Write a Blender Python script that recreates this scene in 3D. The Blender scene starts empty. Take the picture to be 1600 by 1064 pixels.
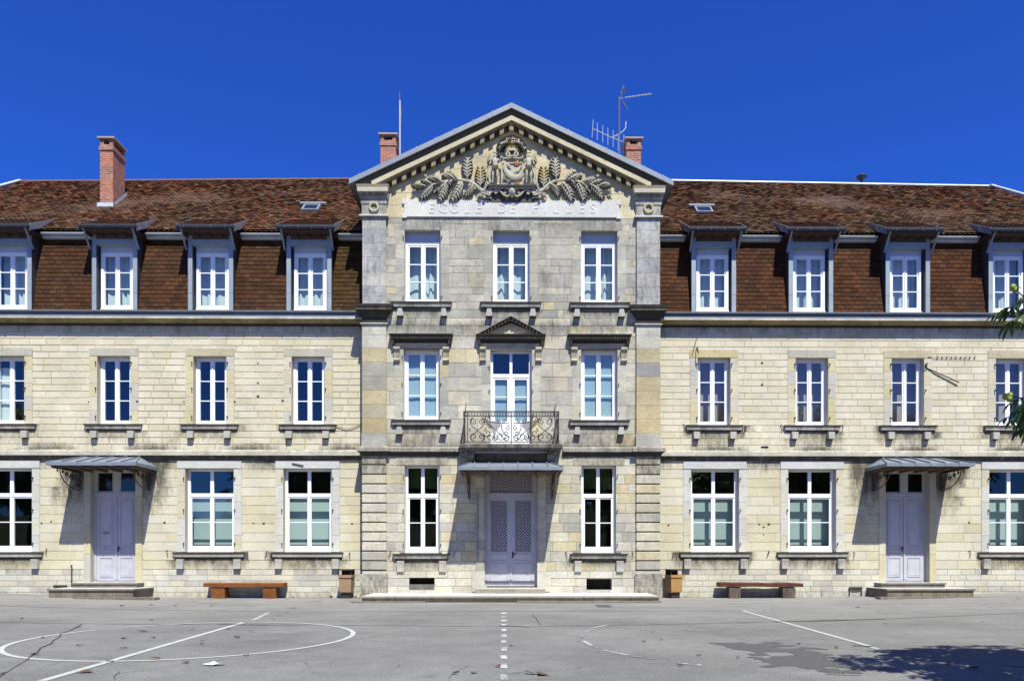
import bpy, bmesh, math, random
from mathutils import Vector, Matrix, noise
R = math.radians
C = bpy.context.scene.collection
SC = bpy.context.scene
rnd = random.Random(7)

# ---------------------------------------------------------------- camera
YAW = R(0.6); D = 23.5; H0 = 1.25; FPX = 1225.0; CX = 807.8; HY = 868.0
cam = bpy.data.cameras.new('camera')
cam.sensor_width = 36.0
cam.lens = FPX / 1600 * 36
cam.shift_x = (800 - CX) / 1600
cam.shift_y = (HY - 532) / 1600
cam.clip_start = 0.1; cam.clip_end = 3000
camo = bpy.data.objects.new('camera', cam); C.objects.link(camo)
camo.location = (0, -D, H0); camo.rotation_euler = (R(90), 0, -YAW)
SC.camera = camo
# ---------------------------------------------------------------- sky, sun, exposure
SUN = Vector((20, -69, 112)).normalized()
el = math.asin(SUN.z); az = math.atan2(SUN.x, SUN.y)
W = bpy.data.worlds.new('World'); SC.world = W; W.use_nodes = True
wn = W.node_tree.nodes; wl = W.node_tree.links
bg = wn['Background']; sky = wn.new('ShaderNodeTexSky'); sky.sky_type = 'NISHITA'
sky.sun_disc = False; sky.sun_elevation = el; sky.sun_rotation = az
sky.altitude = 400; sky.air_density = 1.0; sky.dust_density = 0.0; sky.ozone_density = 3.0
tint = wn.new('ShaderNodeMix'); tint.data_type = 'RGBA'; tint.blend_type = 'MULTIPLY'
tint.inputs[0].default_value = 1.0; tint.inputs[7].default_value = (0.095, 0.25, 0.72, 1)
# the sky pales in a wide aureole round the sun (behind the photographer)
tg = wn.new('ShaderNodeTexCoord'); dt = wn.new('ShaderNodeVectorMath'); dt.operation = 'DOT_PRODUCT'; dt.inputs[1].default_value = tuple(SUN)
nv = wn.new('ShaderNodeVectorMath'); nv.operation = 'NORMALIZE'; wl.new(tg.outputs['Generated'], nv.inputs[0]); wl.new(nv.outputs[0], dt.inputs[0])
au = wn.new('ShaderNodeMapRange'); au.interpolation_type = 'SMOOTHSTEP'; au.inputs[1].default_value = 0.66; au.inputs[2].default_value = 1.0; wl.new(dt.outputs['Value'], au.inputs[0])
tc = wn.new('ShaderNodeMix'); tc.data_type = 'RGBA'; tc.inputs[6].default_value = (0.095, 0.268, 0.80, 1); tc.inputs[7].default_value = (0.42, 0.48, 0.80, 1)
wl.new(au.outputs[0], tc.inputs[0]); wl.new(tc.outputs[2], tint.inputs[7])
wl.new(sky.outputs[0], tint.inputs[6]); wl.new(tint.outputs[2], bg.inputs[0])
bg.inputs[1].default_value = 0.14
sl = bpy.data.lights.new('sun', 'SUN'); sl.energy = 5.0; sl.angle = R(0.5); sl.color = (1.0, 0.985, 0.88)
so = bpy.data.objects.new('sun', sl); C.objects.link(so)
so.rotation_euler = (-SUN).to_track_quat('-Z', 'Y').to_euler()
SC.view_settings.view_transform = 'Standard'; SC.view_settings.look = 'None'
SC.view_settings.gamma = 1; SC.view_settings.exposure = 0.60
SC.cycles.max_bounces = 8; SC.cycles.transparent_max_bounces = 16
SC.cycles.diffuse_bounces = 3; SC.cycles.glossy_bounces = 3

# ---------------------------------------------------------------- measuring helpers
sA, cA = math.sin(YAW), math.cos(YAW)
def P(px, py, Y):
    k = (px - CX) / FPX; dY = Y + D
    X = dY * (sA + k * cA) / (cA - k * sA)
    dep = X * sA + dY * cA
    return X, H0 + (HY - py) / FPX * dep
def PX(px, Y): return P(px, 0, Y)[0]
def PZ(py, Y, px=800): return P(px, py, Y)[1]
def G(px, py):
    dep = FPX * H0 / (py - HY); u = (px - CX) / FPX * dep
    return u * cA + dep * sA, dep * cA - u * sA - D
def lin(v):
    v /= 255.0
    return v / 12.92 if v <= 0.04045 else ((v + 0.055) / 1.055) ** 2.4
def A(r, g, b, k=0.69, a=0.0): return (lin(r) * k, lin(g) * k, lin(b) * k, a)
def sm(a, b, x):
    t = max(0, min(1, (x - a) / (b - a))); return t * t * (3 - 2 * t)
def zg(x, y):
    return 0.0022 * max(0, abs(x) - 7.0) ** 2 * sm(-9, -0.5, y) * (1 if abs(x) < 25 else (25 - 7) ** 2 / (abs(x) - 7) ** 2)

# ---------------------------------------------------------------- mesh builder
class MB:
    def __init__(s): s.v = []; s.f = []; s.c = []; s.m = []; s.col = (0.5, 0.5, 0.5, 0); s.mat = 0
    def face(s, pts, col=None, mat=None):
        n = len(s.v); s.v.extend([tuple(p) for p in pts]); s.f.append(tuple(range(n, n + len(pts))))
        col = col if col is not None else s.col
        s.c.append(col if isinstance(col, list) else [col] * len(pts)); s.m.append(s.mat if mat is None else mat)
    def box(s, x0, x1, y0, y1, z0, z1, col=None, mat=None, skip=''):
        a = [(x0, y0, z0), (x1, y0, z0), (x1, y1, z0), (x0, y1, z0), (x0, y0, z1), (x1, y0, z1), (x1, y1, z1), (x0, y1, z1)]
        q = {'b': (3, 2, 1, 0), 't': (4, 5, 6, 7), 'f': (0, 1, 5, 4), 'k': (2, 3, 7, 6), 'l': (3, 0, 4, 7), 'r': (1, 2, 6, 5)}
        for k, i in q.items():
            if k not in skip: s.face([a[j] for j in i], col, mat)
    def prism(s, poly, y0, y1, col=None, mat=None):
        """poly: (x,z) counter-clockwise seen from -Y; front face at y0"""
        s.face([(x, y0, z) for x, z in poly], col, mat)
        s.face([(x, y1, z) for x, z in reversed(poly)], col, mat)
        n = len(poly)
        for i in range(n):
            (xa, za), (xb, zb) = poly[i], poly[(i + 1) % n]
            s.face([(xa, y0, za), (xa, y1, za), (xb, y1, zb), (xb, y0, zb)], col, mat)
    def loft(s, x0, x1, yf, yb, prof, col=None, mat=None):
        """rectangular rings; prof list of (z, overhang[, col]) bottom to top"""
        rings = []
        for p in prof:
            z, o = p[0], p[1]
            rings.append([(x0 - o, yf - o, z), (x1 + o, yf - o, z), (x1 + o, yb, z), (x0 - o, yb, z)])
        for i in range(len(rings) - 1):
            a, b = rings[i], rings[i + 1]
            cc = prof[i][2] if len(prof[i]) > 2 else col
            for j in range(4):
                k = (j + 1) % 4; s.face([a[j], a[k], b[k], b[j]], cc, mat)
        s.face(rings[0][::-1], col, mat); s.face(rings[-1], col, mat)
    def profx(s, prof, x0, x1, col=None, mat=None, seg=1, cap=True):
        """prof (y,z) swept along x. bottom to top along the front"""
        xs = [x0 + (x1 - x0) * i / seg for i in range(seg + 1)]
        for a, b in zip(xs, xs[1:]):
            for i in range(len(prof) - 1):
                (ya, za), (yb, zb) = prof[i][:2], prof[i + 1][:2]
                cc = prof[i][2] if len(prof[i]) > 2 else col
                s.face([(a, ya, za), (b, ya, za), (b, yb, zb), (a, yb, zb)], cc, mat)
        if cap:
            s.face([(x0, p[0], p[1]) for p in prof][::-1], col, mat); s.face([(x1, p[0], p[1]) for p in prof], col, mat)
    def tube(s, pts, r, n=6, col=None, mat=None, r1=None, flat=None):
        pts = [Vector(p) for p in pts]; rings = []
        for i, p in enumerate(pts):
            t = (pts[min(i + 1, len(pts) - 1)] - pts[max(i - 1, 0)])
            if t.length < 1e-9: t = Vector((0, 0, 1))
            t.normalize()
            up = Vector((0, 1, 0)) if abs(t.y) < 0.9 else Vector((1, 0, 0))
            u = t.cross(up).normalized(); w = u.cross(t).normalized()
            rr = r if r1 is None else r + (r1 - r) * i / (len(pts) - 1)
            fl = flat or 1.0
            rings.append([p + u * (rr * math.cos(2 * math.pi * k / n)) + w * (rr * fl * math.sin(2 * math.pi * k / n)) for k in range(n)])
        for a, b in zip(rings, rings[1:]):
            for k in range(n):
                s.face([a[k], a[(k + 1) % n], b[(k + 1) % n], b[k]], col, mat)
        s.face(rings[0][::-1], col, mat); s.face(rings[-1], col, mat)
    def bar(s, p, q, w, t, col=None, mat=None):
        """rectangular bar from p to q, w across, t thick"""
        p, q = Vector(p), Vector(q); d = (q - p).normalized()
        up = Vector((0, 0, 1)) if abs(d.z) < 0.9 else Vector((0, 1, 0))
        u = d.cross(up).normalized() * (w / 2); v = u.cross(d).normalized() * (t / 2)
        a = [p - u - v, p + u - v, p + u + v, p - u + v]; b = [x + (q - p) for x in a]
        s.face(a[::-1], col, mat); s.face(b, col, mat)
        for k in range(4): s.face([a[k], a[(k + 1) % 4], b[(k + 1) % 4], b[k]], col, mat)
    def lathe(s, prof, n=12, c=(0, 0, 0), col=None, mat=None):
        """prof (r,z) around z"""
        for (ra, za), (rb, zb) in zip(prof, prof[1:]):
            for k in range(n):
                a0, a1 = 2 * math.pi * k / n, 2 * math.pi * (k + 1) / n
                s.face([(c[0] + ra * math.cos(a0), c[1] + ra * math.sin(a0), c[2] + za), (c[0] + ra * math.cos(a1), c[1] + ra * math.sin(a1), c[2] + za),
                        (c[0] + rb * math.cos(a1), c[1] + rb * math.sin(a1), c[2] + zb), (c[0] + rb * math.cos(a0), c[1] + rb * math.sin(a0), c[2] + zb)], col, mat)
    def build(s, name, mats, parent=None, loc=(0, 0, 0), smooth=False, merge=False, rot=None):
        me = bpy.data.meshes.new(name); me.from_pydata(s.v, [], s.f)
        if not isinstance(mats, (list, tuple)): mats = [mats]
        for m in mats: me.materials.append(m)
        me.polygons.foreach_set('material_index', s.m)
        at = me.color_attributes.new('col', 'FLOAT_COLOR', 'CORNER')
        flat = [x for f in s.c for c in f for x in (c if len(c) == 4 else (*c, 0.0))]
        at.data.foreach_set('color', flat)
        if merge or smooth:
            bm = bmesh.new(); bm.from_mesh(me); bmesh.ops.remove_doubles(bm, verts=bm.verts, dist=1e-5)
            bmesh.ops.recalc_face_normals(bm, faces=bm.faces); bm.to_mesh(me); bm.free()
        if smooth: me.polygons.foreach_set('use_smooth', [True] * len(me.polygons))
        me.update()
        o = bpy.data.objects.new(name, me); C.objects.link(o); o.location = loc
        if rot: o.rotation_euler = rot
        if parent: o.parent = parent
        return o
def empty(name, loc=(0, 0, 0), parent=None):
    o = bpy.data.objects.new(name, None); C.objects.link(o); o.location = loc; o.empty_display_size = 0.2
    if parent: o.parent = parent
    return o
def tag(o, label=None, cat=None, group=None, kind=None):
    if label: o['label'] = label
    if cat: o['category'] = cat
    if group: o['group'] = group
    if kind: o['kind'] = kind
    return o
def sub(rects, hole):
    hx0, hx1, hz0, hz1 = hole; out = []
    for (x0, x1, z0, z1) in rects:
        if hx1 <= x0 or hx0 >= x1 or hz1 <= z0 or hz0 >= z1: out.append((x0, x1, z0, z1)); continue
        if z0 < hz0: out.append((x0, x1, z0, hz0))
        if z1 > hz1: out.append((x0, x1, hz1, z1))
        a, b = max(z0, hz0), min(z1, hz1)
        if x0 < hx0: out.append((x0, hx0, a, b))
        if x1 > hx1: out.append((hx1, x1, a, b))
    return out

# ---------------------------------------------------------------- materials
def newmat(name):
    m = bpy.data.materials.new(name); m.use_nodes = True
    nt = m.node_tree; return m, nt, nt.nodes, nt.links, nt.nodes['Principled BSDF']
def nz(nt, scale, detail=4, rough=0.6, vec=None, dim='3D'):
    n = nt.nodes.new('ShaderNodeTexNoise'); n.inputs['Scale'].default_value = scale
    n.inputs['Detail'].default_value = detail; n.inputs['Roughness'].default_value = rough
    if vec: nt.links.new(vec, n.inputs['Vector'])
    return n.outputs[0]
def mapping(nt, src, scale):
    m = nt.nodes.new('ShaderNodeMapping'); m.inputs['Scale'].default_value = scale
    nt.links.new(src, m.inputs['Vector']); return m.outputs[0]
def coords(nt, kind='Object'):
    t = nt.nodes.new('ShaderNodeTexCoord'); return t.outputs[kind]
def mr(nt, src, a, b, c, d):
    m = nt.nodes.new('ShaderNodeMapRange'); m.inputs[1].default_value = a; m.inputs[2].default_value = b
    m.inputs[3].default_value = c; m.inputs[4].default_value = d; nt.links.new(src, m.inputs[0]); return m.outputs[0]
def math_(nt, op, a, b=None):
    m = nt.nodes.new('ShaderNodeMath'); m.operation = op
    for i, x in enumerate((a, b)):
        if x is None: continue
        if isinstance(x, (int, float)): m.inputs[i].default_value = x
        else: nt.links.new(x, m.inputs[i])
    return m.outputs[0]
def mix(nt, fac, a, b, mode='MIX'):
    m = nt.nodes.new('ShaderNodeMix'); m.data_type = 'RGBA'; m.blend_type = mode
    for i, x in ((0, fac), (6, a), (7, b)):
        if isinstance(x, (int, float)): m.inputs[i].default_value = x
        elif isinstance(x, tuple): m.inputs[i].default_value = x if len(x) == 4 else (*x, 1)
        else: nt.links.new(x, m.inputs[i])
    return m.outputs[2]
def bump(nt, bs, h, strength=0.3, dist=0.01):
    b = nt.nodes.new('ShaderNodeBump'); b.inputs['Strength'].default_value = strength; b.inputs['Distance'].default_value = dist
    nt.links.new(h, b.inputs['Height']); nt.links.new(b.outputs[0], bs.inputs['Normal'])
def attr(nt):
    a = nt.nodes.new('ShaderNodeAttribute'); a.attribute_name = 'col'; return a

def stone_mat(name, var=0.22, streak=(2.2, 2.2, 7.0), dirt=(0.055, 0.048, 0.036), rough=0.9):
    m, nt, N, L, bs = newmat(name)
    oc = coords(nt); at = attr(nt)
    geo = N.new('ShaderNodeNewGeometry')
    n1 = nz(nt, 1.1, 5, 0.65, oc); n2 = nz(nt, 9, 6, 0.7, mapping(nt, oc, (1, 1, 2.2))); n3 = nz(nt, 45, 3, 0.6, oc)
    f1 = mr(nt, n1, 0.3, 0.7, 1 - var, 1 + var * 0.55); f2 = mr(nt, n2, 0.3, 0.72, 1 - var * 0.8, 1 + var * 0.5); f3 = mr(nt, n3, 0.3, 0.7, 0.93, 1.06)
    k = math_(nt, 'MULTIPLY', math_(nt, 'MULTIPLY', f1, f2), f3)
    cc = N.new('ShaderNodeCombineColor')
    for i in range(3): L.new(k, cc.inputs[i])
    col = mix(nt, 1.0, at.outputs['Color'], cc.outputs[0], 'MULTIPLY')
    # ochre and grey mineral patches
    n5 = nz(nt, 2.4, 4, 0.6, mapping(nt, oc, (1, 1, 1.6)))
    col = mix(nt, mr(nt, n5, 0.56, 0.75, 0, 0.22), col, mix(nt, 1.0, col, (1.0, 0.80, 0.52, 1), 'MULTIPLY'))
    # dirt where alpha is high, broken up by streaky noise
    nst = nz(nt, 2.6, 7, 0.72, mapping(nt, oc, (1.6, 1.6, 0.75))); nsf = nz(nt, 14, 4, 0.7, mapping(nt, oc, (1.3, 1.3, 0.35)))
    nn = math_(nt, 'ADD', math_(nt, 'MULTIPLY', nst, 0.62), math_(nt, 'MULTIPLY', nsf, 0.38))
    s = math_(nt, 'ADD', nn, math_(nt, 'MULTIPLY', at.outputs['Alpha'], 0.62))
    d = mr(nt, s, 0.68, 0.98, 0.0, 0.9)
    col = mix(nt, d, col, (*dirt, 1))
    # pits and small dark spots
    vo = N.new('ShaderNodeTexVoronoi'); vo.inputs['Scale'].default_value = 3.1; L.new(oc, vo.inputs['Vector'])
    sp = mr(nt, vo.outputs['Distance'], 0.015, 0.035, 0.6, 0.0)
    col = mix(nt, sp, col, (0.09, 0.08, 0.07, 1))
    L.new(col, bs.inputs['Base Color']); bs.inputs['Roughness'].default_value = rough
    bs.inputs['Specular IOR Level'].default_value = 0.2
    hh = math_(nt, 'ADD', math_(nt, 'MULTIPLY', n2, 0.7), math_(nt, 'MULTIPLY', n3, 0.35))
    bump(nt, bs, hh, 0.55, 0.02)
    return m
M = {}
M['stone'] = stone_mat('limestone', 0.16)
M['stone_pavilion'] = stone_mat('weathered_grey_limestone', 0.27)
M['stone_soot'] = stone_mat('weathered_limestone', 0.35, dirt=(0.038, 0.034, 0.028))

def tile_mat(name, rough=0.85, moss=0.3):
    m, nt, N, L, bs = newmat(name); oc = coords(nt); at = attr(nt)
    n1 = nz(nt, 0.9, 5, 0.7, oc); n2 = nz(nt, 18, 4, 0.7, oc)
    col = mix(nt, 1.0, at.outputs['Color'], mix(nt, mr(nt, n2, 0.3, 0.7, 0, 1), (0.72, 0.72, 0.72), (1.2, 1.2, 1.2)), 'MULTIPLY')
    col = mix(nt, mr(nt, n1, 0.5, 0.72, 0.0, moss), col, (0.045, 0.042, 0.03))
    n4 = nz(nt, 7, 3, 0.8, oc)
    col = mix(nt, mr(nt, n4, 0.66, 0.74, 0.0, 0.5), col, (0.22, 0.22, 0.19))
    L.new(col, bs.inputs['Base Color']); bs.inputs['Roughness'].default_value = rough
    bs.inputs['Specular IOR Level'].default_value = 0.08
    bump(nt, bs, n2, 0.4, 0.01); return m
M['tile'] = tile_mat('clay_tile', moss=0.35)
M['shingle'] = tile_mat('brown_shingle', 0.8, 0.35)

def simple(name, col, rough=0.6, metal=0.0, var=0.12, scale=8, spec=0.5, bmp=0.1, vcol=False, dark=None, darkfac=0.4, dscale=2.0):
    m, nt, N, L, bs = newmat(name); oc = coords(nt)
    n1 = nz(nt, scale, 5, 0.65, oc)
    k = mix(nt, mr(nt, n1, 0.3, 0.7, 0, 1), (1 - var,) * 3, (1 + var,) * 3)
    base = attr(nt).outputs['Color'] if vcol else (*col[:3], 1)
    c = mix(nt, 1.0, base, k, 'MULTIPLY')
    if dark:
        n2 = nz(nt, dscale, 6, 0.7, oc)
        c = mix(nt, mr(nt, n2, 0.5, 0.72, 0, darkfac), c, (*dark, 1))
    L.new(c, bs.inputs['Base Color']); bs.inputs['Roughness'].default_value = rough
    bs.inputs['Metallic'].default_value = metal; bs.inputs['Specular IOR Level'].default_value = spec
    if bmp: bump(nt, bs, n1, bmp, 0.01)
    return m
M['zinc'] = simple('zinc', (0.21, 0.238, 0.275), 0.5, 0.15, 0.15, 3, dark=(0.16, 0.18, 0.21), darkfac=0.6, dscale=1.5)
M['zinc_dormer'] = simple('dormer_zinc', (0.27, 0.315, 0.34), 0.5, 0.15, 0.15, 3, dark=(0.18, 0.21, 0.23), darkfac=0.5, dscale=1.5)
M['zinc_pale'] = simple('pale_zinc', (0.50, 0.53, 0.55), 0.5, 0.1, 0.12, 4)
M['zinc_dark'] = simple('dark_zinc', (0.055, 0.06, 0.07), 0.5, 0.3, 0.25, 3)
M['pvc'] = simple('white_window_plastic', (0.80, 0.81, 0.84), 0.35, 0, 0.03, 3, bmp=0)
M['shutter_box'] = simple('roller_box', (0.42, 0.45, 0.52), 0.5, 0, 0.05, 3, bmp=0)
M['iron'] = simple('wrought_iron', (0.055, 0.045, 0.042), 0.6, 0.4, 0.3, 20)
M['rust'] = simple('rusty_iron', (0.045, 0.028, 0.02), 0.8, 0.1, 0.4, 30)
M['wood_dark'] = simple('old_board', (0.10, 0.065, 0.045), 0.8, 0, 0.35, 6)
M['door'] = simple('lilac_door_paint', (0.45, 0.445, 0.485), 0.55, 0, 0.06, 3, dark=(0.30, 0.27, 0.27), darkfac=0.5, dscale=4)
M['brick_paint'] = None
M['lattice'] = simple('door_lattice_paint', (0.42, 0.40, 0.44), 0.6, 0, 0.05, 5)
M['void'] = simple('dark_backing', (0.012, 0.012, 0.014), 0.9, 0, 0.1, 5, spec=0.1)
M['plaster'] = simple('room_plaster', (0.16, 0.15, 0.14), 0.9, 0, 0.1, 2)
M['bin'] = simple('bin_tan', (0.31, 0.20, 0.115), 0.5, 0, 0.12, 5, dark=(0.14, 0.09, 0.05), darkfac=0.4)
M['bin2'] = simple('bin_ochre', (0.36, 0.21, 0.07), 0.5, 0, 0.12, 5, dark=(0.16, 0.09, 0.04), darkfac=0.4)
M['bin_dark'] = simple('bin_dark', (0.03, 0.018, 0.014), 0.6, 0, 0.2, 5)
M['paper'] = simple('paper', (0.75, 0.75, 0.75), 0.8, 0, 0.04, 20)
M['leaf_dry'] = simple('dry_leaf', (0.10, 0.05, 0.025), 0.8, 0, 0.4, 40)
M['alu'] = simple('aluminium_rod', (0.55, 0.57, 0.6), 0.4, 0.4, 0.1, 5)
M['cable'] = simple('cable', (0.12, 0.11, 0.10), 0.7, 0, 0.1, 5)

def wood(name, c1, c2, rough=0.5, sc=(1.0, 14, 14)):
    m, nt, N, L, bs = newmat(name); oc = coords(nt)
    n = nz(nt, 3, 6, 0.7, mapping(nt, oc, sc)); n2 = nz(nt, 2, 3, 0.6, oc)
    c = mix(nt, mr(nt, n, 0.3, 0.7, 0, 1), (*c1, 1), (*c2, 1))
    c = mix(nt, mr(nt, n2, 0.45, 0.75, 0, 0.5), c, (*[x * 0.5 for x in c1], 1))
    L.new(c, bs.inputs['Base Color']); bs.inputs['Roughness'].default_value = rough; bs.inputs['Specular IOR Level'].default_value = .2; bump(nt, bs, n, 0.3, 0.01); return m
M['bench_l'] = wood('orange_stained_wood', (0.12, 0.040, 0.012), (0.27, 0.105, 0.03), 0.6)
M['bench_r'] = wood('worn_brown_wood', (0.045, 0.018, 0.012), (0.16, 0.06, 0.04), 0.6)
M['bench_leg'] = wood('worn_grey_wood', (0.07, 0.05, 0.04), (0.17, 0.13, 0.11), 0.7, (6, 6, 1))

def brick_mat():
    m, nt, N, L, bs = newmat('red_brick'); oc = coords(nt)
    vt = nt.nodes.new('ShaderNodeMapping'); vt.inputs['Rotation'].default_value = (R(90), 0, 0)
    # use x+y along the course so that both faces show bricks
    sx = N.new('ShaderNodeSeparateXYZ'); L.new(oc, sx.inputs[0])
    cb = N.new('ShaderNodeCombineXYZ'); L.new(math_(nt, 'ADD', sx.outputs[0], sx.outputs[1]), cb.inputs[0]); L.new(sx.outputs[2], cb.inputs[1])
    b = N.new('ShaderNodeTexBrick'); L.new(cb.outputs[0], b.inputs['Vector'])
    b.inputs['Scale'].default_value = 1.0; b.inputs['Brick Width'].default_value = 0.22; b.inputs['Row Height'].default_value = 0.07
    b.inputs['Mortar Size'].default_value = 0.009; b.inputs['Color1'].default_value = (0.27, 0.085, 0.05, 1)
    b.inputs['Color2'].default_value = (0.42, 0.15, 0.085, 1); b.inputs['Mortar'].default_value = (0.38, 0.28, 0.22, 1)
    n = nz(nt, 6, 5, 0.7, oc)
    c = mix(nt, 1, b.outputs[0], mix(nt, mr(nt, n, 0.3, 0.7, 0, 1), (0.7, 0.7, 0.7), (1.2, 1.2, 1.2)), 'MULTIPLY')
    L.new(c, bs.inputs['Base Color']); bs.inputs['Roughness'].default_value = 0.9
    bump(nt, bs, math_(nt, 'SUBTRACT', 1.0, b.outputs['Fac']), 0.6, 0.01); return m
M['brick'] = brick_mat()

def glass_mat(name, refl=0.2, tr=(0.86, 0.92, 0.92)):
    m = bpy.data.materials.new(name); m.use_nodes = True; nt = m.node_tree; N = nt.nodes; L = nt.links
    N.remove(N['Principled BSDF']); out = N['Material Output']
    t = N.new('ShaderNodeBsdfTransparent'); t.inputs[0].default_value = (*tr, 1)
    g = N.new('ShaderNodeBsdfGlossy'); g.inputs['Roughness'].default_value = 0.0; g.inputs['Color'].default_value = (0.95, 0.86, 0.74, 1)
    lw = N.new('ShaderNodeLayerWeight'); lw.inputs[0].default_value = 0.5
    f = math_(nt, 'ADD', math_(nt, 'POWER', lw.outputs['Facing'], 5.0), refl + 0.04)
    oc = coords(nt); n = nz(nt, 1.1, 1, 0.4, oc); b = N.new('ShaderNodeBump'); b.inputs['Strength'].default_value = 0.06; b.inputs['Distance'].default_value = 0.02
    L.new(n, b.inputs['Height']); L.new(b.outputs[0], g.inputs['Normal'])
    mx = N.new('ShaderNodeMixShader'); L.new(f, mx.inputs[0]); L.new(t.outputs[0], mx.inputs[1]); L.new(g.outputs[0], mx.inputs[2]); L.new(mx.outputs[0], out.inputs[0])
    return m
M['glass'] = glass_mat('window_glass', 0.085)
M['glass_low'] = glass_mat('dark_window_glass', 0.03)

def cloth(name, col, tl=0.3, trans=0.0):
    m = bpy.data.materials.new(name); m.use_nodes = True; nt = m.node_tree; N = nt.nodes; L = nt.links
    N.remove(N['Principled BSDF']); out = N['Material Output']
    d = N.new('ShaderNodeBsdfDiffuse'); d.inputs[0].default_value = (*col, 1)
    t = N.new('ShaderNodeBsdfTranslucent'); t.inputs[0].default_value = (*col, 1)
    mx = N.new('ShaderNodeMixShader'); mx.inputs[0].default_value = tl
    L.new(d.outputs[0], mx.inputs[1]); L.new(t.outputs[0], mx.inputs[2])
    oc = coords(nt); n = nz(nt, 60, 2, 0.5, mapping(nt, oc, (1, 1, 0.2)))
    L.new(mix(nt, mr(nt, n, 0.3, 0.7, 0, 1), tuple(x * 0.9 for x in col), tuple(min(1, x * 1.05) for x in col)), d.inputs[0])
    L.new(mx.outputs[0], out.inputs[0]); return m
M['lace'] = cloth('white_net_curtain', (0.80, 0.90, 0.88), 0.2)
M['sheer'] = cloth('pale_blue_blind', (0.52, 0.68, 0.74))
M['blind'] = cloth('grey_green_blind', (0.48, 0.58, 0.56), 0.15)
M['beige'] = cloth('beige_curtain', (0.50, 0.42, 0.38), 0.2)
M['green'] = cloth('dark_green_curtain', (0.10, 0.16, 0.05), 0.2)
# ================================================================ ground
YP = -0.5                                   # pavilion face
XPL, XPR = PX(566.5, YP), PX(1031, YP)      # pavilion edges
XPC = PX(798.7, YP)
XE = 20.0                                   # wing ends
def asphalt():
    m, nt, N, L, bs = newmat('asphalt'); oc = coords(nt)
    n1 = nz(nt, 0.35, 6, 0.65, oc); n2 = nz(nt, 2.2, 6, 0.7, oc); n3 = nz(nt, 38, 4, 0.75, oc); n4 = nz(nt, 120, 2, 0.6, oc)
    c = mix(nt, mr(nt, n1, 0.35, 0.68, 0, 1), (0.140, 0.137, 0.128), (0.215, 0.211, 0.198))
    k = math_(nt, 'MULTIPLY', mr(nt, n2, 0.3, 0.7, 0.84, 1.12), math_(nt, 'MULTIPLY', mr(nt, n3, 0.3, 0.7, 0.58, 1.42), mr(nt, n4, 0.3, 0.7, 0.72, 1.28)))
    cc = N.new('ShaderNodeCombineColor')
    for i in range(3): L.new(k, cc.inputs[i])
    c = mix(nt, 1, c, cc.outputs[0], 'MULTIPLY')
    # pale dusty strip along the building, lying in streaks parallel to it
    ns = nz(nt, 1.3, 6, 0.65, mapping(nt, oc, (0.16, 1.6, 1)))
    sx = N.new('ShaderNodeSeparateXYZ'); L.new(oc, sx.inputs[0])
    near = mr(nt, sx.outputs[1], -8.5, -2.0, 0.0, 1.0)
    c = mix(nt, math_(nt, 'MULTIPLY', near, mr(nt, ns, 0.40, 0.62, 0.15, 0.75)), c, (0.28, 0.272, 0.252, 1))
    c = mix(nt, mr(nt, nz(nt, 1.0, 6, 0.7, mapping(nt, oc, (0.3, 1.2, 1))), 0.60, 0.72, 0, 0.35), c, (0.10, 0.098, 0.098, 1))
    vs_ = N.new('ShaderNodeTexVoronoi'); vs_.inputs['Scale'].default_value = 26; L.new(oc, vs_.inputs['Vector'])
    c = mix(nt, mr(nt, vs_.outputs['Distance'], 0.12, 0.26, 0.5, 0.0), c, (0.36, 0.355, 0.34, 1))
    # fine crazed cracks in some areas
    w = nz(nt, 1.4, 3, 0.6, oc)
    wv = N.new('ShaderNodeMix'); wv.data_type = 'VECTOR'; wv.inputs[0].default_value = 0.25
    nc = N.new('ShaderNodeTexNoise'); nc.inputs['Scale'].default_value = 1.7; L.new(oc, nc.inputs['Vector'])
    L.new(oc, wv.inputs[4]); L.new(nc.outputs['Color'], wv.inputs[5])
    vo = N.new('ShaderNodeTexVoronoi'); vo.feature = 'DISTANCE_TO_EDGE'; vo.inputs['Scale'].default_value = 0.62; L.new(wv.outputs[1], vo.inputs['Vector'])
    ck = math_(nt, 'MULTIPLY', mr(nt, vo.outputs[0], 0.002, 0.011, 1, 0), mr(nt, w, 0.50, 0.60, 0, 0.65))
    c = mix(nt, ck, c, (0.05, 0.045, 0.04, 1))
    L.new(c, bs.inputs['Base Color']); bs.inputs['Roughness'].default_value = 0.92; bs.inputs['Specular IOR Level'].default_value = 0.25
    bump(nt, bs, math_(nt, 'ADD', n3, n4), 0.5, 0.012); return m
M['asphalt'] = asphalt()
def axis(lo, hi, step, far):
    a = []; x = lo
    while x <= hi + 1e-6: a.append(x); x += step
    e = [30, 60, 120, 260, 600]
    return [lo - v for v in reversed(e)] + a + [hi + v for v in e]
gx = axis(-26, 26, 1.0, 600); gy = axis(-30, 8, 1.0, 600)
verts = [(x, y, zg(x, y)) for y in gy for x in gx]; nx = len(gx)
faces = [(j * nx + i, j * nx + i + 1, (j + 1) * nx + i + 1, (j + 1) * nx + i) for j in range(len(gy) - 1) for i in range(nx - 1)]
me = bpy.data.meshes.new('ground'); me.from_pydata(verts, [], faces); me.materials.append(M['asphalt'])
go = bpy.data.objects.new('ground', me); C.objects.link(go); tag(go, kind='structure')
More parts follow.
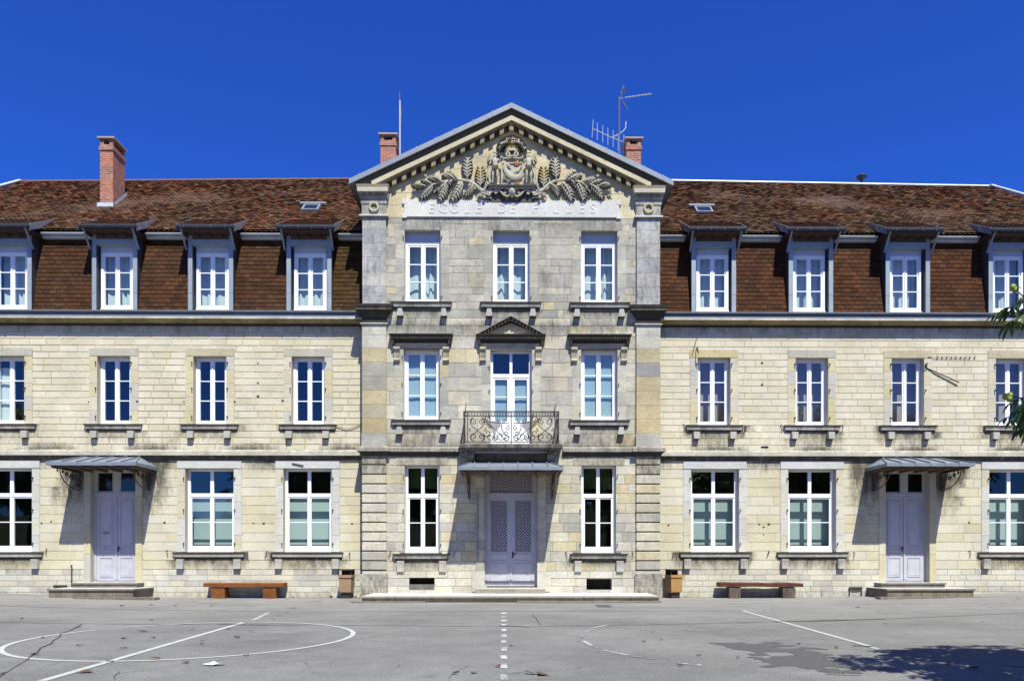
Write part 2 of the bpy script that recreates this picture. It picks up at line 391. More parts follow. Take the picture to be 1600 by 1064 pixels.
# wooded hill across the valley behind the camera (seen in the panes)
def hill():
    m, nt, N, L, bs = newmat('wooded_hill'); oc = coords(nt); n = nz(nt, 0.06, 6, 0.7, oc)
    L.new(mix(nt, mr(nt, n, 0.35, 0.65, 0, 1), (0.012, 0.025, 0.008), (0.05, 0.085, 0.025)), bs.inputs['Base Color']); bs.inputs['Roughness'].default_value = 1
    mb = MB(); n_ = 60
    pts = []
    for i in range(n_ + 1):
        a = R(-150 + 120 * i / n_)
        x, y = 420 * math.cos(a), 420 * math.sin(a)
        h = 26 + 16 * noise.noise(Vector((i * 0.11, 3.3, 0))) + 7 * noise.noise(Vector((i * 0.5, 1.1, 0))) + 3 * noise.noise(Vector((i * 1.7, 9, 0)))
        pts.append((x, y, h, a))
    for p, q in zip(pts, pts[1:]):
        rows = []
        for (x, y, h, a) in (p, q):
            rows.append([(x * s, y * s, hh) for s, hh in ((0.72, -0.5), (0.85, h * 0.45), (1.0, h), (1.25, h * 1.1), (1.35, -0.5))])
        for k in range(4): mb.face([rows[0][k], rows[0][k + 1], rows[1][k + 1], rows[1][k]])
    o = mb.build('hill', m, merge=True, smooth=True); tag(o, kind='structure')
hill()

# ---------------------------------------------------------------- painted marks, joint, cracks
def paint_mat():
    m, nt, N, L, bs = newmat('worn_road_paint'); oc = coords(nt)
    n = nz(nt, 9, 6, 0.75, oc); n2 = nz(nt, 40, 3, 0.7, oc); at = attr(nt)
    s = math_(nt, 'ADD', math_(nt, 'MULTIPLY', n, 0.6), math_(nt, 'MULTIPLY', n2, 0.4))
    s = math_(nt, 'SUBTRACT', s, math_(nt, 'MULTIPLY', at.outputs['Alpha'], 0.3))
    f = mr(nt, s, 0.36, 0.44, 0, 1)
    c = mix(nt, f, (0.19, 0.186, 0.178), (0.44, 0.44, 0.425))
    L.new(c, bs.inputs['Base Color']); bs.inputs['Roughness'].default_value = 0.8; return m
M['paint'] = paint_mat()
M['crack'] = simple('crack_filling', (0.085, 0.072, 0.055), 0.95, 0, 0.3, 12, spec=0.1)
def gline(pts, w, name, mat, wear=0.0, gaps=None, jit=0.0, kind='structure', lift=0.006):
    """pts: ground points; strip of width w draped on the ground"""
    mb = MB(); out = []
    for (a, b) in zip(pts, pts[1:]):
        n = max(1, int(math.dist(a, b) / 0.25))
        for i in range(n): out.append((a[0] + (b[0] - a[0]) * i / n, a[1] + (b[1] - a[1]) * i / n))
    out.append(pts[-1]); nn = len(out)
    if jit: out = [(x + jit * noise.noise(Vector((i * 0.5, 1, 2))) * 1.6, y + jit * noise.noise(Vector((i * 0.5, 7, 2))) * 1.6) for i, (x, y) in enumerate(out)]
    ed = []
    for i, p in enumerate(out):
        a, b = out[max(0, i - 1)], out[min(nn - 1, i + 1)]; dx, dy = b[0] - a[0], b[1] - a[1]; l = math.hypot(dx, dy) or 1
        ww = w * (1 + (0.7 * noise.noise(Vector((i * 0.9, 4, 0))) if jit else 0)) / 2
        nxx, nyy = -dy / l * ww, dx / l * ww
        ed.append(((p[0] + nxx, p[1] + nyy), (p[0] - nxx, p[1] - nyy)))
    for i in range(nn - 1):
        t = i / nn
        if gaps and any(a <= t < b for a, b in gaps): continue
        q = [ed[i][1], ed[i + 1][1], ed[i + 1][0], ed[i][0]]
        mb.face([(x, y, zg(x, y) + lift) for x, y in q], (0, 0, 0, wear))
    if mb.f:
        o = mb.build(name, mat); tag(o, kind=kind); return o
# circle on the left
ce = G(276, 1033)[1], G(276, 972)[1]
cy_ = sum(ce) / 2; cr = (ce[1] - ce[0]) / 2; cxl = (G(0, 999)[0] + G(552, 999)[0]) / 2
def circ(cx, cy, r, ry, a0, a1, n=90): return [(cx + r * math.cos(R(a0 + (a1 - a0) * i / n)), cy + ry * math.sin(R(a0 + (a1 - a0) * i / n))) for i in range(n + 1)]
rr = (G(552, 999)[0] - G(0, 999)[0]) / 2
gline(circ(-4.813, -11.447, 2.367, 2.722, 130, 490), 0.075, 'painted_circle', M['paint'], 0.05, gaps=[(0.03, 0.055)])
gline([G(65, 1064), G(382, 972)], 0.095, 'painted_line', M['paint'], 0.1)
gline([G(395, 969), G(420, 957)], 0.09, 'painted_line', M['paint'], 0.3)
gline([G(20, 1078), G(62, 1065)], 0.09, 'painted_line', M['paint'], 0.2)
gline([G(-200, 945), G(430, 955.5)], 0.06, 'painted_line', M['paint'], 0.62)
gline([G(430, 955.5), G(1160, 954)], 0.06, 'painted_line', M['paint'], 0.85)
gline([G(1160, 954), G(1357, 1009)], 0.085, 'painted_line', M['paint'], 0.15)
gline([G(1362, 1011), G(1384, 1018)], 0.085, 'painted_line', M['paint'], 0.3)
gline([G(1290, 1053), G(1345, 1055)], 0.06, 'painted_line', M['paint'], 0.8)
gline([G(14, 957.5), G(34, 955.5)], 0.06, 'painted_line', M['paint'], 0.3)
gline([G(50, 953), G(68, 951)], 0.06, 'painted_line', M['paint'], 0.4)
# dashed centre line: separate painted squares
for (ya, yb, wx) in ((957, 959, 8), (962.5, 965, 8), (968, 970.5, 8), (975, 977, 8), (982.5, 986, 8.4), (991, 995.5, 8.4), (1000.5, 1005, 8.6), (1011.5, 1017, 8.8), (1024, 1029.5, 9), (1037, 1044, 10), (1054, 1062, 11), (1072, 1082, 12)):
    (x0, y0), (x1, y1) = G(787.4, yb), G(787.2, ya)
    hw = wx / 2 / FPX * (FPX * H0 / (yb - HY))
    mb = MB(); js = [rnd.uniform(-.012, .012) for _ in range(8)]
    q = [(x0 - hw + js[0], y0 + js[1]), (x0 + hw + js[2], y0 + js[3]), (x1 + hw + js[4], y1 + js[5]), (x1 - hw + js[6], y1 + js[7])]
    mb.face([(x, y, zg(x, y) + 0.006) for x, y in q], (0, 0, 0, rnd.uniform(0, .45))); tag(mb.build('painted_dash', M['paint']), kind='structure')
# broken arc on the right
for a, b, w in (((950, 976), (928, 980.5), .3), ((926, 983), (913, 988.5), .5), ((911, 991), (909, 996), .9), ((911, 1001), (924, 1008.5), .3), ((929, 1010.5), (934, 1012), .6), ((943, 1016), (981, 1023.5), .35), ((985, 1025), (1006, 1027), .55), ((1010, 1028), (1021, 1030), .8), ((1068, 1036), (1074, 1038), .4), ((1088, 1038), (1096, 1040), .4), ((1000, 985), (1012, 984), .8), ((1068, 984.5), (1080, 983.5), .5)):
    gline([G(*a), G(*b)], 0.07, 'painted_mark', M['paint'], w)
# long joint in the asphalt and the crack with weeds
jt = [(-60, 971), (60, 973), (200, 975), (400, 976), (560, 976.5), (700, 978), (780, 978), (820, 979), (880, 978), (960, 976.5), (1050, 975), (1200, 971.5), (1290, 970), (1380, 967), (1500, 962), (1640, 956)]
gline([G(*p) for p in jt], 0.035, 'asphalt_joint', M['crack'], jit=0.012, lift=0.004)
for k, (a, b) in enumerate((((780, 977.5), (828, 979.5)), ((1210, 971.3), (1385, 967)), ((340, 975.5), (420, 976.2)))):
    gline([G(*a), G(*b)], 0.07, 'asphalt_crack', M['crack'], jit=0.02, lift=0.008)
gline([G(*p) for p in [(128, 975), (118, 981), (100, 988), (82, 1003), (66, 1012), (50, 1024), (42, 1031)]], 0.022, 'asphalt_crack', M['crack'], jit=0.02, lift=0.008)
gline([G(*p) for p in [(42, 1031), (24, 1042), (4, 1054), (-20, 1068)]], 0.01, 'asphalt_crack', M['crack'], jit=0.02, lift=0.008)
gline([G(*p) for p in [(180, 1062), (178, 1057), (187, 1050)]], 0.008, 'asphalt_crack', M['crack'], jit=0.01)
gline([G(*p) for p in [(845, 976), (840, 970), (838, 966), (832, 960)]], 0.015, 'asphalt_crack', M['crack'], jit=0.02)
gline([G(*p) for p in [(700, 1060), (712, 1049), (725, 1044), (731, 1040)]], 0.006, 'asphalt_crack', M['crack'], jit=0.01)
gline([G(*p) for p in [(1332, 1009), (1350, 1009), (1362, 1011)]], 0.06, 'asphalt_crack', M['crack'], jit=0.01, lift=0.008)
# damp dark patch
def wet():
    m, nt, N, L, bs = newmat('damp_asphalt'); oc = coords(nt); n3 = nz(nt, 38, 4, 0.75, oc)
    L.new(mix(nt, mr(nt, n3, 0.3, 0.7, 0, 1), (0.040, 0.038, 0.036), (0.12, 0.117, 0.11)), bs.inputs['Base Color']); bs.inputs['Roughness'].default_value = 0.7
    bump(nt, bs, n3, 0.4, 0.01)
    for loops in ([(1122, 1005), (1150, 1003), (1180, 1007), (1205, 1002.5), (1222, 1007), (1262, 1012), (1285, 1018), (1312, 1030), (1350, 1040), (1372, 1052), (1335, 1050), (1318, 1048), (1290, 1049), (1262, 1042), (1236, 1045), (1210, 1044), (1172, 1042), (1180, 1036), (1207, 1033), (1190, 1026), (1172, 1021), (1158, 1016), (1140, 1012)],):
        base = [G(*p) for p in loops]; pts = []
        for i, a in enumerate(base):
            b = base[(i + 1) % len(base)]; n = 14
            for k in range(n):
                t = k / n; x = a[0] + (b[0] - a[0]) * t; y = a[1] + (b[1] - a[1]) * t
                pts.append((x, y))
        def ins(x, y):
            c = False; j = len(pts) - 1
            for i in range(len(pts)):
                (xi, yi), (xj, yj) = pts[i], pts[j]
                if (yi > y) != (yj > y) and x < (xj - xi) * (y - yi) / (yj - yi) + xi: c = not c
                j = i
            return c
        mb = MB(); st = .035; x0, x1 = min(p[0] for p in pts) - .3, max(p[0] for p in pts) + .3; y0, y1 = min(p[1] for p in pts) - .3, max(p[1] for p in pts) + .3
        y = y0
        while y < y1:
            x = x0; run = None
            while x < x1:
                w1_ = noise.noise(Vector((x * 2.2, y * 2.2, 0))) * .35 + noise.noise(Vector((x * 7, y * 7, 5))) * .12; w2_ = noise.noise(Vector((x * 2.2, y * 2.2, 9))) * .35 + noise.noise(Vector((x * 7, y * 7, 8))) * .12
                inn = ins(x + w1_, y + w2_) and noise.noise(Vector((x * 1.6, y * 2.6, 3))) < .33
                if inn and run is None: run = x
                if not inn and run is not None:
                    if x - run > .05: mb.face([(run, y, .004), (x, y, .004), (x, y + st, .004), (run, y + st, .004)])
                    run = None
                x += st
            y += st
        me = mb.build('damp_tmp', m).data; bpy.data.objects.remove(bpy.data.objects['damp_tmp'])
        o = bpy.data.objects.new('damp_patch', me); C.objects.link(o); tag(o, kind='structure')
wet()

# ================================================================ the building
B = empty('school_building'); tag(B, 'long pale limestone school with pedimented centre and red tiled mansard wings', 'building')
JW = 0.012
def masonry(mb, courses, x0f, x1f, holes, Yf, lengths, palfn, jcolfn, stain, joint=0.014, depth=0.010, seed=1, reg=False):
    """courses: list of z; x0f/x1f fn(zlo,zhi)->limit; holes rects (x0,x1,z0,z1) left open;"""
    rg = random.Random(seed)
    for ci, (z0, z1) in enumerate(zip(courses, courses[1:])):
        xa, xb = x0f(z0, z1), x1f(z0, z1)
        if xb - xa < 0.02: continue
        x = xa - (rg.random() * lengths[1] if not reg else (lengths[0] * (0.5 if ci % 2 else 0.0)) + rg.uniform(0, .05))
        while x < xb:
            l = lengths[0] * rg.uniform(0.88, 1.12) if reg else rg.uniform(*lengths)
            a, b = max(x, xa), min(x + l, xb); x += l
            if b - a < 0.03: continue
            col = palfn((a + b) / 2, (z0 + z1) / 2, rg); yj = Yf + rg.uniform(-0.0015, 0.0015)
            rs = [(a + joint / 2, b - joint / 2, z0 + joint / 2, z1 - joint / 2)]
            for h in holes:
                if h[0] < b and h[1] > a and h[2] < z1 and h[3] > z0: rs = sub(rs, (h[0] - .001, h[1] + .001, h[2] - .001, h[3] + .001))
            for (p, q, r_, s_) in rs:
                if q - p < 0.015 or s_ - r_ < 0.015: continue
                cs = [(*col[:3], stain(u, w)) for u, w in ((p, r_), (q, r_), (q, s_), (p, s_))]
                f = [(p, yj, r_), (q, yj, r_), (q, yj, s_), (p, yj, s_)]; k = [(u, Yf + depth, w) for u, _, w in f]
                nn_ = max(1, int((q - p) / .28))
                for w_ in range(nn_):
                    u0, u1 = p + (q - p) * w_ / nn_, p + (q - p) * (w_ + 1) / nn_
                    mb.face([(u0, yj, r_), (u1, yj, r_), (u1, yj, s_), (u0, yj, s_)], [(*col[:3], stain(u, w)) for u, w in ((u0, r_), (u1, r_), (u1, s_), (u0, s_))])
                for i in range(4):
                    j = (i + 1) % 4; mb.face([f[i], k[i], k[j], f[j]], [cs[i], cs[i], cs[j], cs[j]])
        # mortar bed behind this course, cut round the holes, in short lengths so that it takes the stain
        n = max(1, int((xb - xa) / 0.7))
        for i in range(n):
            a, b = xa + (xb - xa) * i / n, xa + (xb - xa) * (i + 1) / n
            rs = [(a, b, z0, z1)]
            for h in holes:
                if h[0] < b and h[1] > a and h[2] < z1 and h[3] > z0: rs = sub(rs, h)
            for (p, q, r_, s_) in rs:
                jc = jcolfn((p + q) / 2, (r_ + s_) / 2)
                mb.face([(p, Yf + depth, r_), (q, Yf + depth, r_), (q, Yf + depth, s_), (p, Yf + depth, s_)],
                        [(*jc[:3], stain(u, w) * .8) for u, w in ((p, r_), (q, r_), (q, s_), (p, s_))])
def reveal(mb, x0, x1, z0, z1, Yf, Yb, col):
    mb.face([(x0, Yf, z0), (x0, Yf, z1), (x0, Yb, z1), (x0, Yb, z0)], col)
    mb.face([(x1, Yf, z0), (x1, Yb, z0), (x1, Yb, z1), (x1, Yf, z1)], col)
    mb.face([(x0, Yf, z1), (x1, Yf, z1), (x1, Yb, z1), (x0, Yb, z1)], col)
    mb.face([(x0, Yf, z0), (x0, Yb, z0), (x1, Yb, z0), (x1, Yf, z0)], col)
def stone_block(mb, x0, x1, z0, z1, Yf, proud, col, st=0.0):
    mb.box(x0 + .003, x1 - .003, Yf - proud, Yf + 0.03, z0 + .003, z1 - .003, (*col[:3], st), skip='k')
def jamb_stack(mb, x0, x1, z0, z1, Yf, proud, n, pal, rg, stain=None):
    for i in range(n):
        a = z0 + (z1 - z0) * i / n; b = z0 + (z1 - z0) * (i + 1) / n
        c = pal(rg); stone_block(mb, x0, x1, a, b, Yf, proud, c, 0.12)

# palettes (albedo)
def pal_wing_up(x, z, rg):
    k = rg.uniform(0.97, 1.03); 
    return tuple(v * k for v in rg.choice([A(240, 231, 203), A(238, 229, 199), A(243, 234, 208), A(237, 227, 199), A(233, 222, 190)])[:3])
def pal_wing_low(x, z, rg):
    k = rg.uniform(0.97, 1.03)
    return tuple(v * k for v in rg.choice([A(236, 228, 198), A(235, 225, 192), A(232, 221, 186), A(238, 231, 206), A(234, 227, 202)])[:3])
def pal_plinth(x, z, rg):
    k = rg.uniform(0.95, 1.03)
    return tuple(v * k for v in rg.choice([A(236, 232, 212), A(232, 229, 213), A(228, 222, 200), A(238, 232, 206), A(216, 211, 196)])[:3])
def pal_pav(x, z, rg):
    t = (z - 1) / 10.5; k = rg.uniform(0.90, 1.05)
    grey = [A(210, 205, 188), A(203, 199, 184), A(216, 211, 192), A(196, 193, 180), A(220, 214, 194)]
    cream = [A(228, 221, 196), A(222, 214, 188), A(232, 226, 204), A(226, 214, 176), A(216, 210, 194)]
    if z < 4.2: src = cream if rg.random() < 0.86 else grey
    elif z < 8.2: src = cream if rg.random() < 0.45 else grey
    else: src = grey if rg.random() < 0.80 else cream; k *= .95
    c = rg.choice(src)
    if 3 < z < 9 and rg.random() < 0.05: c = A(222, 206, 166)
    return tuple(v * k for v in c[:3])

# ---- key heights
zPL = PZ(889, 0, 400); zB0 = PZ(718, 0, 300); zB1 = PZ(704, 0, 300); zFR = PZ(509, 0, 300); zGUT = PZ(484.8, -0.29, 300)
zMB = zGUT - 0.12; zMT = PZ(369, 0.62, 300)
GX0 = {}
# columns: opening centres on the wing face
LW = [PX(12.2, 0), PX(177.9, 0), PX(328.1, 0), PX(481.5, 0)]
RW = [PX(1115.7, 0), PX(1268.5, 0), PX(1418.2, 0), PX(1581, 0)]
W1 = 51.0 / 52.1 / 2                        # half width, first floor openings
WG = 75.2 / 52.1 / 2
z1b, z1t = PZ(662.8, 0, 300), PZ(556.6, 0, 300)
zgb, zgt = PZ(862, 0, 300), PZ(731.6, 0, 300)
zdb, zdt = PZ(911, 0, 178), PZ(730.3, 0, 178)
WD = 69.0 / 52.1 / 2
wins = []    # collected window specs
def wing(side):
    cols = LW if side < 0 else RW
    gcols = [PX(12, 0), PX(177, 0), PX(327.5, 0), PX(480.8, 0)] if side < 0 else [PX(1117, 0), PX(1268.8, 0), PX(1417.8, 0), PX(1582.5, 0)]
    di = 1 if side < 0 else 2
    xa, xb = (-XE, XPL + 0.02) if side < 0 else (XPR - 0.02, XE)
    rg = random.Random(11 if side < 0 else 23)
    mb = MB(); holes = []; trims = []
    sills = []
    cream = lambda g: g.choice([A(226, 214, 172), A(232, 224, 196), A(222, 216, 196), A(214, 210, 196), A(228, 218, 184)])
    pale = lambda g: g.choice([A(228, 226, 215), A(222, 222, 214), A(232, 228, 212), A(226, 218, 190)])
    for i, xc in enumerate(cols):
        o = (xc - W1, xc + W1, z1b, z1t)
        holes.append(o)
        jw = 12.4 / 52.1
        trims.append((xc - W1 - jw, xc + W1 + jw, z1t, z1t + 12 / 52.1, 'lint1')); trims.append((xc - W1 - jw, xc - W1, z1b, z1t, 'j1')); trims.append((xc + W1, xc + W1 + jw, z1b, z1t, 'j1'))
        sills.append((xc, W1 + 18 / 52.1, z1b))
    for i, xc in enumerate(gcols):
        jw = 12.2 / 52.1
        if i == di:
            holes.append((xc - WD, xc + WD, zdb, zdt)); jd = 10.5 / 52.1
            trims.append((xc - WD - jd, xc - WD, zdb, zdt, 'jd')); trims.append((xc + WD, xc + WD + jd, zdb, zdt, 'jd')); trims.append((xc - WD - jd, xc + WD + jd, zdt, zB0 - .04, 'lintd'))
        else:
            holes.append((xc - WG, xc + WG, zgb, zgt))
            trims.append((xc - WG - jw, xc + WG + jw, zgt, zB0 - 0.02, 'lintg')); trims.append((xc - WG - jw, xc - WG, zgb, zgt, 'jg')); trims.append((xc + WG, xc + WG + jw, zgb, zgt, 'jg'))
            sills.append((xc, WG + 17 / 52.1, zgb))
    def stain(x, z):
        s = 0.0
        s = max(s, 0.95 * sm(0.42, 0.0, abs(z - (zB1 + 0.0)) if z > zB1 - 0.05 else 9) * (0.55 + 0.45 * math.sin(x * 2.1 + side)))
        if z < zB0: s = max(s, sm(0.65, 0.0, zB0 - z) * (0.35 + 0.45 * math.sin(x * 1.7 + 1)))
        for (xc, hw, zz) in sills:
            if abs(x - xc) < hw + .1 and z < zz: s = max(s, sm(0.95, 0.05, zz - z) * 0.85 * (1 if side > 0 or zz < 3 else 0.75))
        s = max(s, 0.5 * sm(0.5, 0, zFR - z)); s = max(s, 0.42 * sm(0.5, 0.0, z - 0.0))
        for xd in (gcols[di],):
            if abs(abs(x - xd) - 1.25) < .5 and z < zB0: s = max(s, .8 * sm(2.6, 0.3, zB0 - z))
        return s * .9 + 0.04
    def brown(x, z):
        t = 0.5 + 0.5 * noise.noise(Vector((x * 0.35, z * 0.5, side * 3))) + .35 * noise.noise(Vector((x * 1.9, z * 2.6, side * 5)))
        if side < 0: a, b = A(206, 186, 144), A(238, 229, 203)
        else: a, b = A(220, 206, 172), A(236, 226, 198)
        t = min(1, sm(0.36, 0.66, t) * 0.95 + .2 * (z > 7.4))
        return tuple(a[k] * (1 - t) + b[k] * t for k in range(3))
    hl = holes + [t[:4] for t in trims]
    crs = [zB1 + (zFR - zB1) * i / 19 for i in range(20)]
    masonry(mb, crs, lambda a, b: xa, lambda a, b: xb, hl, 0.0, (0.53, 0.53), pal_wing_up, brown, stain, joint=0.026 if side < 0 else 0.018, seed=rg.random(), reg=True)
    crs = [zPL + (zB0 - zPL) * i / 12 for i in range(13)]
    masonry(mb, crs, lambda a, b: xa, lambda a, b: xb, hl, 0.0, (0.7, 1.3), pal_wing_low, lambda x, z: A(238, 232, 212) if z < 10 else 0, stain, joint=0.016, seed=rg.random())
    crs = [-0.4] + [zPL * i / 5 for i in range(0, 6)]
    masonry(mb, crs, lambda a, b: xa, lambda a, b: xb, hl, -0.02, (0.3, 0.75), pal_plinth, lambda x, z: A(196, 188, 168), stain, joint=0.012, seed=rg.random())
    mb.face([(xa, -0.02, zPL), (xb, -0.02, zPL), (xb, 0.0, zPL), (xa, 0, zPL)], (*A(225, 218, 190)[:3], .3))
    # sooty frieze under the cornice
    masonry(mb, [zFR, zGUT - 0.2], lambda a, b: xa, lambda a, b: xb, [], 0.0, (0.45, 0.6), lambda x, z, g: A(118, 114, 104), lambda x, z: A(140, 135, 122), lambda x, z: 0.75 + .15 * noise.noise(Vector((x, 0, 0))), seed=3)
    # zone hidden behind the belt
    mb.face([(xa, 0.0, zB0), (xb, 0.0, zB0), (xb, 0.0, zB1), (xa, 0, zB1)], A(200, 190, 160))
    for (a, b, c, d, k) in trims:
        if k == 'j1': jamb_stack(mb, a, b, c, d, 0, 0.012, 5, cream, rg)
        elif k == 'lint1': stone_block(mb, a, b, c, d, 0, 0.02, rg.choice([A(222, 206, 160), A(206, 200, 182), A(214, 202, 170)]), 0.25)
        elif k == 'jg': jamb_stack(mb, a, b, c, d, 0, 0.014, 5, pale, rg)
        elif k == 'lintg': stone_block(mb, a, b, c, d, 0, 0.03, A(226, 226, 218), 0.1)
        elif k == 'jd': jamb_stack(mb, a, b, c, d, 0, 0.02, 4, cream, rg)
        elif k == 'lintd': stone_block(mb, a, b, c, d, 0, 0.02, A(216, 204, 170), 0.3)
    for h in holes: reveal(mb, *h, -0.012, 0.45, (*A(214, 206, 184)[:3], 0.1))
    # inner face, end wall, back wall
    rs = [(xa, xb, 0, 8.3)]
    for h in holes: rs = sub(rs, h)
    for (p, q, r_, s_) in rs: mb.face([(p, .45, r_), (p, .45, s_), (q, .45, s_), (q, .45, r_)], A(170, 165, 155))
    xe = xa if side < 0 else xb
    mb.face([(xe, 0, -.4), (xe, 9, -.4), (xe, 9, 8.6), (xe, 0, 8.6)], (*A(225, 213, 180)[:3], .2))
    mb.face([(xa, 9, -.4), (xb, 9, -.4), (xb, 9, 11.3), (xa, 9, 11.3)], (*A(225, 213, 180)[:3], .2))
    mb.build('wing_wall', M['stone'], B)
    # belt course
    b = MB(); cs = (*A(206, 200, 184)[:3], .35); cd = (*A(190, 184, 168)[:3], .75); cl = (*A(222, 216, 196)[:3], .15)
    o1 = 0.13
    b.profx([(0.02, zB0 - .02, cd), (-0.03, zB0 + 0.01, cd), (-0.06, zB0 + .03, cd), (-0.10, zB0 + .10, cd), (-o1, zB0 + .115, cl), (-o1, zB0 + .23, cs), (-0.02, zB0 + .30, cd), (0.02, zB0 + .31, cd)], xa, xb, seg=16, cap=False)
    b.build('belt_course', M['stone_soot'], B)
    # sills
    for (xc, hw, zz) in sills:
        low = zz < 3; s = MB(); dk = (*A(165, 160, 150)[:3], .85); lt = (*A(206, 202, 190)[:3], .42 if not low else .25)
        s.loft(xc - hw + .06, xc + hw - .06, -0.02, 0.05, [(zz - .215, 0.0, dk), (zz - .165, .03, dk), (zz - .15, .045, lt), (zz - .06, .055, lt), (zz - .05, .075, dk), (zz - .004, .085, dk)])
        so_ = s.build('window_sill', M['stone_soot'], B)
        for sg in (-1, 1):
            k = MB(); xk = xc + sg * (hw - (15.0 if not low else 10.5) / 52.1)
            if low:
                k.box(xk - .1, xk + .1, -.13, 0.0, zz - .52 + .02, zz - .216, (*A(216, 212, 200)[:3], .2))
                for j in range(4): k.tube([(xk - .075 + j * .05, -.14 + .03 * (t / 5), zz - .235 - .05 * t) for t in range(6)], .016, 6, (*A(205, 200, 188)[:3], .25))
            else:
                k.prism([(xk - .085, zz - .40), (xk - .06, zz - .42), (xk + .06, zz - .42), (xk + .085, zz - .40), (xk + .095, zz - .216), (xk - .095, zz - .216)], -.14, 0.0, (*A(206, 202, 190)[:3], .15))
                k.box(xk - .065, xk + .065, -.10, 0.0, zz - .445, zz - .42, (*A(120, 115, 105)[:3], .8))
            k.build('sill_bracket', M['stone'], so_)
    # stone cornice and zinc gutter
    c = MB(); g0 = zGUT
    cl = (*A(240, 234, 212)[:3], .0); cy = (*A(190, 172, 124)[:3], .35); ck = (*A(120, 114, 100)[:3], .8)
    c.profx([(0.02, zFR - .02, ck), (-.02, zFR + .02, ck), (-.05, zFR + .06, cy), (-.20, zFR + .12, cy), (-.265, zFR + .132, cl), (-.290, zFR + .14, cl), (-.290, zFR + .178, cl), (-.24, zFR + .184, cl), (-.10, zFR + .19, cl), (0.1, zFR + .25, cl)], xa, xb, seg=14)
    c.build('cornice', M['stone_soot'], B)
    g = MB(); g.profx([(0.1, g0 - .25), (-.14, g0 - .245), (-.235, g0 - .235), (-.262, g0 - .215), (-.262, g0 - .145), (-.24, g0 - .13), (-.17, g0 - .11), (-.17, g0 - .045), (-.30, g0 - .03), (-.305, g0), (0.25, g0 + .005)], xa, xb, seg=1)
    for i in range(int((xb - xa) / 0.9)):
        xx = xa + .4 + i * .9; g.box(xx - .012, xx + .012, -.272, -.26, g0 - .215, g0 - .15)
    g.build('gutter', M['zinc'], B)
    wins.append((side, cols, gcols, di))
wing(-1); wing(1)
# ================================================================ roofs of the wings
YR, ZR0 = 4.5, 14.72
def zridge(x): return ZR0 - 0.0125 * abs(x)
YEV, ZEV = 0.40, 11.14
DL = [PX(p, 0.32) for p in (19.5, 183.4, 332.3, 485)]
DR = [PX(p, 0.32) for p in (1113.1, 1263.8, 1414.2, 1573.8)]
XH = 17.35            # ridge ends here, the hip runs down to the wing end
S0 = 0.83             # dormer aprons leave the roof here
DHW = 0.84
YAP = -0.25; ZAP = PZ(352.5, YAP, 500)
def roof_pt(x, s):
    return Vector((x, YR + (YEV - YR) * s, zridge(x) + (ZEV - zridge(x)) * s))
def put_tile(mb, o, ux, us, nrm, w, l, lift, th, col, rounded=True):
    """o top-left on the surface, ux across, us down"""
    a = o; b = o + ux * w; hw = w / 2
    lo = nrm * lift
    if rounded:
        p = [a, a + us * (l * .72) + lo * .8, a + us * (l * .93) + ux * (w * .22) + lo, a + us * l + ux * hw + lo * 1.1, a + us * (l * .93) + ux * (w * .78) + lo, b + us * (l * .72) + lo * .8, b]
    else:
        p = [a, a + us * l + lo, b + us * l + lo, b]
    mb.face([tuple(v) for v in p], col)
    q = p[1:-1]; d = nrm * (-th)
    for u, v in zip(q, q[1:]): mb.face([tuple(u), tuple(u + d), tuple(v + d), tuple(v)], col)
def pal_tile(x, s, side, rg):
    n = noise.noise(Vector((x * 0.45, s * 3, side * 5))) + 0.5 * noise.noise(Vector((x * 1.9, s * 11, side)))
    red = [(0.25, .095, .055), (0.28, .115, .068), (0.22, .085, .05), (0.32, .14, .085)]
    brn = [(0.17, .078, .05), (0.145, .07, .05), (0.20, .10, .065), (0.13, .068, .048)]
    gry = [(0.165, .118, .088), (0.125, .092, .072), (0.20, .15, .11)]
    pr = 0.36 + 0.45 * n - (0.16 if side > 0 else 0) - .25 * sm(.35, .95, s)
    r = rg.random()
    c = rg.choice(red) if r < pr else (rg.choice(brn) if r < pr + .45 else rg.choice(gry))
    if rg.random() < (.05 if side > 0 else .02): c = (.32, .27, .22)
    k = rg.uniform(.90, 1.10) * (.80 if side > 0 else .92); mn = (.175, .088, .06); c = tuple(a * .66 + m_ * .34 for a, m_ in zip(c, mn)); return (c[0] * k, c[1] * k * .98, c[2] * k * .78)
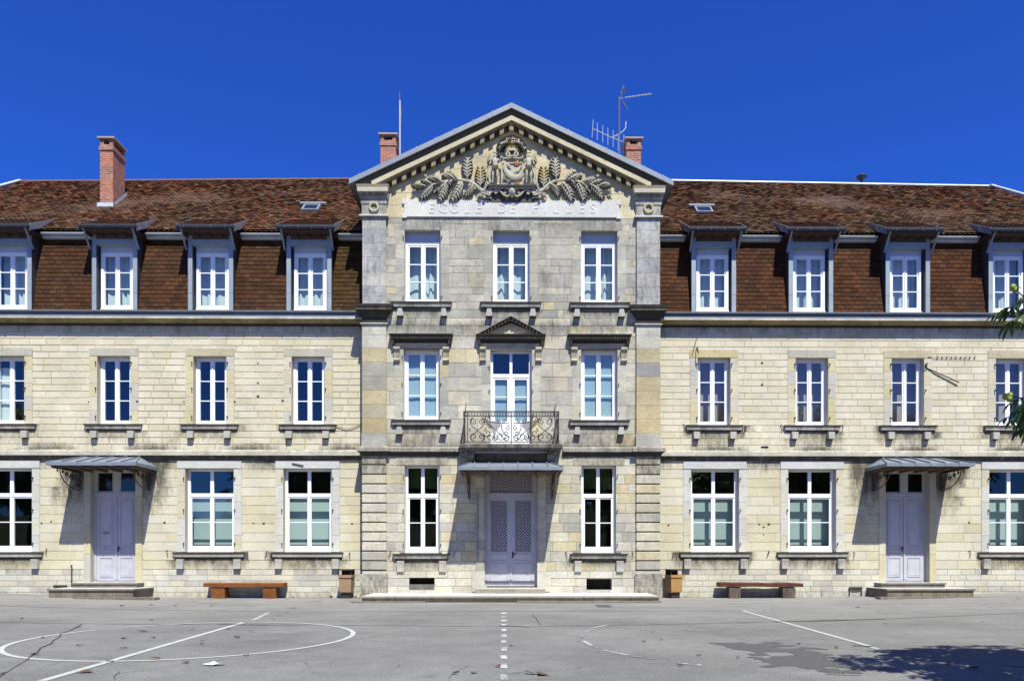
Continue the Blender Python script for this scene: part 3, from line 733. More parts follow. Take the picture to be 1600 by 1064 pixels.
def wing_roof(side):
    rg = random.Random(5 + side); ds = DL if side < 0 else DR
    xi = (XPL - 0.15 + 1.2) if side < 0 else (XPR + 0.15 - 1.2)
    xo = side * XE
    mb = MB(); tw = 0.155
    # under surface (closed): front slope, hip, back slope
    def sp(x, s): return tuple(roof_pt(x, s) - Vector((0, 0, .03)))
    h = side * XH
    brown = (0.10, 0.06, 0.045, 0)
    mb.face([sp(xi, 0), sp(h, 0), sp(xo, 1), sp(xi, 1)], brown)
    zb = ZEV - .03
    mb.face([sp(xi, 0), (xi, 9.0, zb), (xo, 9.0, zb), sp(h, 0)], brown)
    mb.face([sp(h, 0), (xo, 9.0, zb), sp(xo, 1)], brown)
    L_ = (roof_pt(0, 0) - roof_pt(0, 1)).length; rows = 46
    x_in, x_out = (xi, xo) if side > 0 else (xo, xi)
    us = (roof_pt(8 * side, 1) - roof_pt(8 * side, 0)).normalized(); nrm = Vector((1, 0, 0)).cross(-us).normalized()
    if nrm.z < 0: nrm = -nrm
    for r in range(rows):
        s0 = r / rows; s1 = (r + 1) / rows; l = (s1 - s0) * L_ * 1.12
        x = x_in - (tw / 2 if r % 2 else 0)
        while x < x_out:
            xc = x + tw / 2
            hip = XH + (XE - XH) * s1
            ok = abs(xc) < hip - .05
            if s1 > S0 + .03 and any(abs(xc - d) < DHW - .05 for d in ds): ok = False
            if ok:
                c = pal_tile(xc, s0, side, rg)
                o = roof_pt(x, s0) + Vector((0, 0, 0.006 + 0.025 * noise.noise(Vector((x * .5, s0 * 4, 2)))))
                put_tile(mb, o, Vector((1, 0, 0)), us + Vector((rg.uniform(-.03, .03), 0, 0)), nrm, tw * .985, l, rg.uniform(.020, .036), .018, c)
            x += tw
    # hip-end face tiles
    a = roof_pt(h, 0); nr = 36
    for r in range(nr):
        s0, s1 = r / nr, (r + 1) / nr
        xx0, xx1 = h + (xo - h) * s0, h + (xo - h) * s1
        zz0, zz1 = a.z + (ZEV - a.z) * s0, a.z + (ZEV - a.z) * s1
        ya = YR + (YEV - YR) * s0; yb_ = YR + (9 - YR) * s0; y = ya + .05
        usd = Vector((xx1 - xx0, 0, zz1 - zz0)); ll = usd.length; usd.normalize()
        nn = usd.cross(Vector((0, 1, 0))).normalized()
        if nn.z < 0: nn = -nn
        while y < yb_ - .1:
            put_tile(mb, Vector((xx0, y, zz0)), Vector((0, 1, 0)), usd, nn, .3, ll * 1.1, .03, .018, pal_tile(y, s0, side, rg)); y += .3
    mb.build('tile_roof', M['tile'], B)
    # zinc ridge and hips
    z = MB()
    z.tube([tuple(roof_pt(xi, 0) + Vector((0, 0, .0))), tuple(roof_pt(h, 0) + Vector((0, 0, .0)))], .06 if side > 0 else .06, 8)
    z.build('ridge_capping', M['zinc_pale'] if side > 0 else M['tile'], B) if side > 0 else z.build('ridge_capping', simple('ridge_tiles', (0.16, .09, .07), .9), B)
    z = MB(); z.bar(roof_pt(h, 0) + Vector((0, 0, .04)), roof_pt(xo, 1) + Vector((0, 0, .04)), .26, .03); z.tube([tuple(roof_pt(h, 0) + Vector((0, 0, .06))), tuple(roof_pt(xo, 1) + Vector((0, 0, .06)))], .035, 6)
    z.bar(roof_pt(h, 0) + Vector((0, 0, .04)), (xo, 9.0, ZEV + .04), .26, .03)
    z.build('hip_capping', M['zinc_pale'], B)
    # mansard slope with shingles
    s = MB(); yb0, yt0 = 0.20, 0.60; rows = 20; sw = 0.215
    dark = (0.045, .028, .02, 0)
    xm0, xm1 = (xo, XPL + .02) if side < 0 else (XPR - .02, xo)
    xq = [xm0] + [v for d in sorted(ds) for v in (d - .6, d + .6)] + [xm1]
    for a, b in zip(xq[::2], xq[1::2]): s.face([(a, yb0 + .02, zMB), (b, yb0 + .02, zMB), (b, yt0 + .02, zMT), (a, yt0 + .02, zMT)], dark)
    s.face([(xo, yb0, zMB), (xo, 9.2, zMB), (xo, 9.2, zMT), (xo, yt0, zMT)], dark)
    upv = Vector((0, yb0 - yt0, zMB - zMT)); LL = upv.length; dn = upv.normalized(); nn = Vector((0, -1, -dn.y / dn.z * -1)).normalized()
    nn = Vector((0, dn.z, -dn.y)).normalized()
    if nn.y > 0: nn = -nn
    for r in range(rows):
        t0 = r / rows; l = LL / rows * 1.02; x = xm0 - (sw / 2 if r % 2 else 0)
        while x < xm1:
            xc = x + sw / 2
            if not any(abs(xc - d) < .62 for d in ds):
                base = rg.choice([(.076, .036, .019), (.064, .031, .018), (.09, .044, .023), (.055, .028, .017), (.083, .038, .02)])
                if side > 0: base = tuple(v * f for v, f in zip(base, (1.05, .95, .95)))
                k = rg.uniform(.86, 1.10) * .76 * (1 + .18 * noise.noise(Vector((xc, t0 * 3, 4))))
                if side < 0 and xc > XPL - 1.35: base = (base[0] * .92, base[1] * 1.1, base[2] * .8)
                a = max(x, xm0); w = min(x + sw, xm1) - a
                if w > .02: put_tile(s, Vector((a + .006, yt0 + (yb0 - yt0) * t0, zMT + (zMB - zMT) * t0)), Vector((1, 0, 0)), dn, nn, w - .012, l * rg.uniform(.97, 1.03), rg.uniform(.013, .019), .013, (base[0] * k * 1.06, base[1] * k, base[2] * k * .85), False)
            x += sw
    s.build('mansard_slope', M['shingle'], B)
    # upper gutter at the foot of the tiles, cut at every dormer
    xs = [xm0] + [v for d in sorted(ds) for v in (d - .80, d + .80)] + [xm1]
    ug = PZ(368.5, .32, 300)
    for a, b in zip(xs[::2], xs[1::2]):
        u = MB(); u.profx([(yt0 + .05, ug - .03), (.50, ug - .03), (.46, ug - .02), (.44, ug + .0), (.44, ug + .02), (.48, ug + .03), (.48, ug + .05), (.38, ug + .055), (.35, ug + .07), (.34, ug + .098), (.352, ug + .106), (.5, ug + .11)], a, b)
        u.build('eaves_gutter', M['zinc_pale'], B)
    return ds
wing_roof(-1); wing_roof(1)

# ---- one roof vent, skylights, chimneys
def skylight(px, py, k):
    # centre of the skylight on the slope
    t = MB()
    X, _ = P(px, py, 1.9); best = None
    for i in range(200):
        s = i / 200; p = roof_pt(X, s)
        zz = P(px, py, p.y)[1]
        if best is None or abs(zz - p.z) < best[0]: best = (abs(zz - p.z), s)
    p = roof_pt(PX(px, roof_pt(X, best[1]).y), best[1])
    us = (roof_pt(X, 1) - roof_pt(X, 0)).normalized(); n = Vector((0, us.z, -us.y)); n = -n if n.z < 0 else n
    ex = Vector((1, 0, 0)); w, l = .27, .27
    f = MB()
    def slab(cx0, cx1, cs0, cs1, h0, h1, col=None, mat=0):
        q = [p + ex * a + us * b for a, b in ((cx0, cs1), (cx1, cs1), (cx1, cs0), (cx0, cs0))]
        lo = [v + n * h0 for v in q]; hi = [v + n * h1 for v in q]
        f.face([tuple(v) for v in hi], col, mat)
        for i in range(4): f.face([tuple(lo[i]), tuple(lo[(i + 1) % 4]), tuple(hi[(i + 1) % 4]), tuple(hi[i])], col, mat)
    slab(-w, -w + .06, -l, l, 0, .10); slab(w - .06, w, -l, l, 0, .10); slab(-w + .06, w - .06, l - .06, l, 0, .10); slab(-w + .06, w - .06, -l, -l + .08, 0, .10)
    slab(-w - .15, w + .15, -l - .16, -l - .02, .06, .12)
    o = f.build('skylight', M['zinc'], B)
    g = MB(); q = [p + ex * a + us * b + n * .07 for a, b in ((-w + .06, l - .06), (w - .06, l - .06), (w - .06, -l + .08), (-w + .06, -l + .08))]; g.face([tuple(v) for v in q]); g.build('pane', M['glass_solid'], o)
m, nt, N, L, bs = newmat('roof_glass'); bs.inputs['Base Color'].default_value = (0.02, .025, .04, 1); bs.inputs['Roughness'].default_value = .05; M['glass_solid'] = m
skylight(486.5, 328, 0); skylight(1099, 331, 1)

def chimney(x0, x1, y0, y1, zb, zt, wide=True):
    c = MB(); c.box(x0, x1, y0, y1, zb, zt - .42, skip='b'); c.box(x0 - .03, x1 + .03, y0 - .03, y1 + .03, zt - .42, zt - .30)
    c.box(x0 + .0, x1 - .0, y0 + .0, y1 - .0, zt - .30, zt - .22, skip='')
    w = .12
    for (a, b, d, e) in ((x0, x0 + w, y0, y0 + w), (x1 - w, x1, y0, y0 + w), (x0, x0 + w, y1 - w, y1), (x1 - w, x1, y1 - w, y1)): c.box(a, b, d, e, zt - .22, zt - .05)
    o = c.build('chimney', M['brick'], B)
    k = MB(); k.box(x0 - .08, x1 + .08, y0 - .08, y1 + .08, zt - .05, zt); k.build('chimney_cap', M['stone_soot'] if wide else M['stone_soot'], o) if False else None
    k.col = (.35, .31, .28, .1); k = MB(); k.col = (.36, .31, .28, .1); k.box(x0 - .07, x1 + .07, y0 - .07, y1 + .07, zt - .05, zt + .0); k.build('chimney_cap', M['stone'], o)
    d = MB(); d.box(x0 + w, x1 - w, y0 + w, y1 - w, zt - .225, zt - .10); d.build('flue', M['void'], o)
    return o
YC = 2.2
x0 = PX(156.4, YC); x1 = PX(176.6, YC)
ch = chimney(x0, x1, YC, YC + .78, 11.8, PZ(215, YC, 170))
fl = MB()
zf = [roof_pt(x0, (YR - y) / (YR - YEV)).z for y in (YC - .06, YC + .84)]
for xx in (x0 - .05, x1 + .0):
    fl.face([(xx + .06 * 0, YC - .06, zf[0] - .05), (xx + .05, YC - .06, zf[0] - .05), (xx + .05, YC + .84, zf[1] - .05), (xx, YC + .84, zf[1] - .05)])
    fl.face([(xx + .052, YC - .06, zf[0] - .1), (xx + .052, YC + .84, zf[1] - .1), (xx + .052, YC + .84, zf[1] + .16), (xx + .052, YC - .06, zf[0] + .14)])
fl.box(x0 - .05, x1 + .052, YC - .10, YC - .01, zf[0] - .1, zf[0] + .12)
fl.build('flashing', M['zinc_pale'], ch)
for (a, b, t, yy) in ((594.5, 618.5, 209, 4.0), (979, 1001.5, 215.5, 4.0)):
    chimney(PX(a, yy), PX(b, yy), yy, yy + .75, 13.2, PZ(t, yy, a))
# ridge vent
X, Z = P(1346, 285, YR); v = MB(); v.lathe([(.04, -.1), (.04, .10), (.15, .12), (.19, .2), (.12, .27), (0, .29)], 10, (X, YR, Z)); v.bar((X - .3, YR, Z + .12), (X + .1, YR, Z + .2), .05, .03)
v.build('roof_vent', M['zinc_dark'], B)

# ================================================================ dormers
zDh = PZ(383, .15, 300); zDb = PZ(374, .15, 300); zDt = PZ(360, .15, 300)
def dormer(xc, side, first):
    hi, ho = .545, .675; yf = .15
    b = MB()
    for s in (-1, 1):
        xa_, xb_ = sorted((xc + s * hi, xc + s * ho))
        b.box(xa_, xb_, yf, .85, zMB, zDt + .1, skip='klr'); b.box(xa_, xb_, yf, .85, zMB, zDt + .1, skip='ftbk', mat=1)  # dark zinc on the sides paints in the shade of the eaves
        b.box(xa_ + .0, xb_ + .0, yf - .006, yf, zMB + .78, zMB + .80)   # sheet seam
    b.box(xc - hi, xc + hi, yf, .85, zDh, zDb, skip='lr')
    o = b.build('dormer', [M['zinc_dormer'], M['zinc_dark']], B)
    w = MB(); w.box(xc - hi, xc + hi, yf + .02, .6, zDb + .002, zDt + .12, skip='lr'); w.build('head_board', M['wood_dark'], o)
    # apron roof
    top = roof_pt(xc, S0); ya, za = YAP, ZAP
    rg = random.Random(int(xc * 100)); t = MB(); tw = .155
    vec = Vector((0, ya - top.y, za - top.z)); LL = vec.length; us = vec.normalized(); nn = Vector((0, us.z, -us.y)); nn = -nn if nn.z < 0 else nn
    rows = 13
    dk = (.09, .055, .04, 0)
    t.face([(xc - DHW, top.y, top.z - .03), (xc + DHW, top.y, top.z - .03), (xc + DHW, ya, za - .03), (xc - DHW, ya, za - .03)][::-1], dk)
    for r in range(rows):
        x = xc - DHW - (tw / 2 if r % 2 else 0)
        while x < xc + DHW - .02:
            a = max(x, xc - DHW); wv = min(x + tw, xc + DHW) - a
            if wv > .04: put_tile(t, Vector((a, top.y + vec.y * r / rows, top.z + vec.z * r / rows)), Vector((1, 0, 0)), us, nn, wv * .985, LL / rows * 1.12, rg.uniform(.016, .045), .018, pal_tile(a, S0 + (1 - S0) * r / rows, side, rg))
            x += tw
    t.build('apron_roof', M['tile'], o)
    # cheeks: thin zinc sides that fill the step between apron and roof, plus soffit boards and front gutter
    e1 = roof_pt(xc, 1.0)
    for s in (-1, 1):
        c = MB()
        x = xc + s * DHW
        poly = [(top.y, top.z + .03), (ya, za + .03), (ya, za - .17), (e1.y - .1, e1.z - .02)]
        for dx in (0, .02 * s): c.face([(x + dx, y, z) for y, z in poly])
        c.face([(x, ya, za + .03), (x, ya, za - .17), (x + .02 * s, ya, za - .17), (x + .02 * s, ya, za + .03)])
        c.face([(x, ya, za - .17), (x, e1.y - .1, e1.z - .02), (x + .02 * s, e1.y - .1, e1.z - .02), (x + .02 * s, ya, za - .17)])
        c.face([(x, top.y, top.z + .03), (x, ya, za + .03), (x + .02 * s, ya, za + .03), (x + .02 * s, top.y, top.z + .03)])
        # small turned-up flashing on the tiles
        c.build('cheek', M['cheek'], o)
    g = MB(); g.profx([(ya + .02, za - .10), (ya - .04, za - .10), (ya - .075, za - .06), (ya - .08, za - .005), (ya - .07, za), (ya - .02, za - .005)], xc - DHW - .02, xc + DHW + .02)
    for k in range(4): xx = xc - .6 + k * .4; g.box(xx - .012, xx + .012, ya - .088, ya - .02, za - .11, za - .0)
    g.build('gutter', M['zinc_dark'], o)
    sf = MB(); sf.box(xc - DHW + .02, xc + DHW - .02, ya + .0, .62, za - .14, za - .09)
    for k in range(5): xx = xc - .7 + k * .35; sf.box(xx - .04, xx + .04, ya + .22, .62, za - .19, za - .141)
    sf.build('soffit', M['soffit'], o)
    for s in (-1, 1):
        r = MB(); xx = xc + s * .725; zb_ = PZ(390, .15, 300)
        r.bar((xx, .16, zb_), (xx, ya + .03, za - .12), .045, .045); r.lathe([(0, -.04), (.04, -.02), (.04, .02), (0, .04)], 8, (xx, ya + .02, za - .12))
        r.build('strut', M['zinc'], o)
    return o
M['cheek'] = simple('cheek_zinc', (0.24, 0.23, 0.25), 0.55, 0.2, 0.3, 9, dark=(.12, .1, .1), darkfac=.7, dscale=4)
M['soffit'] = simple('red_brown_soffit', (0.045, 0.02, 0.015), 0.8, 0, 0.3, 6)
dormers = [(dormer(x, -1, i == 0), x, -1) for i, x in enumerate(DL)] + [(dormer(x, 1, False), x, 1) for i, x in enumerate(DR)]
# ================================================================ windows
_cache = {}
def window(parent, X, Y, z0, w, h, style, glass='glass', bars=None, key=None, box=0.0, zin=None, name='window'):
    """frame with its panes; front at Y. style 'six' or 'transom'. returns frame object"""
    k = (round(w, 3), round(h, 3), style, box, glass)
    if k not in _cache:
        f = MB(); hw = w / 2; d = .06
        top = h - box
        if style == 'six': bs_, bt, bb, mu = .07, .055, .08, .055
        else: bs_, bt, bb, mu = .075, .065, .09, .05
        f.box(-hw, -hw + bs_, 0, d, 0, top); f.box(hw - bs_, hw, 0, d, 0, top)
        f.box(-hw + bs_, hw - bs_, .001, d, 0, bb); f.box(-hw + bs_, hw - bs_, .001, d, top - bt, top)
        f.box(-hw - .01, hw + .01, -.03, .0, -.0, .03)
        if box: f.box(-hw, hw, -.01, d, top + .002, h, mat=1)
        def leaf(xa, xb, za, zb, nb, dy=.012, r=.046, rb=.06):
            f.box(xa, xa + r, dy, d + dy, za, zb); f.box(xb - r, xb, dy, d + dy, za, zb)
            f.box(xa + r, xb - r, dy + .001, d + dy, za, za + rb); f.box(xa + r, xb - r, dy + .001, d + dy, zb - r, zb)
            for j in range(nb):
                zz = za + rb + (zb - r - za - rb) * (j + 1) / (nb + 1); f.box(xa + r, xb - r, dy + .004, d, zz - .013, zz + .013)
        if style == 'six':
            leaf(-hw + bs_ + .002, -.0205, bb + .002, top - bt - .002, 2); leaf(.0205, hw - bs_ - .002, bb + .002, top - bt - .002, 2)
            f.box(-.02, .02, -.008, d, bb, top - bt)
        else:
            zt = bars
            f.box(-hw + bs_ + .001, hw - bs_ - .001, -.006, d, zt - .055, zt + .055)
            f.box(-.05, .05, .003, d, zt + .055, top - bt)
            leaf(-hw + bs_ + .002, -.0205, bb + .002, zt - .057, 1, r=.04, rb=.09); leaf(.0205, hw - bs_ - .002, bb + .002, zt - .057, 1, r=.04, rb=.09)
            f.box(-.02, .02, -.008, d, bb, zt - .055)
        fo = f.build('window', [M['pvc'], M['shutter_box']], None)
        g = MB(); g.face([(-hw + .03, d * .6, .03), (hw - .03, d * .6, .03), (hw - .03, d * .6, top - .03), (-hw + .03, d * .6, top - .03)])
        po = g.build('pane', M[glass], None)
        me1, me2 = fo.data, po.data
        bpy.data.objects.remove(fo); bpy.data.objects.remove(po); _cache[k] = (me1, me2)
    me1, me2 = _cache[k]
    o = bpy.data.objects.new(name, me1); C.objects.link(o); o.parent = parent; o.location = (X, Y, z0)
    p = bpy.data.objects.new('pane', me2); C.objects.link(p); p.parent = o
    return o
# shutter hinges, small rusty irons on both sides of an opening
hm = MB(); hm.box(-.02, .012, -.05, .0, -.035, .03); hm.bar((-.005, -.045, .03), (-.03, -.06, -.055), .018, .018)
_h = hm.build('shutter_hinge', M['rust']); HME = _h.data; bpy.data.objects.remove(_h)
def hinges(win, Yw, hw, zs, face):
    for s in (-1, 1):
        for z in zs:
            o = bpy.data.objects.new('shutter_hinge', HME); C.objects.link(o); o.parent = win
            o.location = (s * (hw + .04), face - Yw, z); o.scale = (s * .75, 1, .75)
def pleat(w, h, amp, n, seed=0, zlo=0, y0=0):
    mb = MB(); g = random.Random(seed); N_ = n * 8; ph = g.random() * 6; pr = []
    for i in range(N_ + 1):
        t = i / N_; pr.append((-w / 2 + w * t, amp * math.sin(t * n * 6.283 + ph + 1.2 * math.sin(t * 7 + ph)) * (0.6 + .4 * math.sin(t * 11 + ph))))
    for (xa, ya), (xb, yb) in zip(pr, pr[1:]):
        mb.face([(xa, y0 + ya, zlo), (xb, y0 + yb, zlo), (xb, y0 + yb * .8, zlo + h), (xa, y0 + ya * .8, zlo + h)])
    return mb
def curtain(X, Y, z0, w, h, amp, n, mat, label, group, seed):
    o = pleat(w, h, amp, n, seed).build('curtain', M[mat], None, (X, Y, z0), smooth=True); tag(o, label, 'curtain', group); return o
ordL = ['first', 'second', 'third', 'fourth']
def side_order(i, side):   # counted away from the pavilion
    n = 4 - i if side < 0 else i + 1
    return ['next to the centre pavilion', 'second from the centre pavilion', 'third from the centre pavilion', 'at the outer edge of the picture'][n - 1]
RC = 0.19
for side, cols, gcols, di in wins:
    wing_n = 'left' if side < 0 else 'right'
    for i, xc in enumerate(cols):
        w = window(B, xc, RC, z1b, 2 * W1 - .004, z1t - z1b - .004, 'six')
        hinges(w, RC, W1, [.22, 1.06, 1.83], -0.012)
        if side > 0:
            c = curtain(xc, RC + .40, z1b - .1, 1.5, 2.4, .012, 3, 'beige', 'beige curtain behind the %s wing first floor window %s' % (wing_n, side_order(i, side)), 'beige curtains on the first floor', i)
        elif i == 0:
            curtain(xc - .25, RC + .12, z1b + .02, .48, 1.72, .01, 2, 'lace', 'pale curtain filling only the left half of the outermost left wing first floor window', 'pale first floor curtains', i)
    for i, xc in enumerate(gcols):
        if i == di: continue
        low = side < 0 and i == 0
        w = window(B, xc, RC, zgb, 2 * WG - .004, zgt - zgb - .004, 'transom', 'glass_low' if low or i == 3 else 'glass', bars=PZ(773.4, RC, 300) - zgb)
        hinges(w, RC, WG, [.25, 1.25, 2.2], -0.014)
        if not low:
            zt = PZ(773.4, RC, 300) - zgb
            b = MB(); b.face([(-WG - .2, .38, .02), (WG + .2, .38, .02), (WG + .2, .38, zt + .02), (-WG - .2, .38, zt + .02)])
            b.build('blind', M['blind'], w)
            bb = MB(); bb.box(-WG - .2, WG + .2, .36, .375, .20, .225); bb.build('blind_rail', M['cable'], w)
for o, xc, side in dormers:
    i = (DL if side < 0 else DR).index(xc)
    z0 = PZ(484.6, .32, 300); h = zDh - z0 + .02
    w = window(B, xc, .32, z0, .98, h, 'six', box=.20)
    curtain(xc, .32 + .36, z0 - .05, 1.0, h, .045, 5, 'lace', 'white net curtain behind the %s wing dormer window %s' % ('left' if side < 0 else 'right', side_order(i, side)), 'net curtains in the dormers', 40 + i + (10 if side > 0 else 0))

# ================================================================ doors of the wings
def panel_door(parent, xa, xb, z0, z1, Y, hinge_side, handle=True, panels=None, latt=None, slot=False):
    m = MB(); m.box(xa, xb, Y, Y + .045, z0, z1)
    r = .10; H = z1 - z0
    ps = panels or [(0.06, .29), (0.325, .385), (0.41, .955)]
    for a, b in ps:
        za, zb = z0 + H * a, z0 + H * b
        # raised moulding ring and recessed-looking field
        for (p, q, u, v) in ((xa + r, xb - r, za, za + .022), (xa + r, xb - r, zb - .022, zb), (xa + r, xa + r + .022, za + .022, zb - .022), (xb - r - .022, xb - r, za + .022, zb - .022)):
            m.box(p, q, Y - .016, Y - .001, u, v)
        m.box(xa + r + .05, xb - r - .05, Y - .008, Y - .001, za + .05, zb - .05)
    m.box(xa + .04, xb - .04, Y - .03, Y - .001, z0 + .03, z0 + .06)
    o = m.build('door', M['door'], parent)
    if handle:
        h = MB(); x = xb - .05 if hinge_side < 0 else xa + .05; zz = z0 + H * .395
        h.tube([(x, Y - .0, zz), (x, Y - .055, zz)], .012, 8); h.bar((x, Y - .05, zz), (x + .11 * (1 if hinge_side > 0 else -1) * 1, Y - .05, zz - .01), .02, .016); h.box(x - .02, x + .02, Y - .006, Y - .0, zz - .1, zz + .06)
        h.build('handle', M['rust'], o)
    if slot:
        s = MB(); s.box((xa + xb) / 2 - .1, (xa + xb) / 2 + .1, Y - .02, Y - .009, z0 + H * .56, z0 + H * .58); s.build('letter_slot', M['zinc'], o)
    return o
def canopy(xc, Yw, depth, wf, wr, zfb, zft, zr, nseam, ends=('L', 'R')):
    m = MB(); yf = Yw - depth; hf, hr = wf / 2, wr / 2; zc = .012
    FL, FR = Vector((xc - hf, yf, zft)), Vector((xc + hf, yf, zft)); RL, RR_ = Vector((xc - hr, Yw, zr)), Vector((xc + hr, Yw, zr))
    WL, WR_ = Vector((xc - hf, Yw, zft + .01)), Vector((xc + hf, Yw, zft + .01))
    m.face([FL, FR, RR_, RL]); m.face([FR, WR_, RR_]); m.face([WL, FL, RL])
    # front gutter band and side edge
    m.box(xc - hf - .01, xc + hf + .01, yf - .03, yf + .0, zfb, zft + .006); m.box(xc - hf - .01, xc - hf + .02, yf, Yw, zfb, zft + .0); m.box(xc + hf - .02, xc + hf + .01, yf, Yw, zfb, zft)
    # standing seams
    for i in range(nseam + 1):
        x = xc - hf + wf * i / nseam
        t = 1.0
        if abs(x - xc) > hr: t = (hf - abs(x - xc)) / (hf - hr)
        if t < .06: continue
        a = Vector((x, yf, zft + .018)); b = Vector((x, yf + depth * t, zft + (zr - zft) * t + .018)); m.bar(a, b, .022, .05)
        m.box(x - .02, x + .02, yf - .042, yf - .031, zfb + .0, zft)
    for a, b in ((FL, RL), (FR, RR_)): m.bar(a + Vector((0, 0, .014)), b + Vector((0, 0, .014)), .03, .035)
    m.bar(RL + Vector((0, 0.0, .01)), RR_ + Vector((0, 0.0, .01)), .05, .04)
    for s in (-1, 1):
        for k in (1, 2): t = k / 3; a = Vector((xc + s * hf, yf + depth * t, zft + .012)); u = 1 - t if t > .5 else t; b = a.lerp(Vector((xc + s * hr, Yw, zr + .012)), .95 * t); m.bar(a, b, .018, .03)
    o = m.build('canopy', M['zinc'], B)
    w = MB(); w.box(xc - hf + .03, xc + hf - .03, yf + .01, Yw - .01, zfb + .03, zfb + .055)
    for i in range(6): x = xc - hf + .15 + (wf - .3) * i / 5; w.box(x - .035, x + .035, yf + .02, Yw - .02, zfb - .06, zfb + .029)
    w.box(xc - hf + .12, xc + hf - .12, yf + .06, yf + .13, zfb - .055, zfb - .02)
    w.build('soffit_boards', M['wood_dark'], o)
    for s in (-1, 1):
        k = MB(); x = xc + s * (hf - .22); yt = yf + .12; zt = zfb - .065; zl = zt - .52 * depth / 1.33
        k.bar((x, Yw - .01, zt), (x, yt, zt), .03, .025); k.bar((x, Yw - .02, zt), (x, Yw - .02, zl), .03, .025)
        pts = [(x, Yw - .03 - (depth - .30) * math.sin(R(a)), zt - .02 - (zt - zl - .02) * math.cos(R(a)) ) for a in range(0, 91, 9)]
        k.tube(pts, .017, 6)
        for (cy, cz, rr) in ((.20, .17, .13), (.47, .14, .11), (.14, .38, .08), (.72, .10, .08), (.92, .06, .045)):
            sp = [(x, Yw - cy * depth / 1.33 - rr * (1 - t / 22) * math.cos(t * .55), zt - cz - rr * (1 - t / 22) * math.sin(t * .55)) for t in range(19)]; k.tube(sp, .015, 5)
        k.lathe([(0, -.10), (.03, -.07), (.012, -.04), (.028, -.01), (0, 0)], 8, (x, yt + .03, zt - .0))
        k.build('bracket', M['iron'], o)
    return o
def wing_door(xc, side):
    Y = RC; z0, z1 = zdb, zdt; tr = PZ(772, Y, 178)
    f = MB(); hw = WD; 
    f.box(-hw, -hw + .05, 0, .07, 0, z1 - z0); f.box(hw - .05, hw, 0, .07, 0, z1 - z0); f.box(-hw + .05, hw - .05, .001, .07, z1 - z0 - .10, z1 - z0)
    f.box(-hw + .05, hw - .05, -.01, .07, tr - z0 - .045, tr - z0 + .045); f.box(-.07, .07, 0, .07, tr - z0 + .045, z1 - z0 - .10)
    for s in (-1, 1):
        a, b = (-hw + .05, -.07) if s < 0 else (.07, hw - .05)
        f.box(a, a + .05, .01, .07, tr - z0 + .045, z1 - z0 - .1); f.box(b - .05, b, .01, .07, tr - z0 + .045, z1 - z0 - .1)
        f.box(a + .05, b - .05, .011, .07, tr - z0 + .045, tr - z0 + .09); f.box(a + .05, b - .05, .011, .07, z1 - z0 - .14, z1 - z0 - .1)
    o = f.build('door_frame', M['door'], B, (xc, Y, z0))
    g = MB(); g.face([(-hw + .03, .04, tr - z0), (hw - .03, .04, tr - z0), (hw - .03, .04, z1 - z0 - .05), (-hw + .03, .04, z1 - z0 - .05)]); g.build('pane', M['glass_low'], o)
    panel_door(B, xc - hw + .055, xc - .004, z0 + .02, tr - .05, Y + .015, -1, handle=side > 0, slot=side < 0)
    panel_door(B, xc + .004, xc + hw - .055, z0 + .02, tr - .05, Y + .015, 1, handle=side < 0)
    st = MB(); st.box(xc - .018, xc + .018, Y - .012, Y + .0, z0 + .03, tr - .05); st.build('astragal', M['door'], B)
for side, cols, gcols, di in wins:
    xc = gcols[di]; wing_door(xc, side)
    zfb, zft, zr = PZ(727, -1.33, 150), PZ(722, -1.33, 150), PZ(713.5, 0, 170)
    canopy(xc + (.05 if side < 0 else -.02), -0.0, 1.33, 2.50, 1.50, zfb, zft, zr - .0, 6)
    # steps
    s = MB(); c1 = (*A(186, 176, 156, .5)[:3], .45); c2 = (*A(204, 194, 168, .34)[:3], .35)
    fx0, fx1 = (PX(73.8, -1.3), PX(207.7, -1.3)) if side < 0 else (PX(1386.7, -1.3), PX(1523.6, -1.3))
    zt = PZ(919.7, -1.3, 150 if side < 0 else 1450)
    zt2 = zt + .14
    s.loft(fx0 + .02, fx1 - .02, -1.26, .02, [(-.1, 0, c1), (zt - .06, 0, c1), (zt - .055, .035, c2), (zt, .035, c2)])
    s.build('door_step', M['stone'], B)
    s = MB(); s.loft(xc - WD - .32, xc + WD + .24, -.42, .19, [(zt + .004, 0, c1), (zt2 - .05, 0, c1), (zt2 - .045, .03, c2), (zt2, .03, c2)], None)
    s.build('door_step', M['stone'], B)
    s = MB(); s.loft(xc - WD + .005, xc + WD - .005, -.02, .30, [(zt2 + .002, 0, c1), (zdb + .02, 0, c2)]); s.build('threshold', M['stone'], B)
    k = MB(); kx0, kx1 = (fx0 + .9, fx1 + .75) if side < 0 else (fx0 - .35, fx1 + .2)
    k.box(kx0, kx1, -1.62, -1.30, -.05, zg(xc, -1.5) + .035, (*A(190, 182, 165, .5)[:3], .5)); k.build('kerb_stone', M['stone'], B)

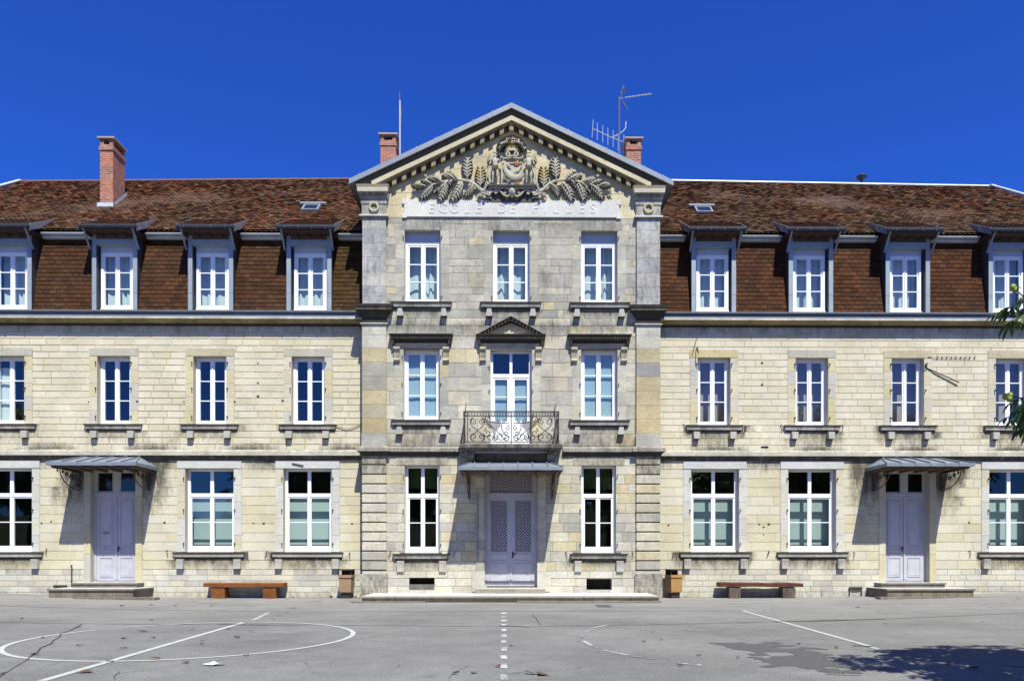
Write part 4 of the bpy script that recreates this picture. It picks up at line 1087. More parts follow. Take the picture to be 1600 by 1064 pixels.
# interiors: floors, ceilings and back walls of the rooms
def rooms(xa, xb, Y0, zs, yb=4.6, cuts=()):
    m = MB(); xs = [xa] + list(cuts) + [xb]
    for z in zs: m.face([(xa, Y0, z), (xb, Y0, z), (xb, yb, z), (xa, yb, z)])
    m.face([(xa, yb, zs[0]), (xb, yb, zs[0]), (xb, yb, zs[-1]), (xa, yb, zs[-1])])
    for x in xs: m.face([(x, Y0, zs[0]), (x, yb, zs[0]), (x, yb, zs[-1]), (x, Y0, zs[-1])])
    m.build('room', M['plaster'], B)
rooms(-XE + .02, XPL - .02, .46, [.1, 4.35, 8.28], cuts=((LW[1] + LW[2]) / 2 + .2,)); rooms(XPR + .02, XE - .02, .46, [.1, 4.35, 8.28], cuts=((RW[1] + RW[2]) / 2,))
rooms(-XE + .1, XPL - .02, .87, [8.36, 11.1]); rooms(XPR + .02, XE - .1, .87, [8.36, 11.1])
# ================================================================ centre pavilion
def Zp(py): return PZ(py, YP, 800)
def Xp(px): return PX(px, YP)
zb_pl = Zp(891.5); zb0 = Zp(712.5); zb1 = Zp(697); zt2 = Zp(341)
PWd = .70
AP_Y = -0.84
zA = PZ(160.5, AP_Y, 799); SL = 0.474; XA = PX(799.3, AP_Y)
def rake(x, off): return zA - off - SL * abs(x - XA)
pxm = 22.43 / FPX     # metres per photo pixel at the cornice
pav = MB(); holes = []; extra = []
gw = [(632.4, 686.8), (908.5, 962.6)]; w1 = [(630.6, 687), (908, 964.6)]; w2 = [(632.3, 688.2), (770.3, 827.3), (908, 964.5)]
oG = [(Xp(a), Xp(b), Zp(863.5), Zp(726.8)) for a, b in gw]
o1 = [(Xp(a), Xp(b), Zp(656), Zp(546)) for a, b in w1]
oF = (Xp(766.2), Xp(830.6), zb1 + .02, Zp(546.6))
o2 = [(Xp(a), Xp(b), Zp(472.5), Zp(360.3)) for a, b in w2]
oD = (Xp(757.7), Xp(839.2), Zp(917.5), Zp(722))
oV = [(Xp(639.7), Xp(679), Zp(921), Zp(902)), (Xp(916), Xp(955.4), Zp(921), Zp(904))]
holes = oG + o1 + [oF] + o2 + [oD] + oV
plx = [(XPL, XPL + PWd), (XPR - PWd, XPR)]
def pst(x, z):
    s = .12
    for o in oG + o1 + o2:
        if o[0] - .3 < x < o[1] + .3 and z < o[2]: s = max(s, sm(.8, .1, o[2] - z) * .8)
    s = max(s, .6 * sm(.4, 0, abs(z - zb1 - .1)))
    if z < zb0: s = max(s, .45 * sm(.4, 0, zb0 - z))
    if z > 8.6: s = max(s, .26 + .22 * noise.noise(Vector((x * .8, z * .8, 0))))
    s = max(s, .75 * sm(.5, 0, abs(z - Zp(513))) * (abs(x - XPC) < 3.6) * .8)
    if z > Zp(362) and z < Zp(338): s = max(s, .36)
    s = max(s, .3 * sm(.4, 0, z))
    for p in plx:
        if p[0] - .3 < x < p[1] + .3 and z < Zp(500): s = max(s, .65 * sm(.9, 0, Zp(500) - z) * .8)
    return s
pj = lambda x, z: A(168, 160, 142) if z < 8 else A(150, 146, 136)
xl = lambda a, b: XPL + PWd - .02; xr = lambda a, b: XPR - PWd + .02
# ground floor, aligned with the rusticated corner blocks
GL = [712.5, 726.8, 741, 755.5, 770.5, 786, 801.5, 816.5, 831, 846, 861, 877, 891.5]
masonry(pav, [Zp(p) for p in reversed(GL)], xl, xr, holes, YP, (.38, .85), pal_pav, pj, pst, joint=.012, seed=4)
masonry(pav, [-.1, Zp(926), Zp(915), Zp(903), zb_pl], lambda a, b: XPL, lambda a, b: XPR, holes, YP - .07, (.4, .85), pal_plinth, pj, pst, joint=.012, seed=5)
pav.face([(XPL, YP - .07, zb_pl), (XPR, YP - .07, zb_pl), (XPR, YP, zb_pl), (XPL, YP, zb_pl)], (*A(225, 218, 196)[:3], .3))
masonry(pav, [zb0, zb1], xl, xr, [oF], YP, (.6, .9), pal_pav, pj, pst, seed=8)
F1 = [697, 677.4, 654.7, 633, 611, 589, 567, 545, 525, 508.7, 497]
masonry(pav, [Zp(p) for p in F1], xl, xr, holes, YP, (.38, 1.0), pal_pav, pj, pst, joint=.013, seed=6)
F2 = [497, 484, 471.6, 460, 449, 427, 416, 404.8, 383, 371.4, 350, 341]
masonry(pav, [Zp(p) for p in F2], xl, xr, holes, YP, (.32, .95), pal_pav, pj, pst, joint=.011, seed=9)
# tympanum field
def tlim(sgn):
    def f(a, b):
        zz = (a + b) / 2
        h = (zA - .42 - zz) / SL
        h = min(h, XPC - XPL - PWd + .6)
        return XA - h if sgn < 0 else XA + h
    return f
tc = lambda x, z, g: tuple(v * g.uniform(.97, 1.03) for v in g.choice([A(234, 220, 178), A(230, 216, 174), A(236, 224, 186)])[:3])
masonry(pav, [zt2 + (zA - .3 - zt2) * i / 8 for i in range(9)], tlim(-1), tlim(1), [], YP, (.9, 1.5), tc, lambda x, z: A(205, 190, 150), lambda x, z: .05, joint=.010, seed=12)
pav.prism([(XPL + .1, zt2), (XPR - .1, zt2), (XPR - .1, rake(XPR - .1, .3)), (XA, rake(XA, .3)), (XPL + .1, rake(XPL + .1, .3))], YP + .012, YP + .3, (*A(226, 212, 172)[:3], .05))
for h in oG + o1 + [oF] + o2: reveal(pav, *h, YP - .0, YP + .5, (*A(205, 199, 182)[:3], .2))
reveal(pav, *oD, YP - .07, YP + .5, (*A(205, 199, 182)[:3], .2))
for v in oV: reveal(pav, *v, YP - .07, YP + .35, (*A(180, 172, 150)[:3], .4)); pav.face([(v[0], YP + .35, v[2]), (v[1], YP + .35, v[2]), (v[1], YP + .35, v[3]), (v[0], YP + .35, v[3])], (*A(60, 58, 55)[:3], .6))
# lintels and door jambs as single stones
for o in oG: stone_block(pav, o[0] - .25, o[1] + .25, o[3], zb0 - .02, YP, .012, A(214, 206, 184), .45)
for o in o2: stone_block(pav, o[0] - .16, o[1] + .16, o[3], o[3] + .28, YP, .008, A(196, 192, 180), .42)
for o in o2 + o1 + [oF]:
    for s in (-1, 1):
        n = 6; a, b = (o[0] - .26, o[0]) if s < 0 else (o[1], o[1] + .26)
        jamb_stack(pav, a, b, max(o[2], zb1 + .3), o[3], YP, .010, 5, lambda g: pal_pav(0, (o[2] + o[3]) / 2, g), rnd)
for s in (-1, 1):
    a, b = (oD[0] - .26, oD[0]) if s < 0 else (oD[1], oD[1] + .26)
    jamb_stack(pav, a, b, zb_pl, zb0 - .02, YP, .03, 11, lambda g: pal_pav(0, 2, g), rnd)
    stone_block(pav, a - (.12 if s < 0 else 0), b + (.12 if s > 0 else 0), Zp(924), zb_pl, YP - .07, .03, A(226, 220, 200), .15)
# side and upper flanks
for x in (XPL, XPR):
    pav.face([(x, YP, -.1), (x, .3, -.1), (x, .3, 11.9), (x, YP, 11.9)], (*A(215, 205, 178)[:3], .3)); pav.face([(x, .0, 8), (x, 5.5, 8), (x, 5.5, 11.9), (x, 0, 11.9)], (*A(205, 198, 178)[:3], .3))
rs = [(XPL, XPR, 0, 12)]
for h in holes: rs = sub(rs, h)
for (p, q, r_, s_) in rs: pav.face([(p, YP + .5, r_), (p, YP + .5, s_), (q, YP + .5, s_), (q, YP + .5, r_)], A(170, 165, 155))
pav.build('pavilion_wall', M['stone_pavilion'], B)
rooms(XPL + .02, XPR - .02, YP + .51, [.1, 4.35, 8.3, 12.0], yb=4.4)

# ---- pilasters
PF = YP - .08
ycol_unused = [A(206, 184, 132), A(212, 192, 142), A(176, 172, 158), A(208, 186, 136), A(224, 216, 190)]
for s, (a, b) in ((-1, plx[0]), (1, plx[1])):
    m = MB(); rg = random.Random(31 + s)
    # rusticated blocks of the ground floor
    for i in range(12):
        zt_, zb_ = Zp(712.5 + (891.5 - 712.5) * i / 12), Zp(712.5 + (891.5 - 712.5) * (i + 1) / 12)
        c = pal_pav(0, 2, rg); c = (*c, .25 if i > 1 else .6); ins = .016
        m.box(a, b, YP - .04, 0.0, zb_ - .001, zb_ + .05, (*A(150, 145, 130)[:3], .6))
        m.loft(a + ins, b - ins, PF + ins, -.0, [(zb_ + .032, 0, c), (zb_ + .048, ins, c), (zt_ - .014, ins, c), (zt_ - .002, .0, c)])
    # plinth block
    for j, (u, v) in enumerate(((0, .36), (.36, .72))): m.box(a - .05, b + .05, PF - .06, 0, u - .1 if j == 0 else u + .005, min(v, zb_pl + .0), (*pal_plinth(0, 0, rg), .55))
    m.build('pilaster', M['stone_pavilion'], B); m = MB()
    zl = [697, 677.4, 654.7, 633, 611, 589, 567, 545, 525, 508]
    for j in range(len(zl) - 1):
        if j == 0: c = A(200, 196, 184)
        elif j > 6: c = A(226, 222, 204)
        else: c = [A(214, 196, 150), A(200, 190, 162) if s < 0 else A(212, 196, 152), A(214, 198, 158), A(182, 177, 160) if s < 0 else A(208, 194, 154), A(192, 186, 168) if s < 0 else A(176, 174, 166), A(212, 198, 160)][j - 1]
        o_ = .015 if j == 0 else 0
        m.box(a - o_, b + o_, PF - o_, 0, Zp(zl[j]) + .003, Zp(zl[j + 1]) - .003, (*c[:3], .3 if j > 7 else .16))
    m.build('pilaster', M['stone_pavilion'], B); m = MB()
    zl = [478, 465, 449, 427, 404, 382, 361, 344]
    for j in range(len(zl) - 1): m.box(a + .01, b - .01, PF, 0, Zp(zl[j]) + .003, Zp(zl[j + 1]) - .003, (*rg.choice([A(208, 206, 200), A(196, 196, 194), A(214, 210, 200), A(202, 202, 202)])[:3], .38))
    m.build('pilaster', M['stone_pavilion'], B)
    # impost between first and second floor
    m = MB(); dk = (*A(112, 106, 92)[:3], .8); gy = (*A(170, 160, 138)[:3], .6); wh = (*A(236, 234, 222)[:3], .05)
    m.loft(a, b, PF, .0, [(Zp(509.5), .03, dk), (Zp(508.5), .05, wh), (Zp(507), .05, wh), (Zp(506.5), .0, dk), (Zp(498), .005, dk), (Zp(497), .03, dk), (Zp(489), .13, dk), (Zp(488), .17, gy), (Zp(484), .18, gy), (Zp(483), .21, dk), (Zp(480), .22, gy), (Zp(478), .05, gy)])
    m.build('impost', M['stone_soot'], B)
    # capital with wreath, then the cornice return with small modillions
    m = MB(); gy = (*A(196, 192, 180)[:3], .4)
    m.loft(a, b, PF, .0, [(Zp(344), .0, gy), (Zp(341.8), .0, gy), (Zp(341.5), .07, wh), (Zp(339.3), .07, wh), (Zp(339), .01, gy), (Zp(322), .01, gy), (Zp(321.8), .03, gy), (Zp(313.5), .035, gy), (Zp(312.8), .07, gy), (Zp(312), .07, gy), (Zp(301), .08, gy)])
    cx = (a + b) / 2; cz = Zp(327.5)
    m.tube([(cx + .12 * math.cos(R(t)), PF - .035, cz + .12 * math.sin(R(t))) for t in range(0, 361, 20)], .035, 8, (*A(216, 204, 168)[:3], .1))
    for k in (-1, 1): m.prism([(cx + k * .1, cz + .1), (cx + k * .26, cz + .16), (cx + k * .12, cz + .16)][::k], PF - .03, PF, gy)
    for k in range(4): xx = a + .08 + (b - a - .16) * k / 3; m.box(xx - .05, xx + .05, YP - .20, PF, Zp(310), Zp(302), (*A(170, 160, 130)[:3], .45))
    m.box(a - .1, b + .1, YP - .16, 0, Zp(302), Zp(300.5), gy)
    m.build('capital', M['stone'], B)
    m = MB(); yl = (*A(222, 208, 168)[:3], .2); g2 = (*A(226, 218, 190)[:3], .1)
    x0c, x1c = (PX(556.8, -.78), PX(606.5, -.78)) if s < 0 else (PX(990.5, -.78), PX(1040.5, -.78))
    zz = [PZ(p, -.78) for p in (300.5, 299, 292.5, 291.5, 288.8)]
    m.loft(x0c + .1, x1c - .1, -.67, .4, [(zz[0], 0, gy), (zz[1], .08, g2), (zz[2], .09, g2), (zz[3], .10, yl), (zz[4], .12, yl)])
    m.build('cornice_return', M['stone'], B)

# ---- belts of the pavilion
b = MB(); cs = (*A(196, 190, 176)[:3], .4); cd = (*A(150, 145, 132)[:3], .85)
gapx = (oD[0] - .8, oD[1] + .8)
for (xa, xb) in ((XPL + PWd + .02, PX(717, -.7)), (PX(880, -.7), XPR - PWd - .02)):
    b = MB(); b.profx([(YP + .01, zb0 - .0, cd), (YP - .03, zb0 + .02, cd), (YP - .08, zb0 + .10, cd), (YP - .12, zb0 + .115, cs), (YP - .12, zb0 + .22, cs), (YP - .02, zb0 + .28, cd), (YP + .02, zb0 + .29, cd)], xa, xb, seg=6); b.build('belt_course', M['stone_soot'], B)
for (a, q) in plx: b = MB(); b.loft(a, q, PF, 0, [(zb0 - .0, .0, cd), (zb0 + .02, .02, cd), (zb0 + .10, .09, cd), (zb0 + .115, .13, cs), (zb0 + .22, .13, cs), (zb0 + .29, .02, cd)]); b.build('belt_course', M['stone_soot'], B)

# ---- pediment
def rk(x, py, Y): return PZ(py, Y, 799.3) - SL * abs(x - XA)
def rband(m, p0, p1, yf, yb, xh, col, xin=0.0, n=1):
    for s in (-1, 1):
        for i in range(n):
            a = xin + (xh - xin) * i / n + (.003 if n > 1 and i else 0); c = xin + (xh - xin) * (i + 1) / n
            x0, x1 = XA + s * a, XA + s * c
            poly = [(x0, rk(x0, p1, yf)), (x1, rk(x1, p1, yf)), (x1, rk(x1, p0, yf)), (x0, rk(x0, p0, yf))]
            m.prism(poly if s > 0 else poly[::-1], yf, yb, col)
m = MB()
rband(m, 160.5, 168.5, AP_Y, AP_Y + .05, 4.69, None)
for s in (-1, 1):
    x1 = XA + s * 4.69
    m.face([(XA, AP_Y, zA), (x1, AP_Y, rake(x1, 0)), (x1, 5.6, rake(x1, 0)), (XA, 5.6, zA)]); m.face([(XA, AP_Y, zA - .1), (x1, AP_Y, rake(x1, .1)), (x1, 5.6, rake(x1, .1)), (XA, 5.6, zA - .1)])
    m.face([(x1, AP_Y, rake(x1, 0)), (x1, 5.6, rake(x1, 0)), (x1, 5.6, rake(x1, .15)), (x1, AP_Y, rake(x1, .15))])
    for k in range(1, 9): xx = XA + s * k * .55; m.box(xx - .012, xx + .012, AP_Y - .012, AP_Y - .001, rk(xx, 168.4, AP_Y), rake(xx, 0) + .02)
m.face([(XA - 4.5, 5.6, rake(4.5, 0) - .5), (XA + 4.5, 5.6, rake(4.5, 0) - .5), (XA, 5.6, zA)])
m.build('zinc_roof', M['zinc'], B)
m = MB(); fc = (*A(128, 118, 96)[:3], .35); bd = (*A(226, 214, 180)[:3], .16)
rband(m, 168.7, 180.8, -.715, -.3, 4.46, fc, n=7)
rband(m, 180.4, 187.6, -.745, -.3, 4.06, bd, n=6)
rband(m, 187.7, 189.2, -.725, -.3, 4.04, (*A(190, 170, 120)[:3], .3))
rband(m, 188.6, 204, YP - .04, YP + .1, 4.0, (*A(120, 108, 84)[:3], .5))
rband(m, 204, 206, YP - .05, YP + .1, 3.95, (*A(190, 178, 146)[:3], .3))
m.build('raking_cornice', M['stone'], B)
for i in range(-14, 15):
    xx = XA + i * 15.25 * 22.83 / FPX; m = MB(); hw = .062
    c = (*A(178, 166, 130)[:3], .4)
    for (q0, q1, yf, h2) in ((189.3, 192.8, -.69, hw + .015), (192.8, 202, -.665, hw)):
        if i == 0: poly = [(xx - h2, rk(xx + h2, q1, yf)), (xx + h2, rk(xx + h2, q1, yf)), (xx + h2, rk(xx + h2, q0, yf)), (xx, rk(xx, q0, yf)), (xx - h2, rk(xx - h2, q0, yf))]
        else: poly = [(xx - h2, rk(xx - h2, q1, yf)), (xx + h2, rk(xx + h2, q1, yf)), (xx + h2, rk(xx + h2, q0, yf)), (xx - h2, rk(xx - h2, q0, yf))]
        m.prism(poly, yf, YP - .03, c)
    m.build('modillion', M['stone'], B)

# ---- inscription plaque
Yq = YP - .05
m = MB(); wc = (*A(236, 234, 224)[:3], .16); qx0, qx1 = PX(631.5, Yq), PX(967.5, Yq); qz0, qz1 = PZ(339, Yq), PZ(313.3, Yq)
m.box(qx0, qx1, Yq, YP + .02, qz0, qz1, wc)
for s, x in ((-1, qx0), (1, qx1)):
    for (a, b_) in ((qz0 - .035, qz0 + .11), (qz1 - .11, qz1 + .035)): xa, xb = sorted((x - s * .08, x + s * .055)); m.box(xa, xb, Yq - .006, YP + .02, a, b_, wc)
pl = m.build('plaque', M['white_stone'] if 'white_stone' in M else M['stone'], B)
lm = []
def glyph(ch, size, x, z, y, depth, bold=0.0, ang=0.0, sx=1.0):
    cu = bpy.data.curves.new('t', 'FONT'); cu.body = ch; cu.size = size; cu.extrude = depth; cu.align_x = 'CENTER'; cu.offset = bold; cu.resolution_u = 3
    o = bpy.data.objects.new('t', cu); C.objects.link(o); dg = bpy.context.evaluated_depsgraph_get(); me = bpy.data.meshes.new_from_object(o.evaluated_get(dg))
    M4 = Matrix.Translation((x, y, z)) @ Matrix.Rotation(ang, 4, 'Y') @ Matrix.Diagonal((sx, 1, 1, 1)) @ Matrix.Rotation(R(90), 4, 'X')
    vs = [tuple(M4 @ v.co) for v in me.vertices]; fs = [tuple(p.vertices) for p in me.polygons]
    bpy.data.objects.remove(o); bpy.data.curves.remove(cu); bpy.data.meshes.remove(me); return vs, fs
def text_mesh(items, col, name, mat, parent):
    mb = MB()
    for vs, fs in items:
        n = len(mb.v); mb.v += vs
        for f in fs: mb.f.append(tuple(i + n for i in f)); mb.c.append([col] * len(f)); mb.m.append(0)
    return mb.build(name, mat, parent)
for ch, px in zip('ECOLEDEFILLES', (673.8, 692, 710.6, 729.7, 747.7, 783.9, 801, 836.6, 851.6, 868.6, 888.4, 908.6, 926.3)):
    zb_ = PZ(333.3, Yq, px); lm.append(glyph(ch, .40, PX(px, Yq), zb_, Yq - .004, .008, -.004))
text_mesh(lm, (*A(250, 250, 248)[:3], .0), 'lettering', M['stone'], pl)

# ---- windows, sills and hoods
hgr = []
for i, o in enumerate(oG):
    w = window(B, (o[0] + o[1]) / 2, YP + RC, o[2], o[1] - o[0] - .004, o[3] - o[2] - .004, 'transom', 'glass_low', bars=Zp(773.5) - o[2]); hinges(w, YP + RC, (o[1] - o[0]) / 2, [.25, 1.25, 2.25], YP)
    c = MB(); hw = .7; zz = Zp(760) - o[2]; c.face([(-hw, .5, zz), (hw, .5, zz), (hw, .5, zz + .9), (-hw, .5, zz + .9)]); c.build('blind', M['green'], w)
for i, o in enumerate(o1):
    w = window(B, (o[0] + o[1]) / 2, YP + RC, o[2], o[1] - o[0] - .004, o[3] - o[2] - .004, 'six'); hinges(w, YP + RC, (o[1] - o[0]) / 2, [.2, 1.05, 1.85], YP)
    curtain((o[0] + o[1]) / 2, YP + RC + .10, o[2] + .03, 1.0, o[3] - o[2] - .1, .007, 2, 'sheer', 'pale blue sheer curtain in the first floor window %s of the balcony' % ('left', 'right')[i], 'pale blue curtains of the pavilion', 70 + i)
for i, o in enumerate(o2):
    bx = Zp(360.3) - Zp(376.8)
    w = window(B, (o[0] + o[1]) / 2, YP + RC, o[2], o[1] - o[0] - .004, o[3] - o[2] - .004, 'six', box=bx); hinges(w, YP + RC, (o[1] - o[0]) / 2, [.15, 1.9], YP)
    curtain((o[0] + o[1]) / 2 - .05, YP + RC + .45, o[2] - .0, 1.2, o[3] - o[2], .07, 5, 'lace', 'white pleated net curtain in the %s of the three windows under the inscription' % ('left', 'middle', 'right')[i], 'net curtains under the inscription', 80 + i)
# french window
w = MB(); o = oF; hw = (o[1] - o[0]) / 2 - .002; H = o[3] - o[2]; zt_ = Zp(585) - o[2]; mid = (o[0] + o[1]) / 2; pz = Zp(656) - o[2]
for xx in (-1, 1): xa, xb = sorted((xx * hw, xx * (hw - .07))); w.box(xa, xb, 0, .06, 0, H)
w.box(-hw + .07, hw - .07, .001, .06, H - .06, H); w.box(-hw + .07, hw - .07, -.004, .06, zt_ - .055, zt_ + .055); w.box(-.04, .04, .002, .06, zt_ + .055, H - .06); w.box(-.05, .05, -.01, .06, 0, zt_ - .055)
for a, b_ in ((-hw + .07, -.05), (.05, hw - .07)):
    w.box(a, a + .06, .01, .06, 0, zt_ - .055); w.box(b_ - .06, b_, .01, .06, 0, zt_ - .055); w.box(a + .06, b_ - .06, .011, .06, 0, pz); w.box(a + .06, b_ - .06, .011, .06, zt_ - .11, zt_ - .056)
    w.box(a + .12, b_ - .12, .004, .0105, .12, pz - .12)
    for q in (Zp(618), ): w.box(a + .06, b_ - .06, .014, .055, q - o[2] - .013, q - o[2] + .013)
fw = w.build('french_window', M['pvc'], B, (mid, YP + RC, o[2])); g = MB(); g.face([(-hw + .03, .035, pz - .05), (hw - .03, .035, pz - .05), (hw - .03, .035, H - .03), (-hw + .03, .035, H - .03)]); g.build('pane', M['glass'], fw)
hinges(fw, YP + RC, hw, [.9, 1.6, 2.3], YP)
curtain(mid, YP + RC + .11, o[2] + .3, 1.15, zt_ - .3, .006, 2, 'sheer', 'pale blue sheer curtain in the tall window behind the balcony', 'pale blue curtains of the pavilion', 90)

dkk = (*A(150, 146, 138)[:3], .85); ltt = (*A(198, 196, 188)[:3], .45)
def psill(x0, x1, z, hd=.2, off=.13):
    s = MB(); s.loft(x0 + .06, x1 - .06, YP - .03, YP + .05, [(z - .215, 0, dkk), (z - .165, .04, dkk), (z - .15, .05, ltt), (z - .06, .06, ltt), (z - .05, .08, dkk), (z - .004, .09, dkk)])
    return s.build('window_sill', M['stone_soot'], B)
def pbr(par, x, z, low):
    k = MB()
    if low:
        k.box(x - .1, x + .1, YP - .13, YP, z - .53, z - .216, (*A(216, 212, 200)[:3], .2))
        for j in range(4): k.tube([(x - .075 + j * .05, YP - .14 + .03 * (t / 5), z - .235 - .05 * t) for t in range(6)], .016, 6, (*A(205, 200, 188)[:3], .25))
    else:
        k.prism([(x - .1, z - .40), (x - .07, z - .43), (x + .07, z - .43), (x + .1, z - .40), (x + .06, z - .216), (x - .06, z - .216)], YP - .15, YP, (*A(205, 203, 194)[:3], .2)); k.box(x - .08, x + .08, YP - .11, YP, z - .455, z - .43, dkk)
    k.build('sill_bracket', M['stone'], par)
for (a, b_, z, ks, low) in ((612.4, 705, 473, (625.7, 693.7), 0), (751.5, 844.2, 473, (764.5, 832.5), 0), (891, 982.7, 473.3, (901.2, 970.5), 0), (613, 703.4, 656.5, (624.5, 692.9), 0), (890.3, 982, 656.5, (901.5, 969.8), 0), (615.5, 702, 864.5, (626.5, 692), 1), (892, 979, 864.5, (902.8, 968), 1)):
    so_ = psill(Xp(a), Xp(b_), Zp(z))
    for q in ks: pbr(so_, Xp(q), Zp(z), low)
def hood(x0, x1, ped=None):
    h = MB(); zt_, zb_ = Zp(524.6), Zp(543.5); dk = (*A(92, 88, 80)[:3], .85); md = (*A(120, 116, 106)[:3], .7); lt = (*A(214, 206, 184)[:3], .2)
    H_ = zt_ - Zp(539)
    h.loft(x0 + .2, x1 - .2, YP - .03, YP + .02, [(Zp(546), -.1, lt), (zb_, -.08, lt), (zb_ + .01, .0, lt), (Zp(538), .0, lt), (Zp(537.5), .03, dk), (zt_ - .16, .05, dk), (zt_ - .15, .12, md), (zt_ - .05, .14, md), (zt_ - .04, .18, dk), (zt_, .19, dk)])
    n = int((x1 - x0) / .085)
    for i in range(n): xx = x0 + .09 + (x1 - x0 - .18) * i / (n - 1); h.box(xx - .025, xx + .025, YP - .185, YP - .03, zt_ - .13, zt_ - .055, md)
    for s, x in ((-1, x0 + .12), (1, x1 - .12)):
        h.box(x - .03, x + .03, YP - .15, YP, zt_ - .3, zt_ - .15, dk)
    if ped:
        xm = (x0 + x1) / 2; za = Zp(496.5); hw = (x1 - x0) / 2 - .08; sl = (za - zt_) / hw
        h.prism([(x0 + .15, zt_ - .01), (x1 - .15, zt_ - .01), (xm, za - .1)], YP - .012, YP + .02, (*A(226, 212, 172)[:3], .15))
        for s in (-1, 1):
            for (d0, d1, yy, cc) in ((0, .035, -.2, md), (.035, .13, -.16, dk), (.13, .17, -.09, dk)):
                poly = [(xm, za - d1), (xm + s * hw, zt_ - d1 + .0), (xm + s * hw, zt_ - d0), (xm, za - d0)]
                poly = [(x, max(z, zt_ - .005)) for x, z in poly]
                h.prism(poly if s > 0 else poly[::-1], YP + yy, YP + .02, cc)
            for i in range(9): t = (i + .7) / 9.8; xx = xm + s * hw * t; zz = za - .06 - sl * hw * t; h.box(xx - .022, xx + .022, YP - .185, YP - .1, max(zz - .05, zt_), max(zz + .02, zt_ + .02), md)
    o = h.build('window_hood', M['stone_soot'], B)
    for s, x in ((-1, x0 + .22), (1, x1 - .22)):
        k = MB(); c = (*A(208, 198, 170)[:3], .4)
        pts = [(YP, Zp(543.5)), (YP - .12, Zp(543.5)), (YP - .13, Zp(547)), (YP - .07, Zp(552)), (YP - .05, Zp(560)), (YP - .09, Zp(564)), (YP, Zp(566))]
        for dx in (-.09, .09): k.face([(x + dx, y, z) for y, z in pts], c)
        for p, q in zip(pts, pts[1:]): k.face([(x - .09, *p), (x + .09, *p), (x + .09, *q), (x - .09, *q)], c)
        k.build('console', M['stone'], o)
hood(Xp(608.5) + .0, Xp(708.8)); hood(Xp(885.4), Xp(986.5)); hood(Xp(743), Xp(853.3), True)

# ---- balcony
YB = YP - .85; s = MB(); cg = (*A(170, 166, 156)[:3], .62)
bx0, bx1 = PX(717.5, YB), PX(879, YB); zbt, zbb = PZ(693, YB), PZ(700.8, YB)
s.loft(bx0 + .08, bx1 - .08, YB + .08, YP + .02, [(zbb - .07, -.08, cg), (zbb - .02, -.03, cg), (zbb, .04, cg), (zbb + .03, .075, cg), (zbt - .02, .08, cg), (zbt, .06, (*A(190, 186, 174)[:3], .3))])
bal = s.build('balcony', M['stone_soot'], B)
for px in (735.7, 860.2):
    k = MB(); x = PX(px, YP - .5); pts = [(YP, zbb - .08), (YP - .68, zbb - .08), (YP - .70, zbb - .17), (YP - .55, zbb - .3), (YP - .3, zbb - .42), (YP - .1, zbb - .62), (YP, zbb - .68)]; c = (*A(176, 172, 162)[:3], .5)
    for dx in (-.1, .1): k.face([(x + dx, y, z) for y, z in pts], c)
    for p, q in zip(pts, pts[1:] + pts[:1]): k.face([(x - .1, *p), (x + .1, *p), (x + .1, *q), (x - .1, *q)], c)
    k.box(x - .12, x + .12, YP - .72, YP, zbb - .08, zbb - .071, c); k.build('balcony_console', M['stone_soot'], bal)
YRl = YB + .08; rx0, rx1 = PX(724, YRl), PX(873.6, YRl); rz0, rz1 = PZ(690.8, YRl), PZ(642.2, YRl); rm = (rx0 + rx1) / 2; RH = rz1 - rz0
r = MB(); tr_ = .011
def sp(cx, cz, r0, a0, turns, dirn, n=26, tail=None):
    pts = []
    for i in range(n + 1):
        t = i / n; a = R(a0) + dirn * turns * 2 * math.pi * t; rr_ = r0 * (1 - .82 * t); pts.append((cx + rr_ * math.cos(a), cz + rr_ * math.sin(a)))
    return pts
def draw(pts, rad=.012, m2=None, plane='x', y=None):
    (m2 or r).tube([(x, YRl if y is None else y, z) for x, z in pts], rad, 5)
r.box(rx0, rx1, YRl - .02, YRl + .02, rz1 - .02, rz1); r.box(rx0, rx1, YRl - .012, YRl + .012, rz1 - .165, rz1 - .145); r.box(rx0, rx1, YRl - .015, YRl + .015, rz0, rz0 + .02)
for x in (rx0 + .012, rx1 - .012, rx0 + .12, rx1 - .12): r.box(x - .012, x + .012, YRl - .012, YRl + .012, zbt if x in (rx0 + .012, rx1 - .012) else rz0, rz1)
r.box(rm - .012, rm + .012, YRl - .015, YRl + .015, zbt - .05, rz1)
